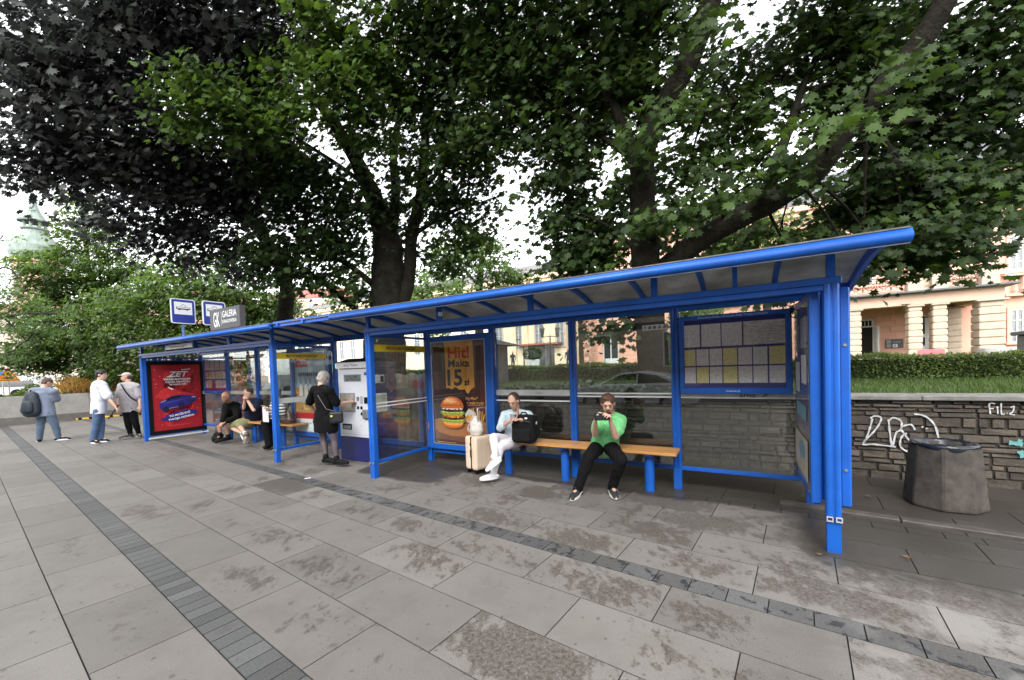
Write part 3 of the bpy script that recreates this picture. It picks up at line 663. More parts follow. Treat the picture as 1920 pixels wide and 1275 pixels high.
# lavender poster of the far shelter
cs, x0, x1, z0, z1, y = ad_frame(LS, LX, bayL[3]+.02, tL1-.05)
w_, h_ = x1-x0, z1-z0
f = Flat((x0, y, z0), (w_, 0, 0), (0, 0, h_), (0, -1, 0)); PL = [C(176, 200, 214), C(206, 40, 60), C(232, 228, 222), C(70, 66, 100), C(196, 146, 84), C(226, 192, 130), C(228, 232, 238), C(196, 40, 48), C(110, 90, 60)]
f.rect(0, 1, 0, 1, 0); f.rect(.04, .42, .82, .97, 1); f.text('Festiwal', .23, .90, .06, 6, w=.3, bold=.02); f.text('lawendy', .23, .85, .05, 6, w=.26, bold=.01)
f.poly([(0, .24), (1, .24), (1, .5), (.8, .56), (.5, .52), (.2, .58), (0, .55)], 4)
for i in range(60):
    u, v = random.random(), .26+random.random()*.28; f.ell(u, v, random.uniform(.02, .05), random.uniform(.008, .02), random.choice((5, 4, 8)), 7, up=(i % 15 == 0))
for u in (.2, .36, .5, .66, .82):
    f.poly([(u-.06, .45), (u+.06, .45), (u+.05, .57), (u+.02, .60), (u-.02, .60), (u-.05, .57)], 2)
    for k in range(3):
        q = u+(k-1)*.05; f.poly([(u-.004, .6), (u+.004, .6), (q+.004, .72), (q-.004, .72)], 3, up=(k == 0)); f.ell(q, .725, .022, .03, 3, 8, up=False)
f.text('WKRÓTCE', .36, .37, .09, 6, w=.62, bold=.02); f.rect(0, 1, .165, .24, 7); f.rect(0, 1, 0, .165, 6); f.rect(.08, .5, .11, .117, 8); f.rect(.08, .4, .09, .095, 8)
f.build('poster', PL, cs)['label'] = 'pale poster with lavender in white vases over a red band'
trim('poster_trim', cs, x0, x1, z0, z1, y-.03)
# red poster at the far end, seen from inside the shelter
t = tL0; b = MB(); y0, y1 = .02, 1.24; zz0, zz1 = .10, 1.95; x = LX(t)
b.box(x-.10, x+.05, y0, y1, zz0, zz1); cs = b.build('light_box_case', BLUE_D, LS, bevel=.01)
b = MB(); xx = x+.0505; q = .085
b.box(xx, xx+.012, y0+.03, y1-.02, zz0+.03, zz0+.03+q); b.box(xx, xx+.012, y0+.03, y1-.02, zz1-.03-q, zz1-.03); b.box(xx, xx+.0118, y0+.03, y0+.03+q, zz0+.03+q, zz1-.03-q); b.box(xx, xx+.0118, y1-.02-q, y1-.02, zz0+.03+q, zz1-.03-q)
b.build('black_border', BLACK, cs)
b = MB(); b.box(x-.02, x+.06, y0, y1+.02, .045, .075); b.build('bottom_sill', WHITE, cs); b = MB(); b.box(x-.02, x+.02, y0, y1, 1.985, 2.02); b.build('side_rail', BLUE, LS)
py0, py1, pz0, pz1 = y0+.03+q, y1-.02-q, zz0+.03+q, zz1-.03-q
f = Flat((xx+.001, py0, pz0), (0, py1-py0, 0), (0, 0, pz1-pz0), (1, 0, 0), step=.0008)
PZ = [C(168, 30, 40), C(206, 48, 52), C(236, 232, 236), C(46, 42, 128), C(30, 34, 84), C(24, 24, 34), C(70, 74, 170), C(228, 96, 110), C(110, 40, 130), C(226, 176, 70), C(120, 20, 32), C(150, 155, 190)]
f.rect(0, 1, 0, 1, 0)
for i in range(16):
    u, v = random.uniform(.27, .73), random.uniform(.2, .8); f.ell(u, v, random.uniform(.1, .25), random.uniform(.05, .12), 1 if i % 2 else 10, 9, rot=random.random()*3, up=(i % 8 == 0))
f.poly([(.05, .52), (.2, .63), (.34, .66), (.5, .6), (.75, .55), (.9, .5), (.7, .45), (.3, .44)], 1)
for i in range(110):
    u, v = random.uniform(.02, .95), random.uniform(.02, .96)
    if .2 < u < .8 and .6 < v < .95 or .12 < u < .88 and .1 < v < .5: continue
    a = random.uniform(0, 3); s_ = random.uniform(.008, .025); f.poly([(u, v), (u+math.cos(a)*s_, v+math.sin(a)*s_*.6), (u+math.cos(a)*s_-math.sin(a)*.008, v+math.sin(a)*s_*.6+.006), (u-math.sin(a)*.008, v+.006)], random.choice((2, 7, 8, 9, 7)), up=(i == 0))
f.text('ZET', .53, .815, .115, 2, w=.44, bold=.03, shear=.3); f.poly([(.3, .805), (.42, .807), (.41, .822), (.29, .82)], 2); f.poly([(.6, .912), (.80, .925), (.79, .935), (.6, .925)], 2)
f.text('WAKACYJNA', .51, .762, .042, 2, w=.58, bold=.05); f.text('ŻĄDZA PIENIĄDZA', .52, .722, .034, 2, w=.52, bold=.03); f.text('W RADIU ZET', .52, .683, .034, 2, w=.36, bold=.03)
f.poly([(.3, .66), (.315, .665), (.37, .635), (.37, .645), (.42, .622), (.37, .61), (.37, .62), (.33, .635)], 2)
car = [(.12, .40), (.13, .345), (.17, .30), (.24, .29), (.3, .315), (.5, .335), (.62, .35), (.75, .38), (.88, .42), (.905, .455), (.89, .485), (.80, .51), (.66, .525), (.5, .53), (.36, .515), (.24, .47), (.15, .435)]
f.poly(car, 3); f.poly([(.24, .46), (.36, .505), (.5, .52), (.63, .515), (.52, .485), (.38, .47), (.3, .45)], 5); f.poly([(.14, .40), (.3, .43), (.55, .46), (.8, .475), (.55, .445), (.3, .41)], 6)
f.poly([(.15, .42), (.26, .45), (.24, .462), (.15, .435)], 11); f.ell(.25, .315, .055, .045, 5, 18); f.ell(.25, .315, .035, .03, 4, 14); f.ell(.56, .355, .065, .055, 5, 18); f.ell(.56, .355, .042, .037, 4, 14); f.poly([(.30, .325), (.5, .345), (.5, .352), (.3, .333)], 11)
f.poly([(.72, .40), (.86, .43), (.85, .445), (.72, .415)], 5); f.poly([(.78, .48), (.87, .475), (.86, .485), (.79, .49)], 2)
br = [(.16, .15), (.3, .135), (.3, .12), (.5, .14), (.74, .19), (.9, .235), (.86, .25), (.92, .27), (.7, .295), (.45, .265), (.2, .225), (.24, .205), (.12, .18)]
f.poly(br, 3); f.text('TO MOŻE BYĆ', .52, .215, .040, 2, w=.44, bold=.04, rot=.10); f.text('TWOJA HONDA!', .55, .163, .040, 2, w=.54, bold=.04, rot=.10)
f.rect(.28, .72, .068, .072, 7); f.rect(.28, .6, .055, .058, 7)
f.build('poster', PZ, cs)['label'] = 'red poster with white lettering and a blue car'

# ---------------------------------------------------------------- signs on the roof
def stop_sign(px, py, w_, h_, m_, label):
    p = PM(px, py, m_); t = p.dot(SD); zc = p.z; rz = SROT; zr = roof_z(m_)+.02
    r_ = root('bus_stop_sign', label, 'bus stop sign', W(t, m_, zr), SROT, 'bus stop signs on the shelter roof')
    b = MB(); b.cyl((-.03, 0, 0), (-.03, 0, zc-zr), .022, n=12); b.box(-.07, .02, -.05, .05, -.005, .006); b.build('pole', mat('light_blue_pole', (.05, .16, .42), .4), r_)
    def rr(hw, hh, rad, k=4):
        out = []
        for cx, cy, a0 in ((hw-rad, hh-rad, 0), (-hw+rad, hh-rad, 90), (-hw+rad, -hh+rad, 180), (hw-rad, -hh+rad, 270)):
            for i in range(k+1): a = R(a0+90*i/k); out.append((cx+rad*math.cos(a), cy+rad*math.sin(a)))
        return out
    b = MB(); b.prism(rr(w_/2, h_/2, .04), (0, 0, zc-zr), (0, 1, 0), (0, 0, 1), (.02, 0, 0)); b.build('sign_plate', mat('sign_white', (.72, .74, .77), .4), r_)
    f = Flat((.0205, 0, zc-zr), (0, 1, 0), (0, 0, 1), (1, 0, 0), step=.002)
    f.poly(rr(w_/2-.018, h_/2-.018, .03), 0); f.rect(-w_/2+.06, w_/2-.06, -h_*.13, h_/2-.07, 1)
    f.poly([(-.13, .045), (.13, .045), (.12, .09), (-.12, .09)], 2); f.rect(-.11, .11, .06, .082, 1); f.rect(-.1, .1, .035, .045, 2, up=False)
    f.poly([(-.03, .09), (-.05, .12), (0, .15), (.05, .12), (.03, .09), (.04, .12), (0, .14), (-.04, .12)], 2, up=False); f.ell(-.07, .038, .018, .018, 2, 10, up=False); f.ell(.07, .038, .018, .018, 2, 10, up=False)
    f.build('pictogram', [mat('sign_blue', srgb(28, 50, 140), .4), MATS['sign_white'], INK], r_)
stop_sign(343, 584, .44, .53, 3.95, 'blue and white stop sign standing alone at left on the roof')
stop_sign(401, 588, .42, .50, 4.15, 'blue and white stop sign half hidden behind the dark shop board')
ta, za = TZ(399, 603, 3.9); tb, zb = TZ(455, 595, 3.9); zc = (za+zb)/2+.02
r_ = root('advertising_board', 'dark grey board with white lettering on the shelter roof', 'advertising board', W((ta+tb)/2, 3.9, roof_z(3.9)+.02), SROT)
hw = (tb-ta)/2; zr = roof_z(3.9)+.02
b = MB(); b.box(-hw, hw, -.05, .05, zc-zr-.20, zc-zr+.20); b.build('board', mat('dark_board', srgb(62, 62, 66), .5, var=.05), r_, bevel=.008)
b = MB()
for s_ in (-.6, .6): b.box(s_*hw-.02, s_*hw+.02, -.02, .02, -.005, zc-zr-.20)
b.build('bracket', BLACK, r_)
f = Flat((0, -.051, zc-zr), (1, 0, 0), (0, 0, 1), (0, -1, 0)); f.text('GK', -hw*.52, -.14, .40, 0, w=hw*.42, bold=.01); f.rect(-hw*.18, -hw*.165, -.12, .14, 0)
f.text('GALERIA', hw*.36, .02, .17, 0, w=hw*.92, bold=.01); f.text('KRAKOWSKA', hw*.36, -.09, .09, 0, w=hw*.92, bold=.01); f.build('board_lettering', [WHITE], r_)

# ---------------------------------------------------------------- benches
WOOD = mat('bench_wood', (.50, .24, .07), .42, var=.35, vscale=3, bump=.15, bscale=60, coat=.25)
n_ = WOOD.node_tree; 
for q in n_.nodes:
    if q.type == 'TEX_NOISE' and abs(q.inputs['Scale'].default_value-3) < .01:
        mp = n_.nodes.new('ShaderNodeMapping'); mp.inputs['Scale'].default_value = (.6, 14, 14); tcn = [a for a in n_.nodes if a.type == 'TEX_COORD'][0]
        n_.links.new(tcn.outputs['Object'], mp.inputs[0]); n_.links.new(mp.outputs[0], q.inputs['Vector'])
def bench(t0, t1, m0, m1, legs, label):
    r_ = root('bench', label, 'bench', W(t0, m0), SROT, 'wooden benches in the shelters'); L_ = t1-t0; D = m1-m0
    n = 3; pw = D/n
    for i in range(n):
        b = MB(); b.box(0, L_, i*pw+.004, (i+1)*pw-.004, .452, .492); b.build('seat_plank', WOOD, r_, bevel=.008)
    for t in legs:
        b = MB(); b.cyl((t-t0, D*.5, 0), (t-t0, D*.5, .43), .054, n=20); b.build('leg', BLUE, r_, smooth=False)
        b = MB(); b.box(t-t0-.035, t-t0+.035, .03, D-.03, .43, .451); b.build('seat_bracket', BLUE_D, r_)
bench(-3.12, -.66, 4.64, 4.98, (-2.9, -2.04, -.98), 'honey wood bench with the two seated young people and a black backpack')
bench(T(440, 4.8, 790)-.5, T(551, 4.66, 790), 4.62, 4.96, (T(440, 4.8, 790)-.2, T(478, 4.79, 820), T(531, 4.79, 820)), 'wooden bench in the far shelter under the three seated people')

# ---------------------------------------------------------------- ticket machine
def machine():
    mF = 4.45; tA = -6.06; wd = .77; dp = .60; H = 1.56
    r_ = root('ticket_machine', 'white and navy ticket machine with a touch screen between the two shelters', 'ticket machine', W(tA, mF), SROT)
    MW = mat('machine_white', (.62, .64, .69), .38, var=.04, vscale=3, dirt=.06); MN = mat('machine_navy', srgb(30, 34, 92), .35, var=.1, vscale=2, coat=.2)
    b = MB(); b.box(0, wd, .0, dp, .0, .40); b.build('base', MN, r_, bevel=.01)
    b = MB(); b.box(0, wd, .03, dp, .40, H-.0); b.build('cabinet', MN, r_, bevel=.008)
    b = MB(); b.box(.01, wd-.0, -.005, .029, .405, H-.005); b.build('front_door', MW, r_, bevel=.012)
    b = MB(); b.box(-.01, wd+.01, -.03, .12, H+.001, H+.105); b.build('header', WHITE, r_, bevel=.01)
    f = Flat((wd/2, -.0305, H+.028), U_, V_, N_); f.text('Bilety  Tickets', 0, .008, .055, 0, w=.34); f.build('header_lettering', [mat('grey_blue_ink', (.12, .14, .25), .5)], r_)
    GR = mat('green_lamp', (.05, .75, .30), .4, emit=1.2)
    for x in (-.03, wd+.012):
        b = MB(); b.box(x, x+.018, -.02, .04, H+.01, H+.09); b.build('status_lamp', GR, r_, bevel=.004)
    b = MB(); b.add([(-.02, -.02, H+.107), (wd+.02, -.02, H+.107), (wd+.02, dp+.02, H+.107), (-.02, dp+.02, H+.107), (.12, .12, H+.17), (wd-.12, .12, H+.17), (wd-.12, dp-.1, H+.17), (.12, dp-.1, H+.17)], [(0, 1, 5, 4), (1, 2, 6, 5), (2, 3, 7, 6), (3, 0, 4, 7), (4, 5, 6, 7), (3, 2, 1, 0)]); b.build('roof_cap', BLACK, r_)
    b = MB(); b.box(0, wd, .125, dp, H+.001, H+.106); b.build('upper_box', MN, r_)
    def pn(u0, u1, z0, z1, m_, name, d=.012, y=-.005, bv=.003):
        b = MB(); b.box(u0*wd, u1*wd, y-d, y, z0, z1); return b.build(name, m_, r_, bevel=bv)
    GREY = mat('grey_metal', (.22, .23, .25), .4, metal=.3)
    pn(.22, .78, 1.34, 1.46, GREY, 'window_frame', .006); pn(.25, .75, 1.355, 1.445, mat('lcd', (.09, .11, .11), .15, var=.8, vscale=14), 'display', .009)
    pn(.07, .56, .83, 1.15, GREY, 'screen_frame', .012); pn(.10, .53, .85, 1.13, mat('touch_screen', (.30, .26, .22), .12, var=.5, vscale=6, spec=.8), 'screen', .0145)
    pn(.62, .69, 1.02, 1.09, GREY, 'keypad', .014); pn(.73, .80, .98, 1.10, mat('grey_light', (.35, .36, .38), .5), 'note_slot', .014); pn(.86, .95, .98, 1.08, BLACK, 'card_slot', .016)
    pn(.62, .68, .88, .93, BLACK, 'coin_slot', .01); pn(.73, .79, .88, .93, BLACK, 'scanner', .012); pn(.73, .80, .78, .83, BLACK, 'button_panel', .01)
    pn(.83, 1.0, .73, .88, GREY, 'coin_tray', .05, bv=.015); pn(.12, .42, .53, .625, BLACK, 'ticket_tray', .01); pn(.15, .4, .54, .60, GREY, 'tray_flap', .014)
    pn(.88, .95, 1.44, 1.49, mat('blue_sticker', srgb(60, 70, 150), .5), 'sticker', .002); pn(.02, .98, .455, .458, GREY, 'panel_seam', .0015, bv=0)
    for i in range(6): pn(.70+.02*(i % 3), .71+.02*(i % 3), .70-.1*(i//3), .705-.1*(i//3), BLACK, 'rivet', .002, bv=0)
    # devices on the right flank
    b = MB(); b.box(wd, wd+.05, .05, .30, 1.30, 1.44); b.build('side_reader', WHITE, r_, bevel=.012)
    b = MB(); b.box(wd+.051, wd+.06, .20, .27, 1.32, 1.42); b.build('reader_eye', BLACK, r_, bevel=.004)
    b = MB(); b.box(wd, wd+.02, .07, .36, .82, 1.13); b.build('side_panel_frame', WHITE, r_, bevel=.006)
    b = MB(); b.box(wd+.021, wd+.025, .10, .33, .86, 1.10); b.build('side_panel', mat('cream_panel', (.5, .52, .42), .4), r_)
    b = MB(); b.box(wd, wd+.02, .05, .34, .42, .62); b.build('service_hatch', mat('hatch_navy', srgb(44, 48, 120), .4), r_, bevel=.004)
machine()

# ---------------------------------------------------------------- litter bin
cx = G(1770, 946)
CONC = mat('bin_concrete', (.030, .024, .018), .7, var=.45, vscale=9, bump=.8, bscale=130, col2=(.095, .082, .066), detail=12)
r_ = root('litter_bin', 'octagonal dark concrete litter bin lined with a black bag by the stone wall', 'litter bin', cx, .35)
b = MB(); b.lathe([(.295, 0), (.297, .03), (.25, .585), (.243, .605), (.205, .605), (.195, .55), (.195, .30)], n=8, ph=math.pi/8); b.build('bin_body', CONC, r_, bevel=.012)
b = MB(); n = 48; vs = []
prof = [(.236, .575), (.246, .597), (.238, .616), (.220, .624), (.20, .605), (.18, .55), (.17, .4), (.16, .33), (.02, .33)]
rnd = random.Random(3)
for k, (rr_, z) in enumerate(prof):
    for j in range(n):
        a = 2*math.pi*j/n; q = 1+.012*math.sin(a*13+k)+rnd.uniform(-.008, .008); vs.append((math.cos(a)*rr_*q, math.sin(a)*rr_*q, z+rnd.uniform(-.005, .005)*(k > 0)+(.02*math.sin(a*3) if k == 0 else 0)))
b.add(vs, [(i*n+j, i*n+(j+1) % n, (i+1)*n+(j+1) % n, (i+1)*n+j) for i in range(len(prof)-1) for j in range(n)]); b.build('bag_liner', mat('bin_bag', (.012, .014, .022), .25, bump=.4, bscale=30), r_, smooth=True)

# ---------------------------------------------------------------- suitcase, bags
def rbox(mb, x0, x1, y0, y1, z0, z1, r=.03, M=None, k=4):
    """box with rounded vertical edges and softened top/bottom"""
    out = []
    for cx_, cy_, a0 in ((x1-r, y1-r, 0), (x0+r, y1-r, 90), (x0+r, y0+r, 180), (x1-r, y0+r, 270)):
        for i in range(k+1): a = R(a0+90*i/k); out.append((cx_, cy_, math.cos(a), math.sin(a)))
    lay = [(z0, r*.45), (z0+r*.3, r*.8), (z0+r, r), (z1-r, r), (z1-r*.3, r*.8), (z1, r*.45)]; vs = []
    for z, q in lay:
        for a in out: vs.append(Vector((a[0]+a[2]*q, a[1]+a[3]*q, z)))
    n = len(out); fs = [(i*n+j, i*n+(j+1) % n, (i+1)*n+(j+1) % n, (i+1)*n+j) for i in range(5) for j in range(n)]+[tuple(range(n))[::-1], tuple(5*n+j for j in range(n))]
    if M: vs = [M@v for v in vs]
    mb.add(vs, fs)
p = G(899, 888); CREAM = mat('cream_shell', (.70, .56, .42), .35, var=.03)
r_ = root('suitcase', 'cream hard shell suitcase with black zip and extended handle beside the seated woman', 'suitcase', (p.x, p.y+.12, 0), SROT-.25)
for s_ in (-1, 1):
    b = MB(); rbox(b, .006 if s_ > 0 else -.125, .125 if s_ > 0 else -.006, -.17, .17, .06, .53, .035)
    sh = b.build('shell', CREAM, r_, smooth=False); b = MB()
    for i in range(3): b.box(s_*.1255-.0015, s_*.1255+.0015, -.1+.08*i, -.085+.08*i, .12, .47)
    b.build('ridge', CREAM, sh)
b = MB(); rbox(b, -.006, .006, -.163, .163, .067, .523, .005); b.build('zip', BLACK, r_)
b = MB()
for x in (-.085, .085):
    for y_ in (-.13, .13): b.cyl((x-.014, y_, .028), (x+.014, y_, .028), .028, n=14); b.box(x-.02, x+.02, y_-.02, y_+.02, .045, .062)
for x in (-.085, .085):
    for y_ in (-.13, .13):
        q = MB(); q.cyl((x-.015, y_, .028), (x+.015, y_, .028), .027, n=16); q.box(x-.012, x+.012, y_-.012, y_+.012, .04, .06); q.build('wheel', BLACK, r_)
b = MB(); b.tube([(.06, .10, .53), (.06, .10, .90), (.06, .085, .925), (.06, -.0, .93), (.06, -.045, .925), (.06, -.06, .90), (.06, -.06, .53)], .0085, 8); b.build('pull_handle', ALU, r_, smooth=True)
b = MB(); b.tube([(.03, -.171, .24), (.03, -.19, .25), (.03, -.19, .34), (.03, -.171, .35)], .008, 8); b.build('side_handle', BLACK, r_)
b = MB(); b.box(.0, .02, -.175, -.168, .40, .44); b.build('lock', BLACK, r_)
# ---------------------------------------------------------------- people: one continuous skin each, clothing as its own pieces
def skin_surface(mb, voxel, smooth_it=3, dec=0):
    me = bpy.data.meshes.new('tmp'); me.from_pydata(mb.v, [], mb.f)
    bm = bmesh.new(); bm.from_mesh(me); bmesh.ops.recalc_face_normals(bm, faces=bm.faces); bm.to_mesh(me); bm.free()
    o = bpy.data.objects.new('tmp', me); COL.objects.link(o)
    m = o.modifiers.new('r', 'REMESH'); m.mode = 'VOXEL'; m.voxel_size = voxel; m.adaptivity = 0
    s_ = o.modifiers.new('s', 'SMOOTH'); s_.factor = .5; s_.iterations = smooth_it
    dg = bpy.context.evaluated_depsgraph_get(); dg.update(); r_ = bpy.data.meshes.new_from_object(o.evaluated_get(dg))
    bpy.data.objects.remove(o); bpy.data.meshes.remove(me); return r_
def wrinkle(me, amp, sc, seed=0, stretch=(1, 1, 1)):
    n = len(me.vertices); co = np.empty(n*3); me.vertices.foreach_get('co', co); no = np.empty(n*3); me.vertex_normals.foreach_get('vector', no)
    co = co.reshape(-1, 3); no = no.reshape(-1, 3); st = Vector(stretch)
    q = np.array([noise.noise(Vector((c[0]*sc*st.x+seed, c[1]*sc*st.y, c[2]*sc*st.z)))+.5*noise.noise(Vector(c)*sc*2.3+Vector((seed, 3, 1))) for c in co])
    me.vertices.foreach_set('co', (co+no*(q*amp)[:, None]).ravel()); me.update()
def rc(mb, pts, rad, sq=1., side=None, n=12):
    """limb: swept rounded section with domed ends"""
    pts = [Vector(p) for p in pts]; d0 = (pts[0]-pts[1]).normalized(); d1 = (pts[-1]-pts[-2]).normalized(); r0_, r1_ = rad[0], rad[-1]
    P = [pts[0]+d0*r0_*.9*min(1, sq*1.1), pts[0]+d0*r0_*.6*min(1, sq*1.1)]+pts+[pts[-1]+d1*r1_*.6*min(1, sq*1.1), pts[-1]+d1*r1_*.9*min(1, sq*1.1)]
    Rr = [r0_*.4, r0_*.8]+list(rad)+[r1_*.8, r1_*.4]; mb.tube(P, Rr, n, True, None, sq, side)
SKIN = mat('skin', (.50, .27, .18), .5, var=.06, vscale=12, spec=.35); SKIN_P = mat('skin_fair', (.58, .35, .26), .5, var=.06, vscale=12, spec=.35); SKIN_R = mat('skin_tan', (.42, .21, .13), .5, var=.08, vscale=12)
def hand(mb, wr, d, nrm, sd, k=1., curl=.5, fing=None, spread=.12):
    d = d.normalized(); sd = (sd-d*sd.dot(d)).normalized(); nrm = nrm.normalized(); nrm = (nrm-d*nrm.dot(d)-sd*nrm.dot(sd)).normalized()
    rc(mb, [wr, wr+d*.035*k], [.026*k, .03*k], .62, sd, 10); rc(mb, [wr+d*.035*k, wr+d*.085*k], [.034*k, .04*k], .42, sd, 12)
    L_ = (.072, .082, .076, .060); off = (.030, .010, -.010, -.029)
    for i in range(4):
        b0 = wr+d*(.088-.004*abs(i-1))*k+sd*off[i]*k; a = curl*(1+.1*i); l_ = L_[i]*k; dd = (d+sd*spread*(1.5-i)*.5).normalized()
        d1 = dd*math.cos(a*.7)+nrm*math.sin(a*.7); d2 = dd*math.cos(a*1.7)+nrm*math.sin(a*1.7)
        p1 = b0+d1*l_*.5; p2 = p1+d2*l_*.5; rc(mb, [b0-d*.012*k, b0, p1, p2], [.0095*k, .0095*k, .0088*k, .0072*k], 1, None, 8)
    t0_ = wr+d*.03*k+sd*.028*k; t1_ = t0_+(sd*.75+d*.6+nrm*.35).normalized()*.035*k; t2_ = t1_+(d*.9+sd*.15+nrm*.4).normalized()*.034*k
    rc(mb, [t0_, t1_, t2_], [.014*k, .011*k, .009*k], 1, None, 8)
def head(mb, c, f, u, k=1., jaw=1.):
    f = f.normalized(); u = (u-f*u.dot(f)).normalized(); r_ = f.cross(u); M = Matrix((r_, f, u)).transposed()
    mb.ell(c+u*.025*k-f*.012*k, .074*k, .092*k, .092*k, M, 18, 12); mb.ell(c-u*.03*k+f*.022*k, .060*k*jaw, .066*k, .075*k, M, 16, 10)
    mb.ell(c-u*.075*k+f*.052*k, .034*k*jaw, .030*k, .030*k, M, 12, 8)
    mb.tube([c+u*.018*k+f*.075*k, c-u*.018*k+f*.098*k, c-u*.028*k+f*.090*k], [.008*k, .014*k, .012*k], 8)
    mb.ell(c+u*.028*k+f*.070*k, .05*k, .018*k, .012*k, M, 12, 6)
    mb.ell(c-u*.050*k+f*.080*k, .022*k, .013*k, .009*k, M, 10, 6)
    for s_ in (-1, 1): mb.ell(c+r_*s_*.074*k-f*.006*k-u*.005*k, .010*k, .020*k, .031*k, M, 10, 6)
    return M, r_, f, u
class Fig:
    def __init__(s, label, J, k=1., skin=None, voxel=.008, group=None, base=None):
        s.J = {a: Vector(b) for a, b in J.items()}; s.k = k; s.vx = voxel; s.skin = skin or SKIN
        b_ = base or ((s.J['anL']+s.J['anR'])/2); s.base = Vector((b_.x, b_.y, 0))
        for a in s.J: s.J[a] = s.J[a]-s.base
        s.r = root('person', label, 'person', s.base, 0, group)
        j = s.J; s.side = (j['shR']-j['shL']).normalized(); s.hside = (j['hipR']-j['hipL']).normalized()
        s.body = MB()
    def add(s, name, mb, m_, voxel=None, sm=3, wr=0, wsc=9, st=(1, 1, 1), parent=None):
        me = skin_surface(mb, voxel or s.vx, sm)
        if wr: wrinkle(me, wr, wsc, random.random()*50, st)
        return link_mesh(name, me, m_, parent or s.r, smooth=True)
    def torso(s, mb, g=0., chest=1., belly=1., low=.0, hipw=1.):
        j = s.J; k = s.k; pel = (j['hipL']+j['hipR'])/2; sh = (j['shL']+j['shR'])/2; nk = j['neck']; up = (sh-pel)
        fw = s.side.cross(up.normalized()) if False else up.normalized().cross(s.side)
        A = pel-up.normalized()*(.03+low); sq = .66
        pts = [A, pel+up*.12, pel+up*.35, pel+up*.68, sh-up*.06, sh+(nk-sh)*.35]
        rad = [.158*hipw+g, .155*hipw+g, .138*belly+g, .158*chest+g, .162*chest+g, .105+g]; rad = [r_*k for r_ in rad]
        mb.tube(pts, rad, 20, True, None, sq, s.side)
        for q in ('shL', 'shR'): rc(mb, [sh+(nk-sh)*.4, j[q]], [(.062+g)*k, (.055+g)*k], 1, None, 12)
    def arm(s, mb, q, g=0, to=1., r=(.050, .041, .038, .026), upto=1.):
        j = s.J; k = s.k; a, b, c = j['sh'+q], j['el'+q], j['wr'+q]
        if upto < 1: b2 = a+(b-a)*upto; rc(mb, [a, a+(b2-a)*.5, b2], [(r[0]+g)*k, (r[0]+g*1.15)*k, (r[0]+g*1.5)*k], 1, None, 14); return
        rc(mb, [a, a+(b-a)*.5, b], [(r[0]+g)*k, (r[1]+.003+g)*k, (r[1]-.003+g)*k], 1, None, 14)
        rc(mb, [b, b+(c-b)*.35, b+(c-b)*to], [(r[1]-.003+g)*k, (r[2]+g)*k, (r[3]+g+(1-to)*.01)*k], .92, None, 14)
    def leg(s, mb, q, g=0., to=1., upto=1., r=(.083, .062, .05, .034), flare=0):
        j = s.J; k = s.k; a, b, c = j['hip'+q], j['kn'+q], j['an'+q]
        if upto < 1: b2 = a+(b-a)*upto; rc(mb, [a, a+(b2-a)*.5, b2], [(r[0]+g)*k, (r[0]-.006+g+flare*.5)*k, (r[1]+.008+g+flare)*k], 1, None, 16); return
        rc(mb, [a, a+(b-a)*.5, b], [(r[0]+g)*k, (r[0]-.012+g)*k, (r[1]-.004+g)*k], 1, None, 16)
        b2 = b+(c-b)*to; calf = (b-a).normalized()+(c-b).normalized()
        rc(mb, [b, b+(c-b)*.3, b+(c-b)*.7, b2], [(r[1]-.006+g)*k, (r[2]+.006+g)*k, (r[3]+.008+g+flare*.5)*k, (r[3]+g+flare)*k], 1, None, 16)
    def skinbody(s, look, up=Vector((0, 0, 1)), hands=True, jaw=1., legs=True, handspec=None, eyes=True, beard=None):
        j = s.J; k = s.k; mb = s.body; hc = j['head']
        s.hM, s.hr, s.hf, s.hu = head(mb, hc, Vector(look), up, k, jaw)
        rc(mb, [j['neck']-(hc-j['neck']).normalized()*.03*k, hc-s.hu*.045*k-s.hf*.02*k], [.056*k, .052*k], 1, None, 12)
        s.torso(mb, -.012)
        for q in 'LR':
            s.arm(mb, q)
            if hands:
                d = (j['wr'+q]-j['el'+q]).normalized()
                hs_ = (handspec or {}).get(q, {}); dd = Vector(hs_.get('d', d)); nr = Vector(hs_.get('n', (0, 0, -1)))
                sdv = Vector(hs_.get('sd', dd.cross(nr)*(1 if q == 'R' else -1))); hand(mb, j['wr'+q], dd, nr, sdv, k*1.0, hs_.get('curl', .5))
            if legs: s.leg(mb, q, -.008, .96)
            # foot
            f_ = (j['toe'+q]-j['an'+q]); rc(mb, [j['an'+q]-Vector((0, 0, .02)), j['an'+q]+f_*.5-Vector((0, 0, .0))], [.027*k, .022*k], .9, None, 10)
        o = s.add('body', mb, s.skin, sm=2)
        if eyes:
            EYE = mat('eye_dark', (.02, .015, .012), .3); 
            for sg in (-1, 1):
                b = MB(); b.ell(hc+s.hr*sg*.03*k+s.hf*.0865*k+s.hu*.006*k, .0125*k, .006*k, .0052*k, s.hM, 10, 6); b.build('eye', EYE, s.r, smooth=True)
                b = MB(); b.ell(hc+s.hr*sg*.031*k+s.hf*.0875*k+s.hu*.031*k, .019*k, .006*k, .004*k, s.hM, 10, 6); b.build('eyebrow', mat('brow', (.05, .03, .02), .8), s.r, smooth=True)
            b = MB(); b.ell(hc+s.hf*.0915*k-s.hu*.052*k, .02*k, .005*k, .0055*k, s.hM, 10, 6); b.build('mouth', mat('lips', (.42, .13, .11), .5), s.r, smooth=True)
        return o
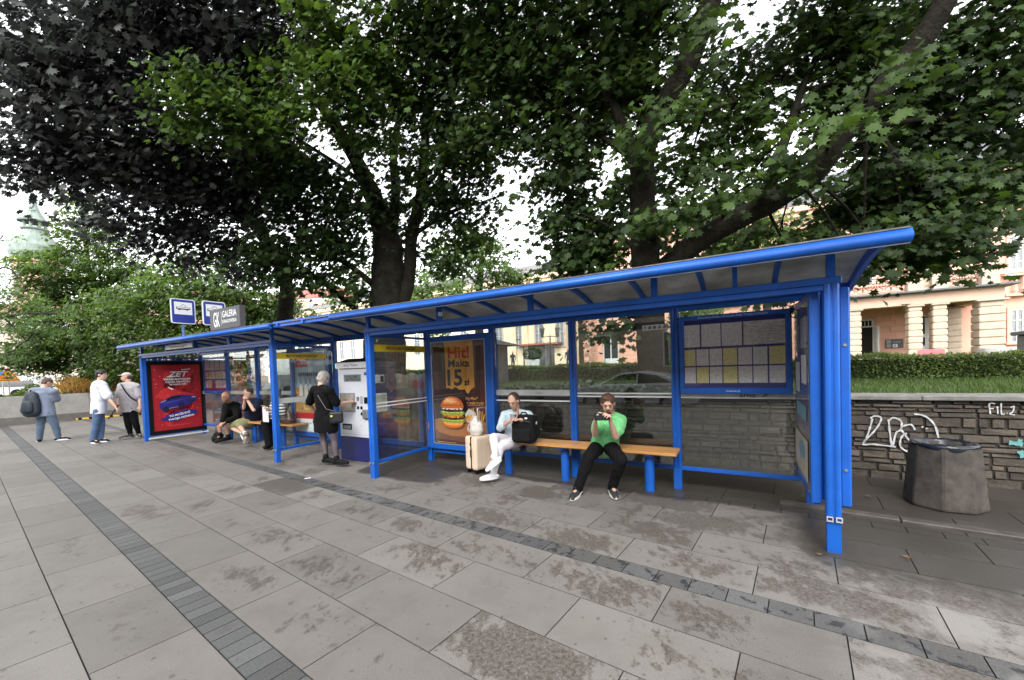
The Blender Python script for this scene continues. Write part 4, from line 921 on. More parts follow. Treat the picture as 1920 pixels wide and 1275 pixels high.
    def shoe(s, q, m_, sole=None, h=.075, ln=None):
        j = s.J; k = s.k; a = j['an'+q]; t = j['toe'+q]; f_ = t-a; f_.z = 0 if abs(f_.z) < .04 or a.z < .16 else f_.z; L_ = f_.length; f_ = f_.normalized()
        drop = a.z; up = Vector((0, 0, 1)) if abs(f_.z) < .1 else f_.cross(Vector((0, 0, 1))).cross(f_).normalized()*(1 if True else 1)
        sole_c = a-up*.075*k; heel = sole_c-f_*.045*k; toe = sole_c+f_*.185*k; sv = f_.cross(up)
        b = MB(); rc(b, [heel+up*.038, sole_c+up*.048*k+f_*.05, toe-f_*.05+up*.034*k, toe+up*.024*k], [.040*k, .047*k, .046*k, .036*k], .75, sv, 14); rc(b, [sole_c+up*.045, a+up*.03], [.044*k, .050*k], 1, None, 12)
        o = s.add('shoe', b, m_, .007, 2)
        b = MB(); vs = []
        for i in range(20):
            a_ = 2*math.pi*i/20; cx_ = .075+.138*math.cos(a_); w_ = .050*math.sin(a_)*(1+.12*math.cos(a_)); vs.append((cx_*k, w_*k))
        b.prism(vs, sole_c+up*.002, f_, sv, up*.032*k); b.build('sole', sole or WHITE, o, bevel=.004)
        return o
    def hair(s, parts, m_, voxel=.007, wr=.003):
        b = MB(); c = s.J['head']; k = s.k
        for (du, df, dr, a, b_, d) in parts: b.ell(c+s.hu*du*k+s.hf*df*k+s.hr*dr*k, a*k, b_*k, d*k, s.hM, 16, 10)
        return s.add('hair', b, m_, voxel, 1, wr, 40)
def foot_toes(an, px, py, z=0.02): return G(px, py, z)
FB = lambda name, col, var=.12, bump=.5, vs=5: mat(name, [c*.5 for c in col] if max(col) < .03 else col, .9, var=var, vscale=vs, bump=bump, bscale=90, spec=.12, sheen=0 if max(col) < .1 else .1)
# ---- woman in pale hoodie, legs crossed
def P(x, y, m): return PM(x, y, m)
J = dict(head=P(963, 752, 4.60), neck=P(968, 771, 4.70), shL=P(991, 778, 4.72), shR=P(946, 778, 4.70), elL=P(1001, 793, 4.62), elR=P(937, 803, 4.62), wrL=P(975, 787, 4.50), wrR=P(955, 790, 4.48),
         hipL=P(972, 826, 4.80), hipR=P(954, 826, 4.78), knR=P(926, 820, 4.36), knL=P(938, 838, 4.38), anR=P(929, 860, 4.27), anL=P(926, 888, 4.36), toeR=P(911, 874, 4.20), toeL=P(905, 898, 4.24))
# right leg crosses over the left one
A = Fig('young woman in pale hooded top and white jeans, legs crossed, looking at her phone', J, .93, SKIN_P, .0065, 'people waiting at the bus stop')
A.skinbody((-.42, -.72, -.42), Vector((0, 0, 1)), jaw=.88, handspec=dict(L=dict(d=(-1, -.15, .05), n=(0, -.2, -1), sd=(0, -1, .3), curl=.7), R=dict(d=(.9, -.15, .35), n=(0, .5, .7), sd=(0, -1, .2), curl=.5)))
b = MB(); A.torso(b, .010, .90, 1.0, -.02, .95); [A.arm(b, q, .013, .45) for q in 'LR']; rc(b, [A.J['neck']+Vector((.05, .02, -.01)), A.J['neck']+Vector((0, .09, .0)), A.J['neck']+Vector((-.07, .03, -.02))], [.035, .05, .035], 1, None, 10)
A.add('hooded_top', b, FB('pale_blue_cotton', (.50, .60, .64), .05), wr=.006, wsc=14)
b = MB(); [rc(b, [A.J['neck']+Vector((x, -.06, -.04)), A.J['neck']+Vector((x*.9-.01, -.11, -.14))], [.0035, .0035], 1, None, 6) for x in (-.035, .03)]; b.build('drawstring', WHITE, A.r)
b = MB(); [A.leg(b, q, .006, .93) for q in 'LR']; A.torso(b, -.004, .5, .7, .0, .98) if False else None
pel = (A.J['hipL']+A.J['hipR'])/2; rc(b, [A.J['hipL'], A.J['hipR']], [.09, .09], 1, None, 14); b_ = A.add('jeans', b, FB('white_denim', (.66, .63, .66), .04), wr=.004, wsc=16)
for q in 'LR': A.shoe(q, mat('white_leather', (.70, .70, .70), .45), WHITE)
A.hair([(.035, -.025, 0, .082, .092, .088), (.0, -.045, 0, .078, .075, .09), (-.05, -.05, 0, .05, .04, .05)], mat('light_brown_hair', (.055, .03, .018), .5, var=.3, vscale=60))
b = MB(); n_ = A.J['neck']; rc(b, [A.J['head']-A.hu*.06-A.hf*.05+A.hr*.05, n_+Vector((.02, -.08, 0)), n_+Vector((.005, -.14, -.10)), n_+Vector((-.01, -.15, -.17))], [.022, .022, .018, .008], .8, None, 10); A.add('ponytail', b, mat('blond_hair', (.30, .17, .08), .5, var=.3, vscale=60), .005, 1)
ph = root('phone', 'small pale phone in the hands of the seated woman', 'phone', P(961, 783, 4.46)); b = MB(); rbox(b, -.036, .036, -.005, .005, -.06, .06, .006); o = b.build('phone_body', mat('phone_grey', (.25, .24, .25), .3), ph); ph.rotation_euler = (R(-50), R(15), R(20))
# ---- man in green T-shirt
J = dict(head=P(1140, 757, 4.50), neck=P(1145, 777, 4.60), shL=P(1165, 787, 4.62), shR=P(1126, 785, 4.60), elL=P(1154, 819, 4.40), elR=P(1116, 814, 4.42), wrL=P(1145, 791, 4.25), wrR=P(1116, 791, 4.25),
         hipL=P(1143, 836, 4.76), hipR=P(1123, 836, 4.76), knR=P(1104, 857, 4.34), knL=P(1164, 862, 4.32), anR=P(1083, 918, 4.30), anL=P(1148, 914, 4.46), toeR=P(1072, 926, 4.13), toeL=P(1156, 924, 4.26))
B = Fig('bearded young man in a green T-shirt and black trousers holding a phone sideways', J, .98, SKIN_P, .0065, 'people waiting at the bus stop')
B.skinbody((-.22, -.85, -.36), Vector((0, 0, 1)), handspec=dict(L=dict(d=(-.25, -.35, .8), n=(-.9, -.2, .0), sd=(-.3, .6, .5), curl=.9), R=dict(d=(.12, -.35, .8), n=(.9, -.2, .1), sd=(.3, .6, .5), curl=.9)))
b = MB(); B.torso(b, .014, .93, 1.05, .05, 1.02); [B.arm(b, q, .017, 1, upto=.68) for q in 'LR']; B.add('t_shirt', b, FB('green_cotton', (.16, .50, .20), .06), wr=.009, wsc=11)
f_ = (B.J['shL']-B.J['shR'])
b = MB(); [B.leg(b, q, .014, 1.05, flare=.006) for q in 'LR']; rc(b, [B.J['hipL'], B.J['hipR']], [.10, .10], 1, None, 14); B.add('trousers', b, FB('black_trousers', (.013, .013, .014), .1), wr=.007, wsc=12)
for q in 'LR':
    o = B.shoe(q, mat('black_suede', (.02, .02, .022), .7), mat('cream_rubber', (.66, .64, .58), .6)); j = B.J['an'+q]; t_ = B.J['toe'+q]-j; t_.z = 0; t_.normalize(); sv = t_.cross(Vector((0, 0, 1)))
    b = MB(); b.ell(j+t_*.075-Vector((0, 0, .018)), .024, .055, .016, Matrix((sv, t_, Vector((0, 0, 1)))).transposed(), 12, 6); b.build('laces', WHITE, o, smooth=True)
    b = MB()
    for s_ in (-1, 1): b.prism([(-.03, -.005), (.05, -.02), (.09, -.03), (.09, -.02), (.04, -.006), (-.03, .006)], j+sv*s_*.0475-Vector((0, 0, .02)), t_, Vector((0, 0, 1)), sv*s_*.002)
    b.build('side_stripe', WHITE, o)
B.hair([(.042, -.018, 0, .084, .094, .078), (.02, -.045, 0, .082, .072, .085), (-.03, -.06, 0, .06, .04, .06), (.088, .012, .012, .06, .05, .03)], mat('brown_hair', (.075, .035, .017), .6, var=.4, vscale=60), wr=.006)
b = MB(); c = B.J['head']; b.ell(c-B.hu*.083+B.hf*.058, .036, .036, .030, B.hM, 14, 8); [rc(b, [c-B.hu*.06+B.hf*.045+B.hr*s_*.045, c-B.hu*.0+B.hr*s_*.066], [.013, .011], 1, None, 8) for s_ in (-1, 1)]
rc(b, [c-B.hu*.040+B.hf*.086-B.hr*.024, c-B.hu*.037+B.hf*.094, c-B.hu*.040+B.hf*.086+B.hr*.024], [.006, .0075, .006], 1, None, 8); B.add('beard', b, mat('brown_beard', (.10, .045, .022), .8, var=.4, vscale=70), .005, 1, .002, 50)
ph = root('phone', 'black phone held sideways by the man in the green shirt', 'phone', P(1129, 781.5, 4.17), SROT*.2); b = MB(); rbox(b, -.082, .082, -.005, .005, -.04, .04, .008); b.build('phone_body', BLACK, ph); ph.rotation_euler = (R(-25), 0, R(-8))
b = MB(); b.box(-.060, -.035, -.0075, -.0055, .012, .032); b.build('camera_bump', mat('camera_glass', (.05, .05, .06), .2), ph, bevel=.002)
# ---- woman in black dress at the machine (seen from behind)
J = dict(head=P(607, 709, 4.12), neck=P(603, 725, 4.06), shL=P(589, 731, 4.09), shR=P(619, 733, 4.03), elL=P(580, 757, 4.14), elR=P(632, 759, 4.12), wrL=P(590, 772, 4.25), wrR=P(650, 754, 4.30),
         hipL=P(601, 788, 4.10), hipR=P(620, 789, 4.05), knL=P(607, 826, 4.10), knR=P(627, 827, 4.08), anL=P(611, 859, 4.06), anR=P(631, 862, 4.05), toeL=P(626, 866, 4.12), toeR=P(645, 870, 4.10))
Cc = Fig('blond woman in a short black dress and sheer tights using the ticket machine', J, .96, SKIN_P, .008, 'people waiting at the bus stop')
Cc.skinbody((.55, .55, -.55), Vector((0, 0, 1)), eyes=False, handspec=dict(R=dict(d=(.8, .55, .1), n=(0, 0, -1), sd=(-.5, .8, .1), curl=.3)))
b = MB(); Cc.torso(b, .022, 1.02, 1.12, .0, 1.0); pel = (Cc.J['hipL']+Cc.J['hipR'])/2; b.tube([pel+Vector((0, 0, .15)), pel, pel-Vector((0, 0, .17))], [.185, .205, .215], 20, True, None, .8, Cc.side); [Cc.arm(b, q, .017, 1, upto=.85) for q in 'LR']; [Cc.leg(b, q, .035, 1, upto=.38) for q in 'LR']
Cc.add('dress', b, FB('black_dress', (.012, .012, .013), .1), wr=.008, wsc=9)
b = MB(); [Cc.leg(b, q, .0, .98) for q in 'LR']; Cc.add('tights', b, mat('sheer_grey_tights', (.085, .062, .075), .55, var=.15, vscale=14))
for q in 'LR': Cc.shoe(q, BLACK, BLACK)
Cc.hair([(.03, -.02, 0, .088, .10, .092), (-.03, -.03, 0, .086, .075, .075), (-.06, .0, -.05, .035, .06, .05), (-.06, .0, .05, .035, .06, .05), (-.055, -.03, 0, .085, .07, .05)], mat('silver_blond_hair', (.30, .28, .25), .5, var=.55, vscale=45), wr=.004)
hb = root('handbag', 'small black shoulder bag on the hip of the woman in the black dress', 'handbag', Cc.base+(Cc.J['hipR']+Vector((.14, -.1, .07))), .4)
b = MB(); rbox(b, -.10, .10, -.04, .04, -.10, .09, .035); b.build('bag_body', mat('black_leather', (.012, .012, .014), .35), hb)
b = MB(); q0 = Cc.base-hb.location; pts = [Cc.J['shL']+Vector((.06, .0, .075)), Cc.J['shL']*.5+Cc.J['shR']*.5+Vector((.0, -.14, -.08)), pel+Vector((.10, -.17, .20)), Cc.J['hipR']+Vector((.14, -.12, .16))]
b.tube([Matrix.Rotation(-.4, 3, 'Z')@(p_+q0) for p_ in pts], .006, 8); b.build('strap', mat('strap_grey', (.10, .10, .10), .5), hb, smooth=True)
b = MB(); b.ell((-.07, -.05, .02), .018, .008, .018); b.build('charm', mat('lime_charm', (.5, .6, .12), .5), hb, smooth=True)
# ---- three seated people in the far shelter
J = dict(head=P(423, 744, 4.52), neck=P(431, 755, 4.66), shL=P(443, 760, 4.78), shR=P(424, 762, 4.58), elL=P(443, 782, 4.62), elR=P(420, 781, 4.46), wrL=P(424, 791, 4.42), wrR=P(416, 791, 4.38),
         hipL=P(440, 789, 4.86), hipR=P(434, 790, 4.76), knR=P(411, 792, 4.42), knL=P(425, 793, 4.50), anR=P(413, 816, 4.42), anL=P(428, 819, 4.52), toeR=P(405, 824, 4.30), toeL=P(417, 828, 4.40))
D_ = Fig('bald man in a black jacket leaning forward on the far bench', J, 1.0, SKIN_R, .010, 'people waiting at the bus stop')
D_.skinbody((-.1, -.95, -.12), Vector((0, 0, 1)))
b = MB(); D_.torso(b, .03, 1.05, 1.15); [D_.arm(b, q, .024, .93) for q in 'LR']; D_.add('jacket', b, FB('black_jacket', (.014, .016, .014), .2), wr=.008, wsc=9)
f_ = (D_.J['neck']+D_.J['hipL'])/2
b = MB(); D_.torso(b, .0, .5, .5) if False else None; [D_.leg(b, q, .016, 1, upto=.92, flare=.012) for q in 'LR']; rc(b, [D_.J['hipL'], D_.J['hipR']], [.10, .10]); D_.add('shorts', b, FB('grey_blue_shorts', (.085, .09, .12), .1), wr=.005)
for q in 'LR': D_.shoe(q, BLACK, BLACK)
D_.hair([(.055, -.03, 0, .070, .082, .062)], mat('shaved_hair', (.20, .12, .09), .7, var=.2, vscale=60), wr=0)
f = None
J = dict(head=P(466, 738, 4.60), neck=P(475, 749, 4.70), shL=P(486, 754, 4.72), shR=P(466, 755, 4.62), elL=P(476, 769, 4.48), elR=P(457, 766, 4.46), wrL=P(464, 750, 4.44), wrR=P(459, 751, 4.42),
         hipL=P(480, 789, 4.84), hipR=P(470, 789, 4.74), knR=P(429, 799, 4.55), knL=P(449, 798, 4.50), anR=P(459, 815, 4.58), anL=P(462, 816, 4.46), toeR=P(466, 826, 4.62), toeL=P(458, 828, 4.36))
E_ = Fig('seated man in navy T-shirt and khaki shorts holding his hands to his mouth', J, 1.0, SKIN_P, .010, 'people waiting at the bus stop')
E_.skinbody((-.75, -.6, -.35), Vector((0, 0, 1)), handspec=dict(L=dict(curl=1.), R=dict(curl=1.)))
b = MB(); E_.torso(b, .024, 1.05, 1.2); [E_.arm(b, q, .024, 1, upto=.8) for q in 'LR']; E_.add('t_shirt', b, FB('navy_cotton', (.016, .020, .045), .15), wr=.006, wsc=10)
b = MB(); [E_.leg(b, q, .022, 1, upto=.88, flare=.015) for q in 'LR']; rc(b, [E_.J['hipL'], E_.J['hipR']], [.11, .11]); E_.add('shorts', b, FB('khaki_shorts', (.22, .21, .11), .1), wr=.006)
for q in 'LR': E_.shoe(q, mat('taupe_shoe', (.16, .13, .10), .7), WHITE); b = MB(); rc(b, [E_.J['an'+q]+(E_.J['kn'+q]-E_.J['an'+q]).normalized()*.03, E_.J['an'+q]+(E_.J['kn'+q]-E_.J['an'+q]).normalized()*.09], [.042, .044]); b.build('sock', mat('white_sock', (.62, .64, .68), .8), E_.r, smooth=True)
E_.hair([(.052, -.03, 0, .077, .088, .066), (.01, -.05, 0, .074, .055, .06)], mat('cropped_dark_hair', (.05, .035, .03), .8, var=.3, vscale=60), wr=0)
J = dict(head=P(516, 737, 4.60), neck=P(520, 750, 4.66), shL=P(530, 756, 4.74), shR=P(514, 757, 4.58), elL=P(530, 776, 4.60), elR=P(512, 776, 4.48), wrL=P(508, 768, 4.42), wrR=P(502, 767, 4.40),
         hipL=P(527, 791, 4.82), hipR=P(519, 792, 4.74), knR=P(497, 794, 4.44), knL=P(503, 793, 4.56), anR=P(505, 833, 4.46), anL=P(509, 831, 4.56), toeR=P(498, 839, 4.34), toeL=P(501, 837, 4.46))
F_ = Fig('woman in a black and white striped top sitting half hidden behind the blue post', J, .93, SKIN_P, .010, 'people waiting at the bus stop')
F_.skinbody((-.85, -.5, -.2), Vector((0, 0, 1)))
ST = mat('striped_knit', (.62, .62, .62), .85); n_ = ST.node_tree.nodes; l_ = ST.node_tree.links; wv = n_.new('ShaderNodeTexWave'); wv.bands_direction = 'Z'; wv.inputs['Scale'].default_value = 5.5; wv.inputs['Distortion'].default_value = .4
tcn = n_.new('ShaderNodeTexCoord'); rp = n_.new('ShaderNodeValToRGB'); rp.color_ramp.interpolation = 'CONSTANT'; rp.color_ramp.elements[0].color = (.02, .02, .025, 1); rp.color_ramp.elements[1].position = .4; rp.color_ramp.elements[1].color = (.62, .62, .62, 1)
l_.new(tcn.outputs['Object'], wv.inputs['Vector']); l_.new(wv.outputs['Fac'], rp.inputs[0]); l_.new(rp.outputs[0], n_['Principled BSDF'].inputs['Base Color'])
b = MB(); F_.torso(b, .022); [F_.arm(b, q, .024, .8) for q in 'LR']; F_.add('striped_top', b, ST, wr=.006)
b = MB(); [F_.leg(b, q, .028, .98, flare=.02) for q in 'LR']; rc(b, [F_.J['hipL'], F_.J['hipR']], [.12, .12]); F_.add('trousers', b, MATS['black_trousers'], wr=.008, wsc=9)
for q in 'LR': F_.shoe(q, BLACK, BLACK)
F_.hair([(.035, -.03, 0, .085, .095, .088), (-.03, -.05, 0, .08, .06, .06)], mat('grey_brown_hair', (.10, .075, .06), .6, var=.3, vscale=60))
# ---- three men standing at the left
def Q(x, y, D): return PD(x, y, D)
d = 10.18
J = dict(head=Q(89, 718, d+.08), neck=Q(83, 728, d), shL=Q(62, 733, d+.02), shR=Q(101, 735, d+.0), elL=Q(58, 752, d+.1), elR=Q(106, 750, d+.10), wrL=Q(78, 757, d+.36), wrR=Q(109, 746, d+.30),
         hipL=Q(79, 774, d), hipR=Q(93, 774, d-.02), knL=Q(76, 796, d), knR=Q(103, 797, d+.04), anL=Q(74, 823, d-.02), anR=Q(110, 820, d+.1), toeL=Q(75, 820, d+.25), toeR=Q(125, 819, d+.16))
S1 = Fig('man in a grey T-shirt with a dark backpack standing at far left', J, 1.08, SKIN_P, .012, 'men standing left of the shelter')
S1.skinbody((.25, .75, -.6), Vector((0, 0, 1)), eyes=False)
b = MB(); S1.torso(b, .028, 1.1, 1.15, .07, 1.08); [S1.arm(b, q, .024, 1, upto=.85) for q in 'LR']; S1.add('t_shirt', b, FB('grey_blue_cotton', (.17, .20, .27), .08), wr=.008, wsc=9)
b = MB(); [S1.leg(b, q, .014, 1., flare=.008) for q in 'LR']; rc(b, [S1.J['hipL'], S1.J['hipR']], [.105, .105]); S1.add('jeans', b, FB('grey_blue_denim', (.10, .14, .20), .15), wr=.007, wsc=10)
S1.shoe('L', BLACK, WHITE); S1.shoe('R', BLACK, WHITE)
S1.hair([(.035, -.02, 0, .080, .095, .082), (-.02, -.05, 0, .074, .05, .06)], mat('light_cropped_hair', (.085, .055, .038), .8, var=.3, vscale=50), wr=.001)
bp = root('backpack', 'dark navy backpack worn by the man at far left', 'backpack', S1.base+(S1.J['shL']+S1.J['shR'])/2+Vector((-.07, -.20, -.28)), .12)
b = MB(); rc(b, [(0, 0, .20), (0, -.02, .0), (0, -.03, -.22)], [.14, .19, .20], .62, Vector((1, 0, 0)), 16); me = skin_surface(b, .012, 3); wrinkle(me, .006, 10); DB = mat('navy_nylon', (.012, .022, .034), .6, var=.2, vscale=6, bump=.3)
link_mesh('bag_body', me, DB, bp, smooth=True); b = MB(); rc(b, [(0, -.11, .02), (0, -.13, -.18)], [.12, .14], .45, Vector((1, 0, 0)), 14); b.build('front_pocket', DB, bp, smooth=True)
for s_ in (-1, 1): b = MB(); b.tube([(s_*.11, .06, .20), (s_*.135, .12, .31), (s_*.15, .20, .33), (s_*.17, .28, .22)], .022, 8, sq=.4); b.build('shoulder_strap', DB, bp, smooth=True)
d = 9.65
J = dict(head=Q(191, 703, d), neck=Q(187, 716, d), shL=Q(181, 722, d+.20), shR=Q(192, 723, d-.18), elL=Q(205, 742, d+.3), elR=Q(204, 747, d-.22), wrL=Q(218, 760, d+.25), wrR=Q(217, 763, d-.22),
         hipL=Q(186, 769, d+.1), hipR=Q(184, 769, d-.08), knL=Q(191, 796, d+.1), knR=Q(179, 797, d-.06), anL=Q(188, 823, d+.05), anR=Q(174, 825, d-.08), toeL=Q(207, 824, d+.05), toeR=Q(188, 829, d-.2))
S2 = Fig('dark haired man in a white T-shirt and blue jeans, seen in profile', J, 1.08, SKIN_P, .012, 'men standing left of the shelter')
S2.skinbody((1, .25, -.12), Vector((0, 0, 1)))
b = MB(); S2.torso(b, .036, 1.08, 1.15, .05, 1.06); [S2.arm(b, q, .028, 1, upto=.85) for q in 'LR']; S2.add('t_shirt', b, FB('white_cotton', (.68, .70, .74), .04), wr=.008, wsc=9)
b = MB(); [S2.leg(b, q, .002, 1., flare=.022) for q in 'LR']; rc(b, [S2.J['hipL'], S2.J['hipR']], [.08, .08]); S2.add('jeans', b, FB('blue_denim', (.09, .15, .26), .18), wr=.008, wsc=10)
S2.shoe('L', BLACK, WHITE); S2.shoe('R', BLACK, WHITE)
S2.hair([(.04, -.02, 0, .084, .10, .082), (.0, -.05, 0, .080, .06, .07)], mat('black_hair', (.016, .012, .011), .6, var=.3, vscale=50))
a0 = Q(219, 764, d-.22); a1 = Q(203, 786, d-.3); st_ = root('walking_stick', 'thin dark stick hanging from the hand of the man in white', 'stick', a1); b = MB(); b.tube([(0, 0, 0), a0-a1], [.008, .012], 8); b.tube([a0-a1, (a0-a1)+Vector((.02, 0, .05)), (a0-a1)+Vector((.06, 0, .05))], .011, 8); b.build('shaft', BLACK, st_)
d = 10.17
J = dict(head=Q(237, 707, d), neck=Q(241, 718, d), shL=Q(256, 725, d+.02), shR=Q(228, 724, d-.02), elL=Q(262, 745, d+.05), elR=Q(223, 744, d-.0), wrL=Q(262, 761, d-.08), wrR=Q(223, 758, d-.12),
         hipL=Q(248, 765, d), hipR=Q(237, 765, d), knL=Q(254, 792, d-.04), knR=Q(240, 792, d-.06), anL=Q(260, 813, d+.06), anR=Q(245, 815, d+.0), toeL=Q(264, 819, d-.16), toeR=Q(233, 819, d-.1))
S3 = Fig('man in a light grey T-shirt and cap with a black crossbody strap, facing the others', J, 1.06, SKIN_P, .012, 'men standing left of the shelter')
S3.skinbody((-.85, -.55, .0), Vector((0, 0, 1)))
b = MB(); S3.torso(b, .028, 1.06, 1.1, .07, 1.05); [S3.arm(b, q, .026, 1, upto=.85) for q in 'LR']; S3.add('t_shirt', b, FB('light_grey_cotton', (.42, .40, .40), .05), wr=.008, wsc=9)
b = MB(); [S3.leg(b, q, .010, 1.) for q in 'LR']; rc(b, [S3.J['hipL'], S3.J['hipR']], [.115, .115]); S3.add('trousers', b, MATS['black_trousers'], wr=.007, wsc=10)
S3.shoe('L', mat('dark_trainer', (.03, .03, .03), .7), mat('grey_rubber', (.3, .3, .3), .6)); S3.shoe('R', MATS['dark_trainer'], MATS['grey_rubber'])
S3.hair([(.0, -.04, 0, .078, .07, .06)], mat('cropped_brown_hair', (.09, .055, .035), .8), wr=0)
b = MB(); c = S3.J['head']; b.ell(c+S3.hu*.055-S3.hf*.01, .086, .102, .062, S3.hM, 16, 8); b.ell(c+S3.hu*.05+S3.hf*.11, .06, .06, .010, S3.hM, 12, 6); S3.add('cap', b, FB('beige_cap', (.50, .45, .40), .05), .008, 1)
b = MB(); b.tube([S3.J['shR']+Vector((.08, -.10, .06)), (S3.J['shR']+S3.J['shL'])/2+Vector((.05, -.175, -.10)), S3.J['shL']+Vector((-.02, -.16, -.26)), S3.J['shL']+Vector((.03, -.06, -.36))], .022, 8, sq=.3); b.build('crossbody_strap', BLACK, S3.r, smooth=True)

# ---- bags
def soft(name, label, cat, loc, rz, pts, rad, sq, m_, extra=None, vx=.008, wr=.006, group=None):
    r_ = root(name, label, cat, loc, rz, group); b = MB(); rc(b, pts, rad, sq, Vector((1, 0, 0)), 18); me = skin_surface(b, vx, 3); wrinkle(me, wr, 14); link_mesh('bag_body', me, m_, r_, smooth=True); return r_
p = P(985, 841, 4.60); BN = mat('black_nylon', (.0055, .0055, .006), .8, spec=.2, var=.2, vscale=6, bump=.4)
bp = root('backpack', 'black backpack standing on the bench between the two seated young people', 'backpack', (p.x, p.y, .494), SROT+.1)
b = MB(); rbox(b, -.165, .165, -.10, .09, .005, .37, .06); me = skin_surface(b, .008, 4); wrinkle(me, .007, 9); link_mesh('bag_body', me, BN, bp, smooth=True)
b = MB(); rbox(b, -.12, .12, -.135, -.09, .03, .20, .03); me = skin_surface(b, .008, 3); wrinkle(me, .004, 12); link_mesh('front_pocket', me, BN, bp, smooth=True)
b = MB(); b.tube([(-.05, -.01, .365), (-.03, -.01, .40), (.03, -.01, .40), (.05, -.01, .365)], .010, 8); b.build('grab_handle', BN, bp, smooth=True)
b = MB(); b.tube([(-.10, -.11, .30), (.0, -.118, .315), (.13, -.11, .29)], .004, 6); b.build('zip', mat('zip_grey', (.08, .08, .08), .4), bp); b = MB(); b.box(.05, .085, -.112, -.108, .33, .35); b.build('badge', WHITE, bp)
p = G(899, 888)
bg_ = soft('drawstring_bag', 'small off white drawstring bag on top of the cream suitcase', 'bag', (p.x-.03, p.y+.10, .535), SROT-.25, [(0, 0, .07), (.0, 0, .16), (-.01, 0, .24)], [.12, .105, .05], .75, mat('offwhite_canvas', (.58, .55, .51), .8, var=.06, bump=.4), wr=.008)
b = MB(); b.tube([(-.05, -.04, .25), (-.10, -.07, .12), (-.08, -.09, .06)], .005, 6); b.build('cord', MATS['offwhite_canvas'], bg_)
p = P(538, 797, 4.72); hb = soft('handbag', 'large brown leather handbag on the bench beside the striped woman', 'handbag', (p.x, p.y, .495), SROT, [(0, 0, .08), (0, 0, .2)], [.20, .15], .5, mat('brown_leather', (.075, .04, .028), .4, var=.25, vscale=6))
b = MB(); b.tube([(-.1, -.02, .28), (-.08, -.02, .40), (.08, -.02, .40), (.1, -.02, .28)], .010, 8); b.build('bag_handle', MATS['brown_leather'], hb, smooth=True); b = MB(); b.box(-.03, .03, -.09, -.084, .2, .23); b.build('gold_clasp', mat('gold', (.5, .36, .12), .3, metal=.8), hb, bevel=.002)
p = G(404, 830); hb = soft('bag', 'black cloth bag on the ground by the bald man', 'bag', (p.x, p.y+.05, .0), SROT, [(0, 0, .10), (0, 0, .17)], [.15, .09], .7, MATS['black_nylon'], vx=.01)
b = MB(); b.tube([(-.03, 0, .24), (.04, -.02, .46), (.05, 0, .48), (.07, 0, .24)], .007, 6); b.build('bag_handle', mat('tan_strap', (.2, .1, .05), .6), hb, smooth=True)
p = G(437, 822); soft('bag', 'black bag under the bench behind the bald man', 'bag', (p.x, p.y+.12, 0), SROT, [(-.06, 0, .13), (.1, 0, .13)], [.12, .12], .9, MATS['black_nylon'], vx=.012)
p = P(498, 776, 4.38); r_ = root('paper_bag', 'white paper sheet held by the striped woman', 'paper', p, SROT); b = MB(); b.box(-.10, .10, -.004, .004, -.16, .14); b.build('sheet', WHITE, r_)
# ---------------------------------------------------------------- scattered leaves (numpy)
def leaf_template(kind):
    if kind == 'maple':
        pts = [(0, -.5), (.10, -.28), (.36, -.30), (.28, -.10), (.50, .06), (.26, .12), (.30, .34), (.12, .24), (0, .55), (-.12, .24), (-.30, .34), (-.26, .12), (-.50, .06), (-.28, -.10), (-.36, -.30), (-.10, -.28)]
        v = np.array([(x, y, -.28*abs(x)-.12*(y-.0)**2) for x, y in pts]+[]); f = [(0, 1, 2, 3, 4, 5, 6, 7, 8), (0, 8, 9, 10, 11, 12, 13, 14, 15)]
    elif kind == 'round':
        pts = [(0, -.5), (.3, -.25), (.38, .05), (.2, .35), (0, .55), (-.2, .35), (-.38, .05), (-.3, -.25)]
        v = np.array([(x, y, -.25*abs(x)) for x, y in pts]); f = [(0, 1, 2, 3, 4), (0, 4, 5, 6, 7)]
    elif kind == 'blade':
        v = np.array([(-.06, 0, 0), (.06, 0, 0), (.03, .1, .6), (0, .28, 1.)]); f = [(0, 1, 2, 3)]
    else:
        v = np.array([(0, -.5, 0), (.27, 0, -.06), (0, .5, 0), (-.27, 0, -.06)]); f = [(0, 1, 2, 3)]
    return v, f
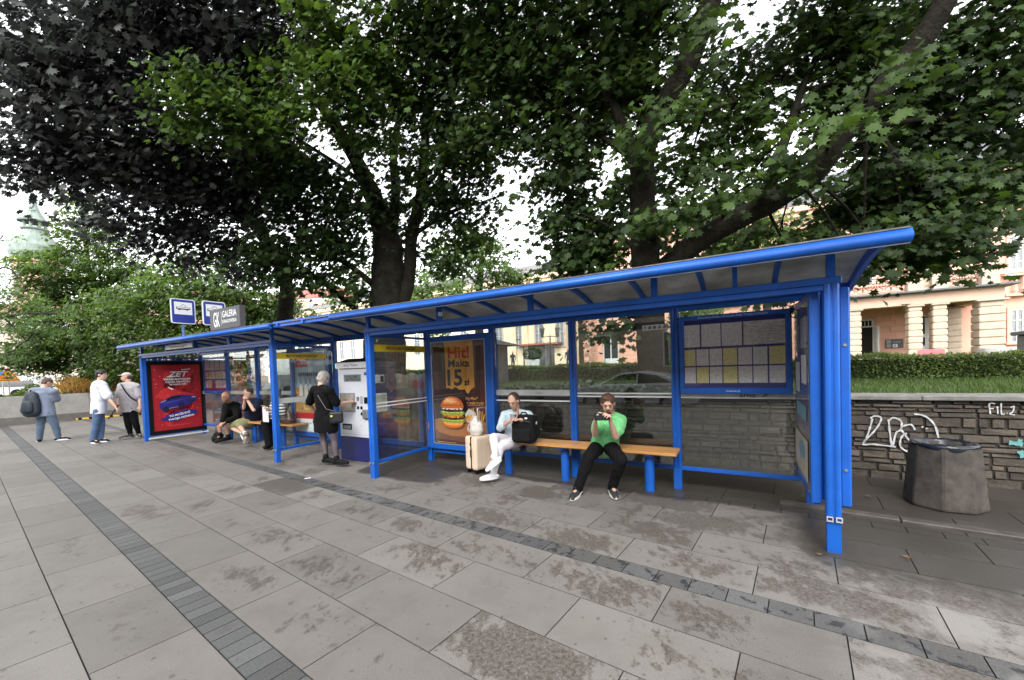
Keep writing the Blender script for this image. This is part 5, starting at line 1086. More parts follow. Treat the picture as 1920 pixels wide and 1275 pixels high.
def leaves(name, parent, mats, C_, size, kind='maple', tilt=.7, tone=None, origin=(0, 0, 0), up=None, seed=0, droop=None):
    rg = np.random.default_rng(seed+17); n = len(C_); tv, tf = leaf_template(kind); k = len(tv)
    if np.isscalar(size): size = size*rg.uniform(.45, 1.25, n)
    if kind == 'blade': nr = np.stack([rg.normal(0, tilt, n), rg.normal(0, tilt, n), np.ones(n)], 1)
    else: nr = np.stack([rg.normal(0, tilt, n), rg.normal(0, tilt, n), np.ones(n)], 1)
    if droop is not None: nr = nr+np.array(droop)*rg.uniform(-.05, 1.15, n)[:, None]
    nr /= np.linalg.norm(nr, axis=1)[:, None]
    h = rg.uniform(0, 2*math.pi, n); a = np.stack([np.cos(h), np.sin(h), np.zeros(n)], 1); a -= nr*(a*nr).sum(1)[:, None]; a /= np.linalg.norm(a, axis=1)[:, None]; b = np.cross(nr, a)
    P_ = C_[:, None, :]+size[:, None, None]*(tv[None, :, 0:1]*a[:, None, :]+tv[None, :, 1:2]*b[:, None, :]+tv[None, :, 2:3]*nr[:, None, :])
    P_ = P_.reshape(-1, 3)-np.array(origin)
    me = bpy.data.meshes.new(name); me.vertices.add(n*k); me.vertices.foreach_set('co', P_.astype(np.float32).ravel())
    fl = [len(f) for f in tf]; base = np.concatenate([np.array(f) for f in tf]); L_ = len(base)
    idx = (np.arange(n)[:, None]*k+base[None, :]).ravel(); me.loops.add(n*L_); me.loops.foreach_set('vertex_index', idx.astype(np.int32))
    st = np.concatenate([[0], np.cumsum(fl)[:-1]]); starts = (np.arange(n)[:, None]*L_+st[None, :]).ravel()
    me.polygons.add(n*len(tf)); me.polygons.foreach_set('loop_start', starts.astype(np.int32)); me.update(calc_edges=True)
    if tone is None: tone = rg.uniform(.7, 1.35, n)
    t_ = np.repeat(tone, len(tf)); me.attributes.new('tone', 'FLOAT', 'FACE').data.foreach_set('value', t_.astype(np.float32)); me.validate()
    return link_mesh(name, me, mats, parent)
def leafmat(name, col, tr=.35, rough=.5, spec=.35, col_b=None):
    m = bpy.data.materials.new(name); m.use_nodes = True; MATS[name] = m; N = m.node_tree.nodes; L = m.node_tree.links; b = N['Principled BSDF']
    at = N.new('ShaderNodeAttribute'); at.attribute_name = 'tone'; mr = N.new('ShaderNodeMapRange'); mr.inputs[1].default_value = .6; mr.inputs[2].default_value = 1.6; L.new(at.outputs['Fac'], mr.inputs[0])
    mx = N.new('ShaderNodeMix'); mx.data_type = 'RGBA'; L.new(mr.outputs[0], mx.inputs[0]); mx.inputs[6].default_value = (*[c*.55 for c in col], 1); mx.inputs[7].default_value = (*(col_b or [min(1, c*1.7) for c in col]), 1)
    L.new(mx.outputs[2], b.inputs['Base Color']); b.inputs['Roughness'].default_value = rough; b.inputs['Specular IOR Level'].default_value = spec
    t = N.new('ShaderNodeBsdfTranslucent'); hs_ = N.new('ShaderNodeHueSaturation'); hs_.inputs['Hue'].default_value = .485; hs_.inputs['Saturation'].default_value = 1.15; hs_.inputs['Value'].default_value = 1.7; L.new(mx.outputs[2], hs_.inputs['Color']); L.new(hs_.outputs[0], t.inputs[0])
    ms = N.new('ShaderNodeMixShader'); ms.inputs[0].default_value = tr; L.new(b.outputs[0], ms.inputs[1]); L.new(t.outputs[0], ms.inputs[2]); L.new(ms.outputs[0], N['Material Output'].inputs[0]); return m
# ---------------------------------------------------------------- raised park behind the wall
def lawn():
    t0, t1 = -15.2, 40; ms = [(6.82, .955), (8, .97), (10, 1.0), (16, 1.12), (30, 1.2), (90, 1.3)]
    ts = [t0+(t1-t0)*i/40 for i in range(41)]; vs = []
    for m_, z in ms:
        for t in ts: p = W(t if m_ < 12 or t > t0 else t0-m_*0, m_, z+.02*math.sin(t*1.3+m_)); vs.append(tuple(p))
    fs = [(i*41+j, i*41+j+1, (i+1)*41+j+1, (i+1)*41+j) for i in range(len(ms)-1) for j in range(40)]
    b = len(vs)
    for m_, z in ms: vs.append(tuple(W(t0, m_, -.1)))
    for i in range(len(ms)-1): fs.append((i*41, (i+1)*41, b+i+1, b+i))
    me = bpy.data.meshes.new('park_lawn'); me.from_pydata(vs, [], fs); o = link_mesh('park_lawn', me, mat('lawn_ground', (.045, .075, .016), .95, var=.4, vscale=3, bump=1, bscale=40)); tag(o, 'raised park lawn behind the stone wall', kind='structure')
lawn()
rg = np.random.default_rng(4)
def Wn(t, m, z): return np.outer(t, SD)+np.outer(m, SN)+np.outer(z, (0, 0, 1))
GRASS = leafmat('grass_blades', (.062, .105, .024), .3)
n = 26000; t_ = rg.uniform(-1.5, 9.5, n); m_ = 6.83+rg.power(1.2, n)*3.4*1.0; C_ = Wn(t_, m_, .95+.015*(m_-6.8))
n2 = 9000; t2 = rg.uniform(-13, 0, n2); m2 = rg.uniform(7.6, 13, n2); C2 = Wn(t2, m2, .96+.02*(m2-6.8))
o = leaves('grass', None, GRASS, np.concatenate([C_, C2]), .085, 'blade', .35); tag(o, 'mown green grass on top of the stone wall', 'grass', kind='stuff')
def hedge(label, t0, t1, m0, m1, z0, z1, n, sz, lm, seed, wob=.05):
    r_ = root('hedge', label, 'hedge', W(t0, m0, z0), SROT); g_ = np.random.default_rng(seed); core = MB()
    core.box(.1, t1-t0-.1, .08, m1-m0-.08, 0, z1-z0-.07); core.build('branches', mat('hedge_core', (.018, .028, .01), .95, var=.4, vscale=12), r_)
    f_ = g_.random(n); t = g_.uniform(t0, t1, n); u = g_.uniform(0, 1, n); m_ = np.where(f_ < .55, m0+np.abs(g_.normal(0, .05, n)), m0+u*(m1-m0)); z = np.where(f_ < .55, z0+g_.uniform(0, 1, n)*(z1-z0), z1-np.abs(g_.normal(0, .035, n)))
    wv = wob*np.sin(t*2.3+seed)+wob*.6*np.sin(t*6.1); C_ = Wn(t, m_+wv*.5, z+wv*np.clip((z-z0)/(z1-z0), 0, 1)+g_.normal(0, .02, n))
    inv = Matrix.Rotation(-SROT, 3, 'Z'); Rm = np.array(inv); o_ = np.array(W(t0, m0, z0)); C_ = (C_-o_)@Rm.T
    leaves('foliage', r_, lm, C_, sz, 'leaf', .9, seed=seed, tone=np.clip(g_.normal(1, .22, n)+.25*np.sin(t*3), .5, 1.7)); return r_
HEDGE = leafmat('hedge_leaf', (.115, .165, .045), .3)
hedge('long clipped green hedge in front of the pink villa', -1.5, 13, 10.0, 11.0, .98, 1.47, 42000, .055, HEDGE, 3, .03)
hedge('light green clipped hedge seen through the shelter glass', -14, -1.6, 11.2, 12.2, 1.02, 1.50, 26000, .06, leafmat('hedge_leaf_light', (.11, .18, .03), .35), 5, .03)
IVY = leafmat('ivy_leaf', (.032, .052, .026), .2, .4, .5, (.09, .13, .075))
n = 4200; t_ = rg.uniform(-9.2, -.2, n); m_ = rg.uniform(6.62, 7.5, n); C_ = Wn(t_, m_, .99+rg.uniform(0, 1, n)**1.5*(.14+.07*np.sin(t_*4)*np.sin(t_*1.7)))
o = leaves('ivy_bed', None, IVY, C_, .105, 'round', .9); tag(o, 'dark glossy ground cover leaves spilling along the wall top', 'ground cover', kind='stuff')

# ---------------------------------------------------------------- villa with portico
PINK = mat('villa_stucco', srgb(226, 174, 152), .85, var=.07, vscale=.6, bump=.2, bscale=20); PINK2 = mat('villa_stucco_trim', srgb(208, 172, 152), .85, var=.06, vscale=2); STONE = mat('portico_stone', srgb(190, 172, 152), .85, var=.12, vscale=3, bump=.4, bscale=12)
SLATE = mat('slate_roof', (.12, .125, .13), .6, var=.2, vscale=3); FRAME = mat('white_window_frame', (.62, .62, .60), .5); CURT = mat('curtained_glass', (.16, .17, .17), .15, var=.6, vscale=2.5, spec=.8)
MP, MF = 30., 33.5; TV = -10.8; ZG = 1.0
villa = root('villa', 'pink stucco villa with a rusticated stone portico behind the hedge', 'villa', W(TV, MF, ZG), SROT)
def vx(px, m_=MF, py=600): return T(px, m_, py)-TV
def vz(px, py, m_=MF): return TZ(px, py, m_)[1]-ZG
xr = 34.
b = MB(); b.box(0, xr, 0, 12, -.3, 10.6); b.build('wall', PINK, villa)
b = MB(); b.box(-.3, xr, -.45, .0, 10.2, 10.6); b.box(-.15, xr, -.25, 0, 9.9, 10.2); b.box(-.05, xr, -.12, .0, 4.75, 5.0); b.build('cornice', PINK2, villa, bevel=.02)
for i in range(int((xr)/.5)):
    pass
b = MB(); b.add([(-.4, -.5, 10.61), (xr, -.5, 10.61), (xr, 12.4, 10.61), (-.4, 12.4, 10.61), (2.5, 3, 13.4), (xr, 3, 13.4), (xr, 9, 13.4), (2.5, 9, 13.4)], [(0, 1, 5, 4), (1, 2, 6, 5), (2, 3, 7, 6), (3, 0, 4, 7), (4, 5, 6, 7), (3, 2, 1, 0)]); b.build('roof', SLATE, villa)
def window(par, x0, x1, z0, z1, y=0., nx=2, nz=3, glass=None, trimm=True, tr=.14, name='window', sill=True, fm=None):
    w_ = MB()
    if trimm:
        w_.box(x0-tr, x0, y-.07, y, z0, z1+tr); w_.box(x1, x1+tr, y-.07, y, z0, z1+tr); w_.box(x0, x1, y-.07, y, z1, z1+tr)
        if sill: w_.box(x0-tr-.06, x1+tr+.06, y-.16, y, z0-.12, z0)
    else: w_.box(x0, x1, y-.01, y, z0, z0+.01)
    o = w_.build(name, PINK2, par, bevel=.01)
    g_ = MB(); g_.box(x0, x1, y-.012, y-.003, z0, z1); g_.build('pane', glass or CURT, o)
    f_ = MB(); q = .055
    for i in range(nx+1): xx = x0+(x1-x0)*i/nx; hw = q*(1 if i in (0, nx) else .7); f_.box(max(x0, xx-hw), min(x1, xx+hw), y-.05, y-.013, z0, z1)
    for j in range(nz+1): zz_ = z0+(z1-z0)*j/nz; hh = q*(1 if j in (0, nz) else .45); f_.box(x0+.003, x1-.003, y-.047, y-.0135, max(z0, zz_-hh), min(z1, zz_+hh))
    f_.build('frame', fm or FRAME, o); return o
def wpx(par, xa, xb, ya, yb, m_=MF, **k):
    xm = (xa+xb)/2; return window(par, T(xa, m_, (ya+yb)/2)-TV, T(xb, m_, (ya+yb)/2)-TV, vz(xm, yb, m_), vz(xm, ya, m_), y=m_-MF, **k)
wpx(villa, 1893, 1918, 441, 515); wpx(villa, 1894, 1918, 580, 642); wpx(villa, 1607, 1637, 455, 536, nz=4); wpx(villa, 1716, 1742, 455, 532, nz=3)
wpx(villa, 1350, 1383, 505, 563, nx=4); wpx(villa, 1262, 1281, 520, 568, nx=2); wpx(villa, 1445, 1475, 492, 556, nx=2)
wpx(villa, 1170, 1186, 520, 574); wpx(villa, 1100, 1118, 536, 584)
# ground floor French door and grey arched portal on the left part
o = wpx(villa, 1132, 1160, 629, 688, nx=2, nz=1, glass=WGLASS, sill=False, name='door'); x0, x1 = vx(1132), vx(1160); zt = vz(1146, 672)
b = MB(); b.box(x0+.05, x1-.05, -.055, -.048, 0, zt); b.build('door_panel', FRAME, o)
x0, x1 = vx(1216), vx(1262); b = MB(); zt = vz(1240, 622); cx_ = (x0+x1)/2; rw = (x1-x0)/2
b.box(x0-.15, x0+.15, -.25, 0, -.2, zt-rw*.3); b.box(x1-.15, x1+.15, -.25, 0, -.2, zt-rw*.3)
for i in range(12):
    a0, a1 = math.pi*i/12, math.pi*(i+1)/12; p_ = lambda a, r_: (cx_+math.cos(a)*r_*1.0, zt-rw*.3+math.sin(a)*r_*.35)
    b.prism([p_(a0, rw-.15), p_(a0, rw+.2), p_(a1, rw+.2), p_(a1, rw-.15)], (0, 0, 0), (1, 0, 0), (0, 0, 1), (0, -.25, 0))
b.box(x0-.4, x1+.4, -.3, 0, zt+.35, zt+.6); o = b.build('portal', mat('grey_portal_stone', (.27, .25, .22), .85, var=.15, vscale=3), villa)
b = MB(); b.box(x0+.15, x1-.15, -.03, -.004, -.2, zt-rw*.3+.2); b.build('portal_door', mat('dark_green_brown_door', (.04, .035, .025), .6, var=.3, vscale=3), o)
# rustication and quoins on the ground floor
b = MB()
def rust(x0, x1, z0=.0, z1=4.6, h=.37):
    k = 0; z = z0
    while z < z1-.1:
        mid = x0+(x1-x0)*(.45 if k % 2 else .62)
        for a, c in ((x0, mid), (mid, x1)): b.box(a+.012, c-.012, -.05, .002, z+.012, z+h-.012)
        z += h; k += 1
rust(vx(1094), vx(1120)); rust(vx(1174), vx(1206)); rust(0, vx(1090)); rust(vx(1272), vx(1300)); rust(vx(1640), vx(1704), z1=4.2)
b.build('rustication', PINK, villa, bevel=.012)
for xa, xb in ((1126, 1129), (1163, 1166), (1400, 1404), (1490, 1494), (1665, 1668)):
    b = MB(); b.box(vx(xa), vx(xb), -.09, 0, 5.0, 9.9); b.build('pilaster', PINK2, villa)
# dentil string course seen above the timetable
b = MB(); xa, xb = vx(1300), vx(1410); zz = vz(1360, 568)
for i in range(26): x = xa+(xb-xa)*i/26; b.box(x, x+(xb-xa)/26*.55, -.2, -.125, zz-.35, zz-.05)
b.box(xa-.1, xb+.1, -.3, -.12, zz-.05, zz+.1); b.build('dentil_course', PINK2, villa)
# portico
yP = MP-MF; xl = vx(1560, MP); xq = vx(1858, MP); zb = vz(1712, 573, MP)
port = MB(); port.box(xl-1, xq+.35, yP-.35, yP+.35, zb, zb+.62); port.box(xq-.35, xq+.35, yP+.35, 0, zb, zb+.62); port.box(xl-1, xq-.35, yP+.35, 0, zb+.3, zb+.6); port.build('entablature', PINK2, villa, bevel=.02)
port = MB(); port.box(xl-1.1, xq+.75, yP-.75, yP+.35, zb+.62, zb+.74); port.box(xq-.4, xq+.75, yP+.35, 0, zb+.625, zb+.735); port.build('portico_gutter', SLATE, villa, bevel=.03)
def column(x, y, w_, z1, n_=9, name='column'):
    c_ = MB(); h = z1/n_
    for i in range(n_):
        a = w_/2*(1.0 if i < n_-1 else .92); c_.box(x-a, x+a, y-a, y+a, i*h+.02, (i+1)*h-.02); c_.box(x-a*.88, x+a*.88, y-a*.88, y+a*.88, i*h-.01, i*h+.021)
    c_.box(x-w_*.62, x+w_*.62, y-w_*.62, y+w_*.62, z1-.1, z1-.001)
    return c_.build(name, STONE, villa, bevel=.035)
for px in (1601, 1713, 1759): column(vx(px, MP), yP, .58, zb)
column(vx(1852, MP), yP, .92, zb, 8, 'corner_pier'); column(vx(1790, MF-.3)-.1, -.33, .62, zb, 9, 'wall_pier'); column(vx(1601, MF-.3)-.9, -.33, .6, zb, 9, 'wall_pier')
# rear wall of the portico: doors and plaque
o = wpx(villa, 1611, 1638, 600, 668, nx=1, nz=1, glass=mat('dark_doorway', (.008, .007, .006), .9), sill=False, name='doorway'); x0, x1 = vx(1611), vx(1638); zt = vz(1625, 614)
b = MB(); b.box(x0+.05, x1-.05, -.06, -.05, zt, zt+.08)
for i in range(4): b.box(x0+(x1-x0)*(i+.5)/4.-.02, x0+(x1-x0)*(i+.5)/4.+.02, -.058, -.05, zt+.08, vz(1625, 602)-.03)
b.build('transom', FRAME, o); b = MB(); b.box(x1+.02, x1+.12, -.75, -.06, .0, zt); b.build('open_leaf', FRAME, o)
o = wpx(villa, 1722, 1742, 592, 668, nx=1, nz=1, glass=WGLASS, sill=False, name='door'); x0, x1 = vx(1722), vx(1742); b = MB(); b.box(x0+.05, x1-.05, -.06, -.05, 0, vz(1732, 648)); b.box(x1-.2, x1-.05, -.06, -.05, vz(1732, 648), vz(1732, 596)); b.build('door_panel', FRAME, o)
b = MB(); b.box(x0+.1, x0+.7, -.056, -.052, vz(1732, 632), vz(1732, 626)); b.build('paper_notice', WHITE, o)
x0, x1 = vx(1659), vx(1693); z0, z1 = vz(1676, 653), vz(1676, 636)
b = MB(); b.box(x0, x1, -.12, -.055, z0, z1); o = b.build('info_board', mat('slate_board', (.07, .075, .085), .4), villa, bevel=.03); f = Flat((x0, -.1215, z0), (x1-x0, 0, 0), (0, 0, z1-z0), (0, -1, 0), step=.003)
G2 = mat('board_grey', (.25, .26, .27), .5); f.rect(.05, .3, .55, .9, 1); f.rect(.05, .3, .1, .45, 1); f.rect(.4, .66, .1, .45, 0); f.rect(.45, .60, .17, .38, 1); f.rect(.4, .85, .68, .74, 1); f.rect(.4, .8, .58, .62, 1); f.build('board_print', [WHITE, G2], o)
# balcony over the portico
IRON = mat('wrought_iron', (.06, .055, .05), .6); zf = zb+.74
def pedestal(x, y, w_): p_ = MB(); p_.box(x-w_/2, x+w_/2, y-w_/2, y+w_/2, zf, zf+.95); p_.box(x-w_/2-.07, x+w_/2+.07, y-w_/2-.07, y+w_/2+.07, zf+.95, zf+1.07); p_.build('pedestal', STONE, villa, bevel=.02)
peds = [vx(1714, MP), vx(1759, MP), vx(1852, MP)]
for x in peds: pedestal(x, yP, .62)
def rail(x0, x1):
    r_ = MB(); r_.box(x0, x1, yP-.02, yP+.02, zf+.88, zf+.93); r_.box(x0, x1, yP-.02, yP+.02, zf+.1, zf+.13); n_ = max(2, round((x1-x0)/.62)); w_ = (x1-x0)/n_
    for i in range(n_):
        cx_ = x0+w_*(i+.5)
        for (dx, dz, rr_) in ((0, .5, .2), (-w_*.27, .3, .12), (w_*.27, .3, .12), (-w_*.27, .70, .12), (w_*.27, .70, .12), (0, .5, .07)):
            r_.tube([(cx_+dx+math.cos(2*math.pi*a/12)*rr_, yP, zf+dz+math.sin(2*math.pi*a/12)*rr_) for a in range(12)]+[(cx_+dx+rr_, yP, zf+dz)], .016, 5, False)
        r_.box(x0+w_*i-.012, x0+w_*i+.012, yP-.012, yP+.012, zf+.1, zf+.9)
    r_.build('iron_railing', IRON, villa)
rail(xl-1, peds[0]-.33); rail(peds[1]+.33, peds[2]-.33)
b = MB(); b.box(peds[0]+.33, peds[1]-.33, yP-.15, yP+.15, zf, zf+.15); b.box(peds[0]+.33, peds[1]-.33, yP-.15, yP+.15, zf+.8, zf+.95)
for i in range(4): x = peds[0]+.33+(peds[1]-peds[0]-.66)*(i+.5)/4; b.lathe([(.04, zf+.15), (.09, zf+.3), (.04, zf+.5), (.07, zf+.7), (.05, zf+.8)], (x, yP, 0), 8)
b.build('balustrade', STONE, villa)
x0, x1 = vx(1890), vx(1925); zs = vz(1905, 530); b = MB(); b.box(x0-.2, x1, -.35, 0, zs-.75, zs-.6); b.box(x0-.25, x1, -.4, 0, zs+.35, zs+.47)
for i in range(5): b.lathe([(.05, zs-.6), (.1, zs-.45), (.045, zs-.15), (.08, zs+.2), (.06, zs+.35)], (x0+.2+i*.3, -.22, 0), 8)
b.build('window_balustrade', PINK2, villa)
# red plastic sheet and stone blocks near the columns
r_ = root('folded_parasol', 'red folded sign leaning at the foot of the portico columns', 'sign', PM(1750, 665, 28.6)-Vector((0, 0, .35)), SROT); b = MB(); b.add([(-.5, 0, 0), (.5, 0, 0), (.5, .3, .62), (-.5, .3, .62), (-.5, .35, 0), (.5, .35, 0), (.5, .33, .62), (-.5, .33, .62)], [(0, 1, 2, 3), (7, 6, 5, 4), (0, 4, 5, 1), (1, 5, 6, 2), (2, 6, 7, 3), (3, 7, 4, 0)]); b.build('sign_face', mat('coral_red', srgb(214, 70, 84), .5), r_)
# stone plinth at the right edge
r_ = root('stone_pedestal', 'grey stone monument pedestal at the right edge behind the hedge', 'pedestal', G(1915, 690, 1.0) if False else W(T(1921, 14, 650)+.5, 14, .72), SROT); b = MB(); b.box(-.5, 1., -.4, .6, 0, .55); b.box(-.42, .92, -.32, .52, .551, 1.12); b.box(-.5, 1., -.4, .6, 1.121, 1.22); b.build('plinth', mat('grey_plinth_stone', (.12, .125, .135), .7, var=.2, vscale=4), r_, bevel=.02)
r_ = root('stone_block', 'rounded pale stone block beside the corner pier of the portico', 'stone block', W(T(1878, 20, 660), 20, 1.05), SROT); b = MB(); rbox(b, -.5, .5, -.3, .3, 0, .55, .12); b.build('block', mat('pale_block', (.32, .31, .29), .8, var=.15, vscale=4), r_)

# ---------------------------------------------------------------- cream office building
CREAMW = mat('cream_render', srgb(238, 222, 190), .85, var=.05, vscale=.3); MC = 44.; TC = -75.
cb = root('office_building', 'long cream plastered building seen between the trees through the shelters', 'building', W(TC, MC, .9), SROT)
xe = T(1062, MC, 650)-TC
b = MB(); b.box(0, xe, 0, 14, -.5, 11.6); b.build('wall', CREAMW, cb)
b = MB(); b.box(-.3, xe+.3, -.4, 0, 11.1, 11.7); b.box(0, xe, -.1, 0, 5.7, 5.95); b.build('cornice', mat('cream_trim', srgb(226, 208, 176), .8), cb, bevel=.03)
b = MB(); b.add([(-.4, -.5, 11.71), (xe+.4, -.5, 11.71), (xe+.4, 14, 11.71), (-.4, 14, 11.71), (-.4, 6, 14.6), (xe+.4, 6, 14.6)], [(0, 1, 5, 4), (1, 2, 5), (3, 4, 5, 2), (3, 0, 4), (3, 2, 1, 0)]); b.build('roof', mat('grey_roof', (.17, .16, .155), .7, var=.2, vscale=1), cb)
wa = T(1003, MC, 625)-TC; wb = T(1017, MC, 625)-TC; step = (T(1043, MC, 625)-TC)-wa; GW = mat('grey_window', (.14, .17, .19), .2, spec=.8)
za, zb_ = TZ(1010, 652, MC)[1]-.9, TZ(1010, 598, MC)[1]-.9
i = 0
while wa-i*step > 1:
    x0 = wa-i*step; o = window(cb, x0, x0+(wb-wa), za, zb_, nx=2, nz=2, glass=GW, trimm=(i % 2 == 0)); window(cb, x0, x0+(wb-wa), zb_+1.6, zb_+3.9, nx=2, nz=2, glass=GW) ; i += 1
o = window(cb, wa+step, wb+step, za, zb_, nx=2, nz=2, glass=GW)
for px in (966, 988): b = MB(); b.box(T(px, MC, 650)-TC-.25, T(px, MC, 650)-TC+.25, -.2, 0, 0, 11.1); b.build('pilaster', MATS['cream_trim'], cb)
b = MB(); x0, x1 = T(975, MC, 680)-TC, T(1055, MC, 680)-TC; b.box(x0, x1, -1.2, 0, 3.1, 3.3); b.build('awning', mat('terracotta_awning', (.40, .14, .08), .7), cb)
b = MB(); b.box(x0+.5, x1-1, -.02, -.004, .2, 3.0); b.build('shop_front', mat('shop_glass', (.06, .06, .06), .2, var=.8, vscale=.8), cb)
# pink corner strip of the villa side wing at 1060-1078
# ---------------------------------------------------------------- kiosk and corrugated sheets behind the burger poster
ta, tb = T(838, 9.2, 640), T(906, 9.2, 640)
r_ = root('kiosk', 'dark kiosk with a shallow overhanging roof behind the burger poster', 'kiosk', W(ta, 9.2, .95), SROT); L_ = tb-ta
b = MB(); b.box(0, L_, 0, 1.3, 0, 1.18); b.build('wall', mat('kiosk_wall', (.10, .095, .085), .8, var=.3, vscale=4), r_)
b = MB(); b.add([(-.35, -.45, 1.18), (L_+.35, -.45, 1.18), (L_+.35, 1.6, 1.18), (-.35, 1.6, 1.18), (L_*.35, .6, 1.5), (L_*.65, .6, 1.5)], [(0, 1, 5, 4), (1, 2, 5), (2, 3, 4, 5), (3, 0, 4), (3, 2, 1, 0)]); b.box(-.37, L_+.37, -.47, -.44, 1.12, 1.2); b.build('roof', mat('kiosk_roof', (.035, .035, .035), .7), r_)
b = MB(); b.box(L_-.5, L_-.05, -.02, -.003, .1, .9); b.build('panel', mat('kiosk_panel', (.16, .15, .13), .7), r_)
ta, tb = T(742, 6.2, 780), T(806, 6.2, 780)+.35
r_ = root('sheet_fence', 'pale corrugated sheet fence sprayed with red letters between the shelters', 'fence', W(ta, 6.2), SROT); L_ = tb-ta; b = MB(); n_ = int(L_/.045); vs = []
for i in range(n_+1):
    x = L_*i/n_; y = .018*math.sin(i*math.pi/2*1.0)
    for yy in (y, y+.006): vs += [(x, yy, .0), (x, yy, 1.42+.02*math.sin(i*.7))]
fs = []
for i in range(n_):
    a = 4*i; fs += [(a, a+4, a+5, a+1), (a+2, a+3, a+7, a+6), (a+1, a+5, a+7, a+3)]
b.add(vs, fs); b.build('corrugated_sheet', mat('zinc_sheet', (.24, .215, .17), .6, var=.5, vscale=2.5, metal=.2, dirt=.6), r_)
b = MB(); b.box(-.02, L_, .03, .09, 1.0, 1.08); b.box(-.02, L_, .03, .09, .3, .38); b.build('batten', mat('batten_wood', (.1, .08, .05), .8), r_)
f = Flat((0, -.03, 0), (1, 0, 0), (0, 0, 1), (0, -1, 0)); RED = mat('red_spray', (.40, .05, .05), .7); x0 = T(775, 6.2, 740)-ta
for pts in ([(0, 1.28), (.03, 1.28), (.03, 1.12), (0, 1.12)], [(0, 1.28), (.14, 1.28), (.14, 1.25), (0, 1.25)], [(.07, 1.28), (.1, 1.28), (.1, 1.12), (.07, 1.12)], [(.13, 1.28), (.16, 1.28), (.16, 1.12), (.13, 1.12)],
            [(.22, 1.28), (.25, 1.28), (.25, 1.12), (.22, 1.12)], [(.25, 1.28), (.34, 1.24), (.34, 1.21), (.25, 1.25)], [(.25, 1.2), (.34, 1.24), (.34, 1.2), (.25, 1.17)], [(.25, 1.2), (.35, 1.13), (.32, 1.12), (.25, 1.17)],
            [(.03, .92), (.28, .95), (.28, .92), (.03, .89)], [(.2, .95), (.23, .95), (.23, .78), (.2, .78)], [(.3, 1.02), (.33, 1.02), (.33, .76), (.3, .76)], [(.1, .83), (.3, .84), (.3, .81), (.1, .80)]): f.poly([(x0+u, v) for u, v in pts], 0, up=False)
f.build('graffiti_letters', [RED], r_)

# ---------------------------------------------------------------- twin lantern, topiary, distant walkers
def PZ0(px, m_, z): return W(T(px, m_, 690), m_, z)
p = PZ0(1033, 24, 1.15); r_ = root('street_lamp', 'slim black lamp post with two lanterns seen through the glass', 'street lamp', p); H_ = TZ(1033, 629, 24)[1]-1.15
LB = mat('lamp_iron', (.03, .03, .028), .5); b = MB(); b.tube([(0, 0, 0), (0, 0, .5), (0, 0, .9), (0, 0, H_)], [.12, .09, .055, .04], 10); b.tube([(-.45, 0, H_-.1), (0, 0, H_-.03), (.45, 0, H_-.1)], .025, 6); b.build('pole', LB, r_)
for s_ in (-1, 1):
    b = MB(); b.lathe([(.03, H_-.12), (.10, H_-.02), (.16, H_+.42), (.2, H_+.45), (.08, H_+.62), (.015, H_+.72)], (s_*.5, 0, 0), 8); b.build('lantern', mat('lantern_glass', (.16, .16, .15), .3, var=.5, vscale=4), r_)
def blob_leaves(par, origin, c, rx, ry, rz, n, sz, lm, kind, seed, tilt=.8, shell=.6):
    g_ = np.random.default_rng(seed); d = g_.normal(size=(n, 3)); d /= np.linalg.norm(d, axis=1)[:, None]; q = g_.uniform(shell, 1, n)[:, None]; C_ = d*q*np.array([rx, ry, rz])+np.array(c)
    return leaves('crown', par, lm, C_, sz, kind, tilt, origin=origin, seed=seed)
p = PZ0(999, 22, 1.15); r_ = root('topiary_tree', 'small ball clipped tree in a white tub in front of the cream building', 'small tree', p); zc_ = TZ(999, 664, 22)[1]-1.15
b = MB(); b.cyl((0, 0, .2), (0, 0, zc_), .035, n=8); b.build('trunk', mat('thin_bark', (.08, .06, .045), .9, var=.2, vscale=9), r_)
b = MB(); b.add([(-.35, -.3, 0), (.35, -.3, 0), (.35, .3, 0), (-.35, .3, 0), (-.42, -.36, .75), (.42, -.36, .75), (.42, .36, .75), (-.42, .36, .75)], [(3, 2, 1, 0), (4, 5, 6, 7), (0, 1, 5, 4), (1, 2, 6, 5), (2, 3, 7, 6), (3, 0, 4, 7)]); b.build('tub', WHITE, r_, bevel=.02)
blob_leaves(r_, (0, 0, 0), (0, 0, zc_), .62, .62, .42, 1800, .10, leafmat('topiary_leaf', (.04, .08, .025), .25), 'leaf', 8, .9, .8)
for i, (px, col, lab) in enumerate(((947, (.02, .02, .03), 'distant walker in dark clothes near the cream building at left'), (962, (.015, .018, .03), 'distant walker in black beside the white topiary tub'), (1066, (.03, .02, .03), 'distant walker in dark purple right of the lamp post'))):
    p = PZ0(px, 32, 1.15); r_ = root('person', lab, 'person', p, 0, 'distant walkers in the park'); b = MB()
    for s_ in (-1, 1): rc(b, [(s_*.09, 0, .85), (s_*.10, .05*s_, .45), (s_*.09, -.05*s_, .06)], [.085, .06, .045]); rc(b, [(s_*.2, 0, 1.4), (s_*.26, 0, 1.12), (s_*.25, -.08, .88)], [.05, .04, .03])
    b.tube([(0, 0, .8), (0, 0, 1.1), (0, 0, 1.38), (0, 0, 1.5)], [.15, .14, .19, .08], 14, True, None, .62, Vector((1, 0, 0))); rc(b, [(0, 0, 1.45), (0, 0, 1.62)], [.055, .06]); b.ell((0, -.01, 1.66), .075, .09, .115)
    me = skin_surface(b, .02, 2); link_mesh('body', me, mat('walker_dark_%d' % i, col, .9), r_, smooth=True); b = MB(); b.ell((0, -.03, 1.66), .07, .085, .10); b.build('face', SKIN, r_, smooth=True)

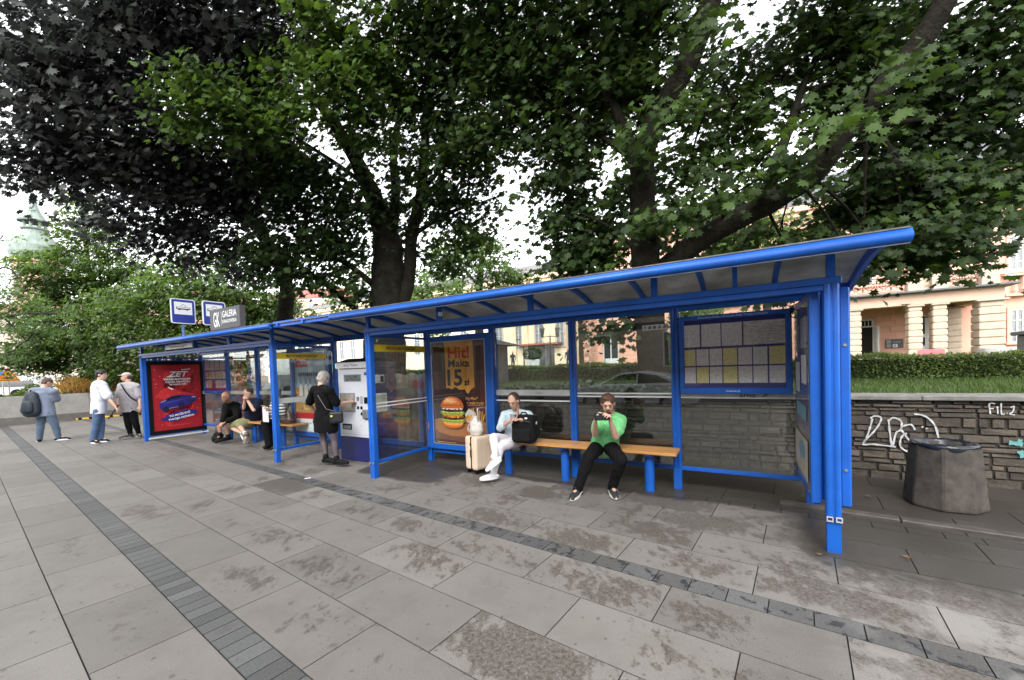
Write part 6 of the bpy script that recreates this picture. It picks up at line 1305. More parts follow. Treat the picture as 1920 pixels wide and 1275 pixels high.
# ---------------------------------------------------------------- left background: planter, road sign, van, houses, church tower
def cwp(e, g_, z=0): return PE*e+PG*g_+Vector((0, 0, z))
prot = math.atan2(PG.y, PG.x)
r_ = root('planter_wall', 'pale concrete planter wall with a dark base at the far left end of the pavement', 'planter', cwp(22.95, -3), prot); PCN = mat('pale_concrete', (.33, .32, .30), .85, var=.15, vscale=2.5, dirt=.35)
b = MB()
for i in range(8): b.box(i*1.5+.004, (i+1)*1.5-.004, -.02, .22, .27, 1.03)
b.build('panels', PCN, r_, bevel=.006); b = MB(); b.box(0, 12, -.10, .25, 0, .268); b.build('base', mat('dark_plinth', (.14, .13, .12), .8, var=.2, vscale=3), r_, bevel=.005); b = MB(); b.box(0, 12, .22, 1.6, .3, .92); b.build('soil', mat('planter_soil', (.05, .035, .02), .95), r_)
for (e0, g0_) in ((22.80, 2.6),):
    r2 = root('road_edge_strip', 'yellow marker strip on the ground by the planter base', 'marker strip', cwp(e0, g0_), prot); b = MB()
    b.box(0, 2.6, -.10, .0, .0, .07); b.build('base', mat('yellow_rubber', (.75, .50, .06), .6), r2, bevel=.01); b = MB()
    for i in range(9): b.box(.05+i*.29, .15+i*.29, -.103, .003, .002, .0725)
    b.build('band', BLACK, r2)
HL = leafmat('planter_leaf', (.10, .15, .03), .35)
def plants(name, label, cat, e0, e1, g0_, g1_, z0, z1, n, sz, lm, seed, kind='leaf', tilt=.8):
    g2_ = np.random.default_rng(seed); e = g2_.uniform(e0, e1, n); gg = g2_.uniform(g0_, g1_, n); z = z0+(z1-z0)*g2_.uniform(0, 1, n)*(.6+.4*np.sin(gg*5+seed)); C_ = np.outer(e, PE)+np.outer(gg, PG)+np.outer(z, (0, 0, 1)); o = leaves(name, None, lm, C_, sz, kind, tilt, seed=seed); tag(o, label, cat, kind='stuff'); return o
plants('planter_shrubs', 'low green shrubs growing in the concrete planter', 'shrubs', 23.1, 24.3, -3, 2.6, .95, 1.45, 7000, .11, HL, 31)
plants('dry_grass', 'tufts of pale dry grass in the planter behind the men', 'dry grass', 23.1, 24.3, 2.4, 6.5, .8, 1.3, 3500, .55, leafmat('dry_blade', (.45, .30, .10), .3), 32, 'blade', .55)
# warning sign
c0 = PD(15, 703, 21.5); r_ = root('warning_sign', 'orange triangular warning sign on a post at far left', 'road sign', (c0.x, c0.y, 0), .75); zc_ = c0.z
b = MB(); b.cyl((0, .03, 0), (0, .03, zc_+.2), .03, n=10); b.build('post', STEEL, r_)
b = MB(); s_ = .45; b.prism([(-s_, -.35), (s_, -.35), (0, .43)], (0, 0, zc_), (1, 0, 0), (0, 0, 1), (0, -.015, 0)); b.build('plate', mat('sign_amber', (.80, .25, .02), .5), r_)
f = Flat((0, -.0155, zc_), (1, 0, 0), (0, 0, 1), (0, -1, 0), step=.002); f.poly([(-s_*.86, -.30), (s_*.86, -.30), (0, .35)], 1); f.poly([(-s_*.78, -.27), (s_*.78, -.27), (0, .29)], 0); f.poly([(-.2, -.2), (.2, -.2), (.2, -.13), (.12, -.1), (.02, -.12), (-.08, -.09), (-.2, -.13)], 1); f.build('pictogram', [MATS['sign_amber'], BLACK], r_)
# white coach behind the planter
c0 = PD(10, 735, 38); r_ = root('coach', 'white coach with dark side windows parked on the far road', 'coach', (c0.x-2, c0.y, 0), .35); b = MB(); rbox(b, -5.5, 4.5, -1.2, 1.2, .35, 2.2, .25); b.build('body', mat('coach_white', (.66, .67, .68), .35), r_)
b = MB(); b.box(-5.2, 4.2, -1.21, -1.203, 1.15, 1.75); b.build('window_band', WGLASS, r_)
for x in (-3.8, 3): b = MB(); b.cyl((x, -1.22, .48), (x, -.9, .48), .48, n=20); b.build('wheel', BLACK, r_)
b = MB(); b.box(3.5, 4.2, -1.215, -1.21, .7, .9); b.build('lamp', mat('lamp_red', (.4, .03, .02), .4), r_)
c0 = PD(4, 703, 26); r_ = root('direction_sign', 'blue road sign at the left edge of the photo', 'road sign', (c0.x, c0.y, 0), .6); b = MB(); b.cyl((0, .04, 0), (0, .04, c0.z+.3), .035, n=8); b.build('post', STEEL, r_); b = MB(); b.box(-.6, .35, -.01, .01, c0.z-.28, c0.z+.28); b.build('plate', mat('road_blue', (.03, .16, .5), .5), r_, bevel=.004)
# pale house and salmon house behind the left trees
def house(name, label, px0, px1, ytop, D, dep, col, roofc, rows, cols, rz, gz=0, trimc=None):
    a = PD(px0, 640, D); b_ = PD(px1, 640, D); H_ = PD((px0+px1)/2, ytop, D).z; L_ = (b_-a).length; r_ = root(name, label, 'building', (a.x, a.y, gz), 0)
    hm = mat(label[:14], col, .85, var=.06, vscale=.4); b = MB(); b.box(0, L_, 0, dep, 0, H_); b.build('wall', hm, r_)
    b = MB(); b.add([(-.4, -.4, H_), (L_+.4, -.4, H_), (L_+.4, dep+.4, H_), (-.4, dep+.4, H_), (2, dep/2, H_+3), (L_-2, dep/2, H_+3)], [(0, 1, 5, 4), (1, 2, 5), (2, 3, 4, 5), (3, 0, 4), (3, 2, 1, 0)]); b.build('roof', mat(label[:10]+'_roof', roofc, .8, var=.2, vscale=1), r_)
    b = MB(); b.box(-.1, L_+.1, -.2, 0, H_-.5, H_-.02); b.build('cornice', FRAME if not trimc else trimc, r_)
    fh = H_/rows
    for j in range(rows):
        for i in range(cols): x = L_*(i+.5)/cols; window(r_, x-.55, x+.55, j*fh+.9, j*fh+.9+fh*.5, glass=GW, nz=2)
    return r_
house('apartment_building', 'pale cream tenement half hidden by the trees at far left', -160, 175, 590, 62, 14, srgb(180, 166, 150), (.25, .12, .08), 3, 10, 0)
house('apartment_building', 'salmon brick building behind the trees right of the church tower', 190, 400, 556, 80, 16, srgb(206, 160, 140), (.24, .10, .07), 4, 8, 0)
house('apartment_building', 'beige building with red roof glimpsed behind the left tree crowns', 500, 650, 560, 75, 12, srgb(226, 204, 170), (.35, .12, .09), 4, 6, 0)
D = 92; c0 = PD(77, 600, D); r_ = root('church_tower', 'brick church tower with a green copper onion dome and spire', 'church tower', (c0.x, c0.y, 0), .5)
zz = lambda y: PD(77, y, D).z
COP = mat('copper_patina', (.16, .21, .18), .7, var=.3, vscale=.8, col2=(.26, .31, .27)); BR = mat('tower_brick', srgb(206, 164, 146), .85, var=.12, vscale=.7)  # brick paled and copper greyed: distance haze put into the colours
b = MB(); b.lathe([(3.8, 0), (3.8, zz(497)), (4.3, zz(496)), (4.3, zz(490)), (3.9, zz(489))], n=8, ph=math.pi/8); b.build('shaft', BR, r_)
b = MB(); b.lathe([(4.0, zz(489)), (4.3, zz(478)), (4.15, zz(466)), (3.5, zz(456)), (3.0, zz(449)), (2.2, zz(442)), (1.9, zz(435)), (2.3, zz(433)), (2.3, zz(430))], n=16); b.build('dome', COP, r_, smooth=False)
b = MB(); [b.cyl((math.cos(a)*1.7, math.sin(a)*1.7, zz(431)), (math.cos(a)*1.7, math.sin(a)*1.7, zz(420)), .28, n=8) for a in [math.pi*2*i/8 for i in range(8)]]; b.build('lantern_columns', COP, r_)
b = MB(); b.lathe([(2.8, zz(419.5)), (2.9, zz(417)), (2.0, zz(413)), (1.3, zz(404)), (.8, zz(392)), (.35, zz(378)), (.08, zz(369)), (.3, zz(367)), (.3, zz(365)), (.05, zz(363))], n=8); b.build('spire', COP, r_)
for k in range(4):
    a = k*math.pi/2+math.pi/4-.5+.5; b = MB(); M = Matrix.Rotation(a, 4, 'Z'); b.box(3.52, 3.6, -.8, .8, zz(560), zz(515), M=M); b.build('belfry_window', WGLASS, r_)
# ---------------------------------------------------------------- trees
BARK = mat('maple_bark', (.009, .008, .006), .95, var=.4, vscale=5, bump=3, bscale=20, spec=.1, col2=(.026, .024, .017), detail=9)
BARK2 = mat('park_bark', (.018, .015, .012), .92, var=.4, vscale=6, bump=1, bscale=26)
def tree(name, label, limbs, blobs, lm, leaf, kind='maple', bark=None, seed=1, group=None, cov=3.2, depthk=1.0, twigs=True, tilt=.62, droop=(-.75, -1.25, -.35)):
    """limbs: lists of (px, py, depth, radius); blobs: (px, py, depth, rx px, ry px[, coverage, tone])"""
    g_ = np.random.default_rng(seed); rnd = random.Random(seed); bark = bark or BARK
    b0 = PD(*limbs[0][0][:3]); r_ = root(name, label, 'tree', (b0.x, b0.y, max(0, b0.z-.05) if b0.z < 1.6 else .95), 0, group); org = np.array(r_.location)
    O_ = Vector(org); LP = []; tw = MB(); first = True
    for li, lb in enumerate(limbs):
        P_ = [PD(a, c, d)-O_ for a, c, d, _ in lb]; Rr = [q[3] for q in lb]; S, RS_ = [], []
        for i in range(len(P_)-1):
            p0 = P_[max(i-1, 0)]; p1 = P_[i]; p2 = P_[i+1]; p3 = P_[min(i+2, len(P_)-1)]
            for q in range(4):
                t = q/4; S.append(.5*((2*p1)+(p2-p0)*t+(2*p0-5*p1+4*p2-p3)*t*t+(3*p1-p0-3*p2+p3)*t**3)); RS_.append(Rr[i]*(1-t)+Rr[i+1]*t)
        S.append(P_[-1]); RS_.append(Rr[-1]); RS_ = [q*(1+.06*math.sin(i*2.1+li)) for i, q in enumerate(RS_)]
        if li == 0: m_ = MB(); m_.tube(S, RS_, 18); m_.build('trunk', bark, r_, smooth=True)
        else: m_ = MB(); m_.tube(S, RS_, 12); m_.build('limb', bark, r_, smooth=True)
        LP += S
    allC, allT = [], []
    for bi, bl in enumerate(blobs):
        px, py, D, rx, ry = bl[:5]; cv = bl[5] if len(bl) > 5 else 1.; tn = bl[6] if len(bl) > 6 else 1.  # tone varies leaf colour and paints interior shade into the darker blobs
        c = np.array(PD(px, py, D))-org; rxm, rym = rx*D/750, ry*D/750; rd = min(2.2, (rxm+rym)/2)*depthk
        lpx = leaf/D*750; n = int(cv*cov*math.pi*rx*ry/(lpx*lpx*.36)); per = 34; nc = max(4, n//per)
        d = g_.normal(size=(nc, 3)); d /= np.linalg.norm(d, axis=1)[:, None]; q = g_.uniform(0, 1, nc)[:, None]**.42
        cc = c+d*q*np.array([rxm, rd, rym]); out = d
        # sprays: flattened discs drooping outwards
        for k in range(nc):
            m_ = per+rnd.randint(-8, 10); rr_ = leaf*rnd.uniform(1.3, 2.9); u = g_.normal(size=(m_, 3))*np.array([rr_, rr_, rr_*.34])*.75
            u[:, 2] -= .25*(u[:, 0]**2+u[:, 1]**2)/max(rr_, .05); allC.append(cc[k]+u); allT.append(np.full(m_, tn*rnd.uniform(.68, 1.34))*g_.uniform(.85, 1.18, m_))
        if twigs:
            near = min(LP, key=lambda s_: (s_-Vector(c)).length); cV = Vector(c); mid = (near+cV)/2+Vector((0, 0, .1)); tw.tube([near, mid, cV], [.028, .018, .010], 6, False)
            for k in range(0, nc, 3 if nc < 40 else 8):
                e = Vector(cc[k]); tw.tube([cV.lerp(near, .2), cV.lerp(e, .5)+Vector((0, 0, .08)), e], [.009, .006, .003], 4, False)
    C_ = np.concatenate(allC); T_ = np.concatenate(allT); keep = C_[:, 2]+org[2] > .3; C_, T_ = C_[keep], T_[keep]
    if twigs: tw.build('twigs', bark, r_)
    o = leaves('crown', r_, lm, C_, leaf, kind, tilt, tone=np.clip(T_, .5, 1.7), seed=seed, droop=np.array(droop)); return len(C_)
TOT = 0
GL = leafmat('maple_leaf', (.032, .060, .020), .36, .55, .22, (.080, .140, .030)); CO = leafmat('copper_maple_leaf', (.036, .039, .037), .22, .45, .4, (.105, .112, .105)); LL = leafmat('linden_leaf', (.065, .125, .026), .35, .5, .4, (.13, .22, .045)); FL = leafmat('pale_fine_leaf', (.10, .17, .05), .4)
# right hand maple
z97 = lambda px, D: CCY-(0.95-CH)/D*750*0
def gy(px, D, z=.95): return (PD(px, 700, D).z-z)/D*750+700
L1 = [[(1228, gy(1228, 6.9, .93), 6.9, .32), (1222, 640, 6.9, .275), (1214, 560, 6.9, .27), (1210, 480, 6.9, .26), (1206, 400, 6.9, .25), (1203, 330, 6.8, .22), (1215, 262, 6.6, .20), (1262, 170, 6.3, .19), (1305, 80, 6.0, .18), (1338, -20, 5.8, .16), (1360, -120, 5.6, .13)],
      [(1216, 560, 6.9, .20), (1250, 500, 6.8, .21), (1335, 436, 6.5, .20), (1435, 384, 6.2, .20), (1520, 328, 5.9, .19), (1575, 258, 5.7, .175), (1635, 188, 5.5, .17), (1700, 112, 5.3, .16), (1760, 25, 5.1, .15), (1800, -70, 5.0, .12)],
      [(1202, 350, 6.8, .13), (1180, 268, 6.8, .11), (1145, 190, 6.8, .09), (1100, 100, 6.8, .07), (1075, 10, 6.8, .05)],
      [(1425, 388, 6.2, .09), (1450, 320, 6.4, .085), (1482, 235, 6.6, .07), (1512, 145, 6.8, .05), (1560, 60, 6.8, .03)],
      [(1460, 330, 6.4, .05), (1520, 290, 6.4, .045), (1580, 272, 6.3, .035), (1660, 262, 6.2, .02)], [(1190, 300, 6.8, .06), (1120, 250, 6.9, .045), (1050, 200, 7.0, .03)],
      [(1495, 210, 6.6, .035), (1540, 160, 6.6, .03), (1600, 158, 6.5, .02)], [(1590, 250, 5.7, .05), (1680, 230, 6.0, .04), (1780, 220, 6.2, .025)], [(1240, 230, 6.5, .05), (1300, 215, 6.6, .04), (1380, 190, 6.8, .02)],
      [(1205, 480, 6.9, .04), (1150, 430, 7.1, .03), (1090, 400, 7.3, .02)]]
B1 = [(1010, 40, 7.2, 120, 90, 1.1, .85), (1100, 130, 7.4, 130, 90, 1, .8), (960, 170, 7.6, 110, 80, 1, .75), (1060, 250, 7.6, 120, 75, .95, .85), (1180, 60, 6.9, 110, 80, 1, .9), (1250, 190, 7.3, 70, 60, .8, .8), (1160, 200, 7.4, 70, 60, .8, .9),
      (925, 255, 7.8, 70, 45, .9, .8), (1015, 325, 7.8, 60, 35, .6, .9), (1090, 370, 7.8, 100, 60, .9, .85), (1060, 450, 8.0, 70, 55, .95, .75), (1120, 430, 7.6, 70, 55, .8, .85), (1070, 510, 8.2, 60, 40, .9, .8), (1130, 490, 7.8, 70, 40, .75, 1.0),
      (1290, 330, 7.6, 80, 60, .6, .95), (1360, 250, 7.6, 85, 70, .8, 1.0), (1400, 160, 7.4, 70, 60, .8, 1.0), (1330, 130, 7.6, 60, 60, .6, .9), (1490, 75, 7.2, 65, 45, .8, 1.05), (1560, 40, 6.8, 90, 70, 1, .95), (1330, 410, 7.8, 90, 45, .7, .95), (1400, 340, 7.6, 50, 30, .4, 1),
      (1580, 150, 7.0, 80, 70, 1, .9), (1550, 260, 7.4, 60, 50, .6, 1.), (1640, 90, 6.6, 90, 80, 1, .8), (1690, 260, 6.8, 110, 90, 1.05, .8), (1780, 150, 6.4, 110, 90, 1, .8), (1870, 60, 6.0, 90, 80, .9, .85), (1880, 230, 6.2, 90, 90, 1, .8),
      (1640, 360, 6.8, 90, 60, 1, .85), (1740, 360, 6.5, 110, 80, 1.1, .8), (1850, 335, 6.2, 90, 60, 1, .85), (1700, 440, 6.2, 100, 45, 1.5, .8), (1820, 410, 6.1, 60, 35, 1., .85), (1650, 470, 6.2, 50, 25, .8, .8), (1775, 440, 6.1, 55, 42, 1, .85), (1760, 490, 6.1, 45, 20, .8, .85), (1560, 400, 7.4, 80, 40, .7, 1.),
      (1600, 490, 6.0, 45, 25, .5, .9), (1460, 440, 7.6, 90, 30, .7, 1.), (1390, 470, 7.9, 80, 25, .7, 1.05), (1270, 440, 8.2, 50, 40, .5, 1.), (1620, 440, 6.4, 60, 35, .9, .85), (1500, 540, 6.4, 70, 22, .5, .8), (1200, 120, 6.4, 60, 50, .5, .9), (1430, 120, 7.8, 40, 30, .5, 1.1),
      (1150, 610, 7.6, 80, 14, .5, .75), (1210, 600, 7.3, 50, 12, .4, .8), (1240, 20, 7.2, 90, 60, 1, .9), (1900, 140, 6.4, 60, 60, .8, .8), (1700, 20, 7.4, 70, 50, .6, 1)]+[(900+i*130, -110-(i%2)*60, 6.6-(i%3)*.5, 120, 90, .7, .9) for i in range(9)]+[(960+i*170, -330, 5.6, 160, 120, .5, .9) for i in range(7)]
L1[1] = [(a, c, d, r_*.86) for a, c, d, r_ in L1[1]]; L1[0] = [(a, c, d, r_*.9) for a, c, d, r_ in L1[0]]
B1 += [(1340, 350, 5.7, 60, 40, .12, 1.), (1560, 250, 5.1, 60, 50, .12, 1.), (1640, 140, 4.9, 60, 60, .14, .95), (1255, 190, 5.7, 45, 60, .15, 1.), (1215, 420, 6.3, 40, 50, .1, 1.), (1320, 40, 5.3, 50, 60, .35, .95), (1450, 330, 5.6, 50, 30, .08, 1.), (1200, 290, 6.2, 45, 30, .2, 1.)]
TOT += tree('maple_tree', 'large maple with two thick leaning limbs behind the nearer shelter', L1, B1, GL, .165, seed=3, group='street maples over the shelters', cov=6.3)
# left hand maple
L2 = [[(722, gy(722, 10.3, .93), 10.3, .62), (722, 640, 10.3, .50), (726, 590, 10.3, .44), (728, 520, 10.3, .42), (726, 455, 10.3, .36), (706, 385, 10.1, .24), (682, 330, 9.8, .19), (650, 268, 9.4, .15), (612, 215, 9.0, .10), (570, 150, 8.6, .06)],
      [(733, 600, 10.3, .17), (758, 560, 10.2, .16), (768, 510, 10.2, .155), (772, 440, 10.1, .15), (788, 370, 9.9, .13), (796, 290, 9.7, .11), (800, 200, 9.4, .08), (815, 100, 9, .05)],
      [(733, 450, 10.3, .15), (742, 370, 10.2, .12), (738, 290, 10.2, .10), (750, 200, 10, .07), (745, 110, 9.8, .04)], [(712, 545, 10.3, .09), (672, 510, 10.1, .075), (630, 485, 9.9, .06), (560, 470, 9.6, .04)],
      [(700, 610, 10.3, .08), (645, 562, 10.2, .07), (600, 525, 10, .06), (552, 492, 9.8, .045), (500, 450, 9.4, .03)], [(790, 360, 9.9, .06), (840, 300, 9.6, .05), (890, 240, 9.2, .03)], [(775, 440, 10.1, .06), (840, 400, 10, .05), (900, 380, 9.9, .03)],
      [(690, 350, 10, .07), (620, 300, 9.8, .05), (540, 250, 9.4, .035), (470, 210, 9, .02)]]
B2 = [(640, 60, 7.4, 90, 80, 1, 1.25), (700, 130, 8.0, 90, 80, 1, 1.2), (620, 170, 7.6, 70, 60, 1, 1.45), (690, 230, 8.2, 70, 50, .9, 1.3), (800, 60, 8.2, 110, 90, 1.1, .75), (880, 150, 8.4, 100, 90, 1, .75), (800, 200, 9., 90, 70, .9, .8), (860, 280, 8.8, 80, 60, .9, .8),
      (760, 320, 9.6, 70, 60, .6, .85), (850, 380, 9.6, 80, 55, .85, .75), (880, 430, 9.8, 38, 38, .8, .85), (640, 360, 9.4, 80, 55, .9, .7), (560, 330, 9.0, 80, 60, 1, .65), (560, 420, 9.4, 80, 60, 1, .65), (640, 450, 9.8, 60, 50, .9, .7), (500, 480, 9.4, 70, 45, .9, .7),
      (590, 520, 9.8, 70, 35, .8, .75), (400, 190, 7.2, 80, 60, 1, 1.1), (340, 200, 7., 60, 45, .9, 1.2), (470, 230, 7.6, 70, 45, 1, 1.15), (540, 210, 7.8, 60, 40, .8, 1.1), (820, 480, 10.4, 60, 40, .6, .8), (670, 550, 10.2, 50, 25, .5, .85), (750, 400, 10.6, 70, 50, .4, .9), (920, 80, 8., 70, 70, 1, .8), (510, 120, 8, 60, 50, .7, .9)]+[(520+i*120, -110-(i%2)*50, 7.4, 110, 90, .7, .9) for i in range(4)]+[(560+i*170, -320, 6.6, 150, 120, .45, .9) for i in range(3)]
TOT += tree('maple_tree', 'forked maple with dense dark foliage behind the ticket machine', L2, B2, GL, .165, seed=5, group='street maples over the shelters', cov=6.3)
# copper maple at upper left
L3 = [[(540, gy(540, 12.6, .93), 12.6, .30), (534, 600, 12.6, .24), (538, 540, 12.5, .21), (515, 480, 12.2, .19), (470, 410, 11.4, .17), (400, 330, 10.2, .14), (320, 250, 9.2, .11), (240, 170, 8.4, .08), (160, 100, 7.8, .05)],
      [(470, 410, 11.4, .12), (440, 300, 10.4, .10), (420, 180, 9.4, .07), (400, 60, 8.6, .05)], [(400, 330, 10.2, .08), (300, 320, 9.4, .06), (180, 290, 8.6, .04), (80, 240, 8.0, .03)], [(538, 540, 12.5, .1), (560, 470, 12.2, .08), (580, 380, 11.6, .05)]]
B3 = [(40, 60, 7.0, 80, 80, .8, 1.15), (130, 90, 7.2, 90, 70, 1, 1.1), (60, 170, 7.2, 90, 70, .9, 1.), (150, 190, 7.4, 80, 60, 1, 1.25), (230, 130, 7.6, 90, 90, 1.1, .9), (330, 60, 7.8, 110, 80, 1.2, .75), (440, 50, 8.0, 110, 80, 1.2, .75), (540, 40, 8.2, 90, 60, 1, .75), (450, 130, 8.2, 100, 60, 1.1, .7),
      (60, 280, 7.6, 75, 60, 1, .9), (30, 320, 7.6, 45, 35, .8, .8), (150, 280, 7.8, 80, 60, 1, 1.1), (230, 240, 8, 80, 60, 1.05, 1.), (150, 340, 8.0, 30, 28, .8, .9), (85, 330, 7.8, 28, 25, .7, .9), (240, 330, 8.6, 70, 55, 1, .85), (310, 300, 8.8, 80, 60, 1.1, .7), (390, 280, 9.2, 80, 60, 1.1, .7), (380, 340, 9.4, 90, 50, 1.1, .95),
      (230, 410, 9.4, 55, 45, .8, .7), (310, 400, 9.6, 70, 50, .8, .7), (400, 420, 10, 70, 50, 1, .65), (460, 360, 10, 80, 60, 1.1, .6), (480, 290, 9.6, 80, 60, 1.1, .65), (340, 470, 10, 45, 35, .8, .7), (440, 480, 10.6, 60, 35, .9, .6), (270, 20, 7.6, 70, 40, 1, .8), (200, 20, 7.4, 70, 40, .8, 1), (270, 180, 7.8, 50, 50, .8, .9), (480, 190, 8.8, 70, 50, .9, .7), (540, 290, 9.6, 60, 50, .8, .65)]+[(20+i*130, -110-(i%2)*50, 7.2, 120, 90, .7, .9) for i in range(4)]+[(100+i*170, -300, 6.6, 150, 110, .4, .9) for i in range(3)]
TOT += tree('copper_maple', 'dark purple leaved maple reaching over the pavement at upper left', L3, B3, CO, .18, seed=9, cov=6.3)
# lighter trees behind
L4 = [[(330, gy(330, 17, .9), 17, .22), (335, 640, 17, .18), (340, 560, 17, .14), (345, 500, 17, .08)], [(338, 600, 17, .08), (290, 540, 17, .05), (260, 500, 17, .03)], [(340, 580, 17, .07), (400, 530, 17, .05), (440, 500, 17, .03)]]
B4 = [(340, 520, 17, 90, 55, 1, 1.3), (280, 580, 16.5, 80, 60, 1.1, 1.1), (370, 580, 16.5, 90, 60, 1.1, 1.), (450, 560, 17, 80, 60, 1, .9), (240, 650, 16.5, 70, 50, 1, .9), (330, 640, 16, 70, 40, 1, .8), (200, 600, 17, 60, 50, .8, 1.), (520, 590, 17.5, 60, 45, .9, .9), (420, 640, 17, 60, 40, .8, .8), (225, 700, 16.5, 50, 25, .8, .85), (470, 620, 17, 60, 40, .9, .8), (530, 640, 17.5, 50, 40, .6, .9), (450, 690, 17, 50, 35, .7, .9), (520, 560, 18, 50, 40, .8, 1.)]
TOT += tree('linden_tree', 'bright green linden directly behind the stop signs', L4, B4, LL, .14, 'round', BARK2, 12, 'lighter trees at left', 3.8)
L5 = [[(170, gy(170, 20, 0.), 20, .25), (172, 690, 20, .2), (175, 600, 20, .15), (165, 500, 20, .1), (160, 420, 20, .05)], [(172, 640, 20, .08), (120, 560, 20, .05), (90, 520, 20, .03)], [(172, 600, 20, .08), (220, 540, 20, .05), (250, 500, 20, .03)]]
B5 = [(160, 400, 20, 45, 40, .7, 1.2), (180, 450, 20, 70, 45, .8, 1.), (140, 500, 20, 80, 45, .9, 1.), (220, 510, 20, 80, 50, .9, .9), (130, 560, 19.5, 80, 40, .8, .9), (210, 580, 19.5, 60, 50, .8, .8), (80, 540, 19, 45, 30, .6, 1.1), (150, 630, 19, 70, 45, .8, .7), (110, 480, 20, 30, 25, .6, 1.1), (90, 620, 19, 45, 30, .7, .8), (160, 690, 18.5, 60, 30, .7, .75), (60, 500, 18, 40, 30, .7, 1.1), (60, 580, 18, 50, 35, .9, 1.), (120, 660, 18.5, 70, 40, 1.1, .8), (230, 690, 18, 50, 35, 1, .8), (60, 670, 18, 50, 30, .9, .9), (50, 640, 17, 50, 30, .9, .9), (190, 740, 18, 40, 25, .7, .8), (140, 755, 18, 35, 22, .6, .7)]
TOT += tree('linden_tree', 'tall mid green tree in front of the church tower', L5, B5, LL, .15, 'round', BARK2, 14, 'lighter trees at left', 4.6)
L6 = [[(-90, gy(-90, 14.5, 0.), 14.5, .18), (-85, 650, 14.5, .14), (-60, 560, 14.5, .09), (-30, 480, 14.5, .05)], [(-80, 640, 14.5, .07), (-10, 600, 14.5, .05), (60, 588, 14.5, .04), (130, 590, 14.5, .02)], [(-60, 560, 14.5, .05), (0, 590, 14.5, .035), (50, 640, 14.5, .02)], [(-50, 540, 14.5, .04), (10, 500, 14.5, .03), (50, 545, 14.5, .012)]]
B6 = [(10, 440, 14.5, 30, 14, .5, 1.1), (15, 500, 14.5, 45, 18, .45, 1.1), (40, 560, 14.5, 60, 22, .5, 1.1), (20, 610, 14.5, 60, 20, .9, 1.), (70, 625, 14.5, 55, 18, .8, 1.), (20, 665, 14.5, 50, 20, .8, .9), (90, 590, 14.5, 40, 16, .6, 1.), (10, 540, 14.5, 30, 20, .4, 1.1), (45, 700, 16, 30, 14, .5, .9)]
TOT += tree('acacia_tree', 'feathery light green tree with thin bare branches at the left edge', L6, B6, FL, .085, 'leaf', BARK2, 16, None, 3.0)
L7 = [[(900, gy(900, 24, 1.1), 24, .3), (898, 560, 24, .24), (902, 500, 24, .17), (905, 440, 24, .08)], [(900, 540, 24, .1), (850, 480, 24, .05)], [(900, 560, 24, .1), (960, 500, 24, .05)]]
B7 = [(860, 480, 22, 70, 50, .7, 1.1), (920, 490, 23, 55, 50, .7, 1.), (790, 540, 20, 60, 50, .7, 1.2), (850, 560, 20, 60, 40, .7, 1.2), (960, 530, 23, 40, 40, .8, 1.), (700, 480, 19, 40, 40, .3, 1.1), (650, 540, 19, 60, 35, .5, 1.1), (620, 470, 19, 50, 35, .4, 1.1), (990, 550, 24, 22, 22, .7, 1.), (820, 610, 19, 40, 14, .6, 1.1), (640, 590, 19, 50, 20, .5, 1.), (900, 450, 23, 45, 30, .5, .9)]
TOT += tree('park_tree', 'light green park tree standing between the two street maples', L7, B7, LL, .15, 'round', BARK2, 18, 'park trees behind the shelters', 3.6)
L8 = [[(1092, gy(1092, 14, 1.05), 14, .10), (1090, 660, 14, .085), (1088, 600, 14, .07), (1092, 540, 14, .05)]]
B8 = [(1100, 610, 14, 50, 18, .35, .8), (1140, 622, 14, 50, 12, .3, .8), (1100, 560, 14, 60, 30, .7, .9), (1190, 560, 14, 60, 30, .6, .9)]
TOT += tree('young_tree', 'young thin stemmed tree tied to a stake on the lawn', L8, B8, GL, .12, 'maple', mat('brown_stem', (.12, .065, .03), .85, var=.3, vscale=8), 20, 'park trees behind the shelters', 2.0)
L9 = [[(1322, gy(1322, 15, 1.05), 15, .07), (1320, 640, 15, .05), (1318, 600, 15, .03)]]
TOT += tree('small_tree', 'small pale green tree rising behind the timetable board', L9, [(1310, 590, 15, 55, 24, .9, 1.3), (1290, 575, 15, 30, 14, .7, 1.3), (1350, 600, 15, 30, 14, .7, 1.2), (1320, 630, 15, 40, 20, .8, 1.1)], LL, .11, 'round', BARK2, 22, 'park trees behind the shelters', 3.6)
L10 = [[(1440, gy(1440, 19, 1.1), 19, .2), (1438, 560, 19, .17), (1430, 480, 19, .1)]]
TOT += tree('park_tree', 'green tree half hidden between the right maple and the villa', L10, [(1430, 440, 18, 90, 45, .8, 1.15), (1340, 460, 18, 60, 40, .7, 1.1), (1510, 440, 18, 50, 35, .6, 1.1), (1380, 380, 18, 70, 45, .5, 1.1), (1280, 380, 18, 50, 50, .4, 1.1)], LL, .14, 'round', BARK2, 24, 'park trees behind the shelters', 2.3)
print('LEAVES', TOT)
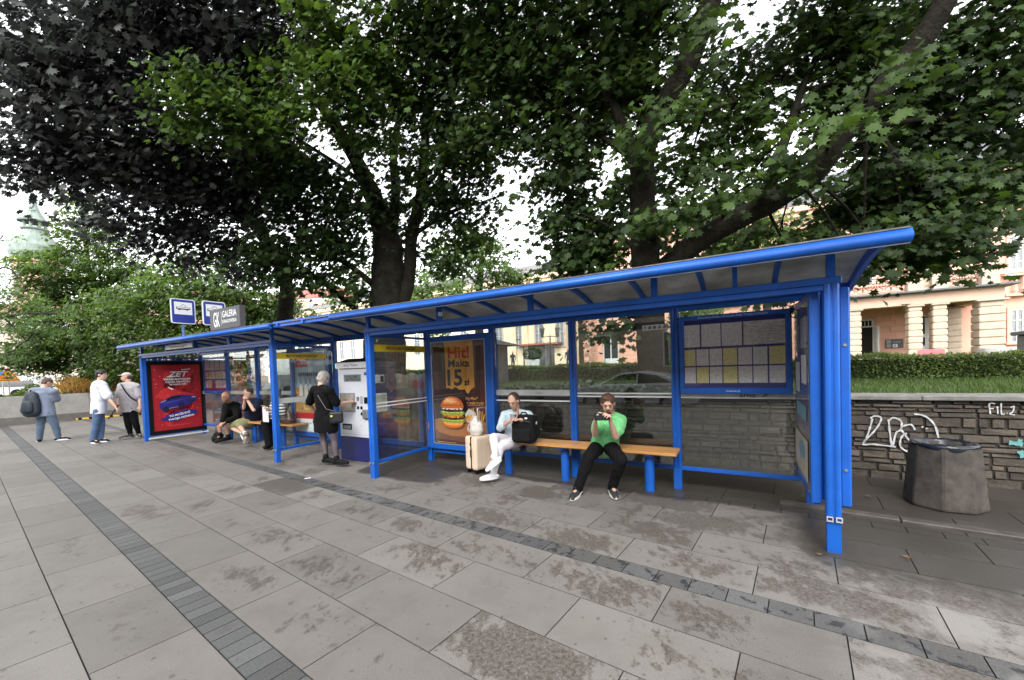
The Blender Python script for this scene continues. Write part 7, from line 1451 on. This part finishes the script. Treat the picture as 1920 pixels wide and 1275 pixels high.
# ---------------------------------------------------------------- car at the kerb behind the camera, mirrored in the shelter glass
def car():
    p = W(T(1190, 15.3, 735), 10.06-15.3); r_ = root('parked_car', 'silver grey saloon car at the kerb, mirrored in the shelter glass', 'car', (p.x, p.y, -.24), SROT)
    CP_ = mat('silver_car_paint', (.60, .62, .66), .3, coat=.5); b = MB()
    low = [(-2.25, .35), (-2.3, .6), (-2.2, .8), (-1.3, .95), (-1.0, .98), (1.5, 1.0), (2.1, .98), (2.28, .8), (2.25, .35), (1.85, .25), (-1.8, .25)]
    b.prism(low, (0, -.88, 0), (1, 0, 0), (0, 0, 1), (0, 1.76, 0)); b.build('body', CP_, r_, bevel=.05)
    b = MB(); roof = [(-1.15, .97), (-.35, 1.36), (.35, 1.42), (1.05, 1.32), (1.85, 1.0)]; vs = [(x, -.82+.16*(z-.97)/.45, z) for x, z in roof]+[(x, .82-.16*(z-.97)/.45, z) for x, z in roof]
    b.add(vs, [(0, 1, 2, 3, 4), (9, 8, 7, 6, 5), (0, 5, 6, 1), (1, 6, 7, 2), (2, 7, 8, 3), (3, 8, 9, 4), (4, 9, 5, 0)]); b.build('cabin', CP_, r_, bevel=.03)
    for s_ in (-1, 1):
        for pts in ([(-.95, 1.0), (-.3, 1.31), (.25, 1.36), (.25, 1.0)], [(.31, 1.0), (.31, 1.36), (.95, 1.27), (1.45, 1.02)]):
            b = MB(); k = lambda x, z: (x, s_*(.835-.16*(z-.97)/.45), z); b.add([k(*q) for q in pts]+[(x, s_*(abs(y)-.03), z) for x, y, z in [k(*q) for q in pts]], [(0, 1, 2, 3), (7, 6, 5, 4)]); b.build('side_window', WGLASS, r_)
        for x in (-1.4, 1.35):
            b = MB(); b.cyl((x, s_*.72, .32), (x, s_*.90, .32), .33, n=24); o = b.build('wheel', BLACK, r_); b = MB(); b.cyl((x, s_*.9005, .32), (x, s_*.91, .32), .21, n=20); b.build('rim', ALU, o)
        b = MB(); b.box(-2.29, -2.05, s_*.55-.15, s_*.55+.15, .62, .76); b.build('headlight', WHITE, r_, bevel=.02); b = MB(); b.box(2.1, 2.29, s_*.6-.15, s_*.6+.15, .75, .9); b.build('tail_lamp', mat('tail_red', (.4, .02, .02), .3), r_, bevel=.02)
car()
# small litter and fallen leaves on the slabs
LY_ = mat('dry_leaf', (.16, .09, .03), .8, var=.4, vscale=20); LG_ = mat('fallen_green_leaf', (.09, .13, .03), .7)
tv, tf = leaf_template('maple'); rl = random.Random(2)
spots = [(1627, 933, 'orange dry leaf on the dark ground left of the litter bin', LY_, .06), (1683, 928, 'pale dry leaf just left of the litter bin base', LY_, .055), (1504, 932, 'green fallen leaf beside the back post of the shelter end', LG_, .06),
         (1535, 1043, 'thin dry leaf scrap at the foot of the near corner post', LY_, .045), (1700, 1048, 'brown leaf scrap on the wet slabs in front of the bin', LY_, .06)]
for px, py, lab, m_, s_ in spots:
    p = G(px, py); a = rl.uniform(0, 6.28); me = bpy.data.meshes.new('fallen_leaf'); me.from_pydata([(s_*(x*math.cos(a)-y*math.sin(a)), s_*(x*math.sin(a)+y*math.cos(a)), .014+s_*.35*abs(z)) for x, y, z in tv], [], tf)
    o = link_mesh('fallen_leaf', me, m_, None, (p.x, p.y, .004)); tag(o, lab, 'leaf', 'fallen leaves on the pavement')
p = G(577, 897); o = MB().box(-.04, .04, -.018, .018, .002, .006).build('paper_scrap', WHITE, None, (p.x, p.y, 0), .5); tag(o, 'small white paper scrap on the dark sett strip', 'litter')

# tenement invented across the street to block sky from the shelter glass
ob = root('added_street_building', 'plain brown tenement added across the street to keep sky out of the shelter glass', 'building', W(24, -17, -.24), SROT+math.pi)
b = MB(); b.box(0, 60, 0, 10, 0, 12.5); b.build('wall', mat('brown_tenement_plaster', (.30, .25, .21), .85, var=.15, vscale=.5), ob)
b = MB(); b.box(-.3, 60.3, -.5, 10, 12.501, 13); b.build('cornice', mat('tenement_cornice', (.12, .10, .085), .8), ob)
for j in range(3):
    for i in range(12):
        x = 2.5+i*4.9; b = MB(); b.box(x-.1, x+1.5, -.06, 0, 1.4+j*3.8, 3.7+j*3.8); o = b.build('window', FRAME, ob); b = MB(); b.box(x, x+1.4, -.075, -.062, 1.5+j*3.8, 3.6+j*3.8); b.build('pane', WGLASS, o)
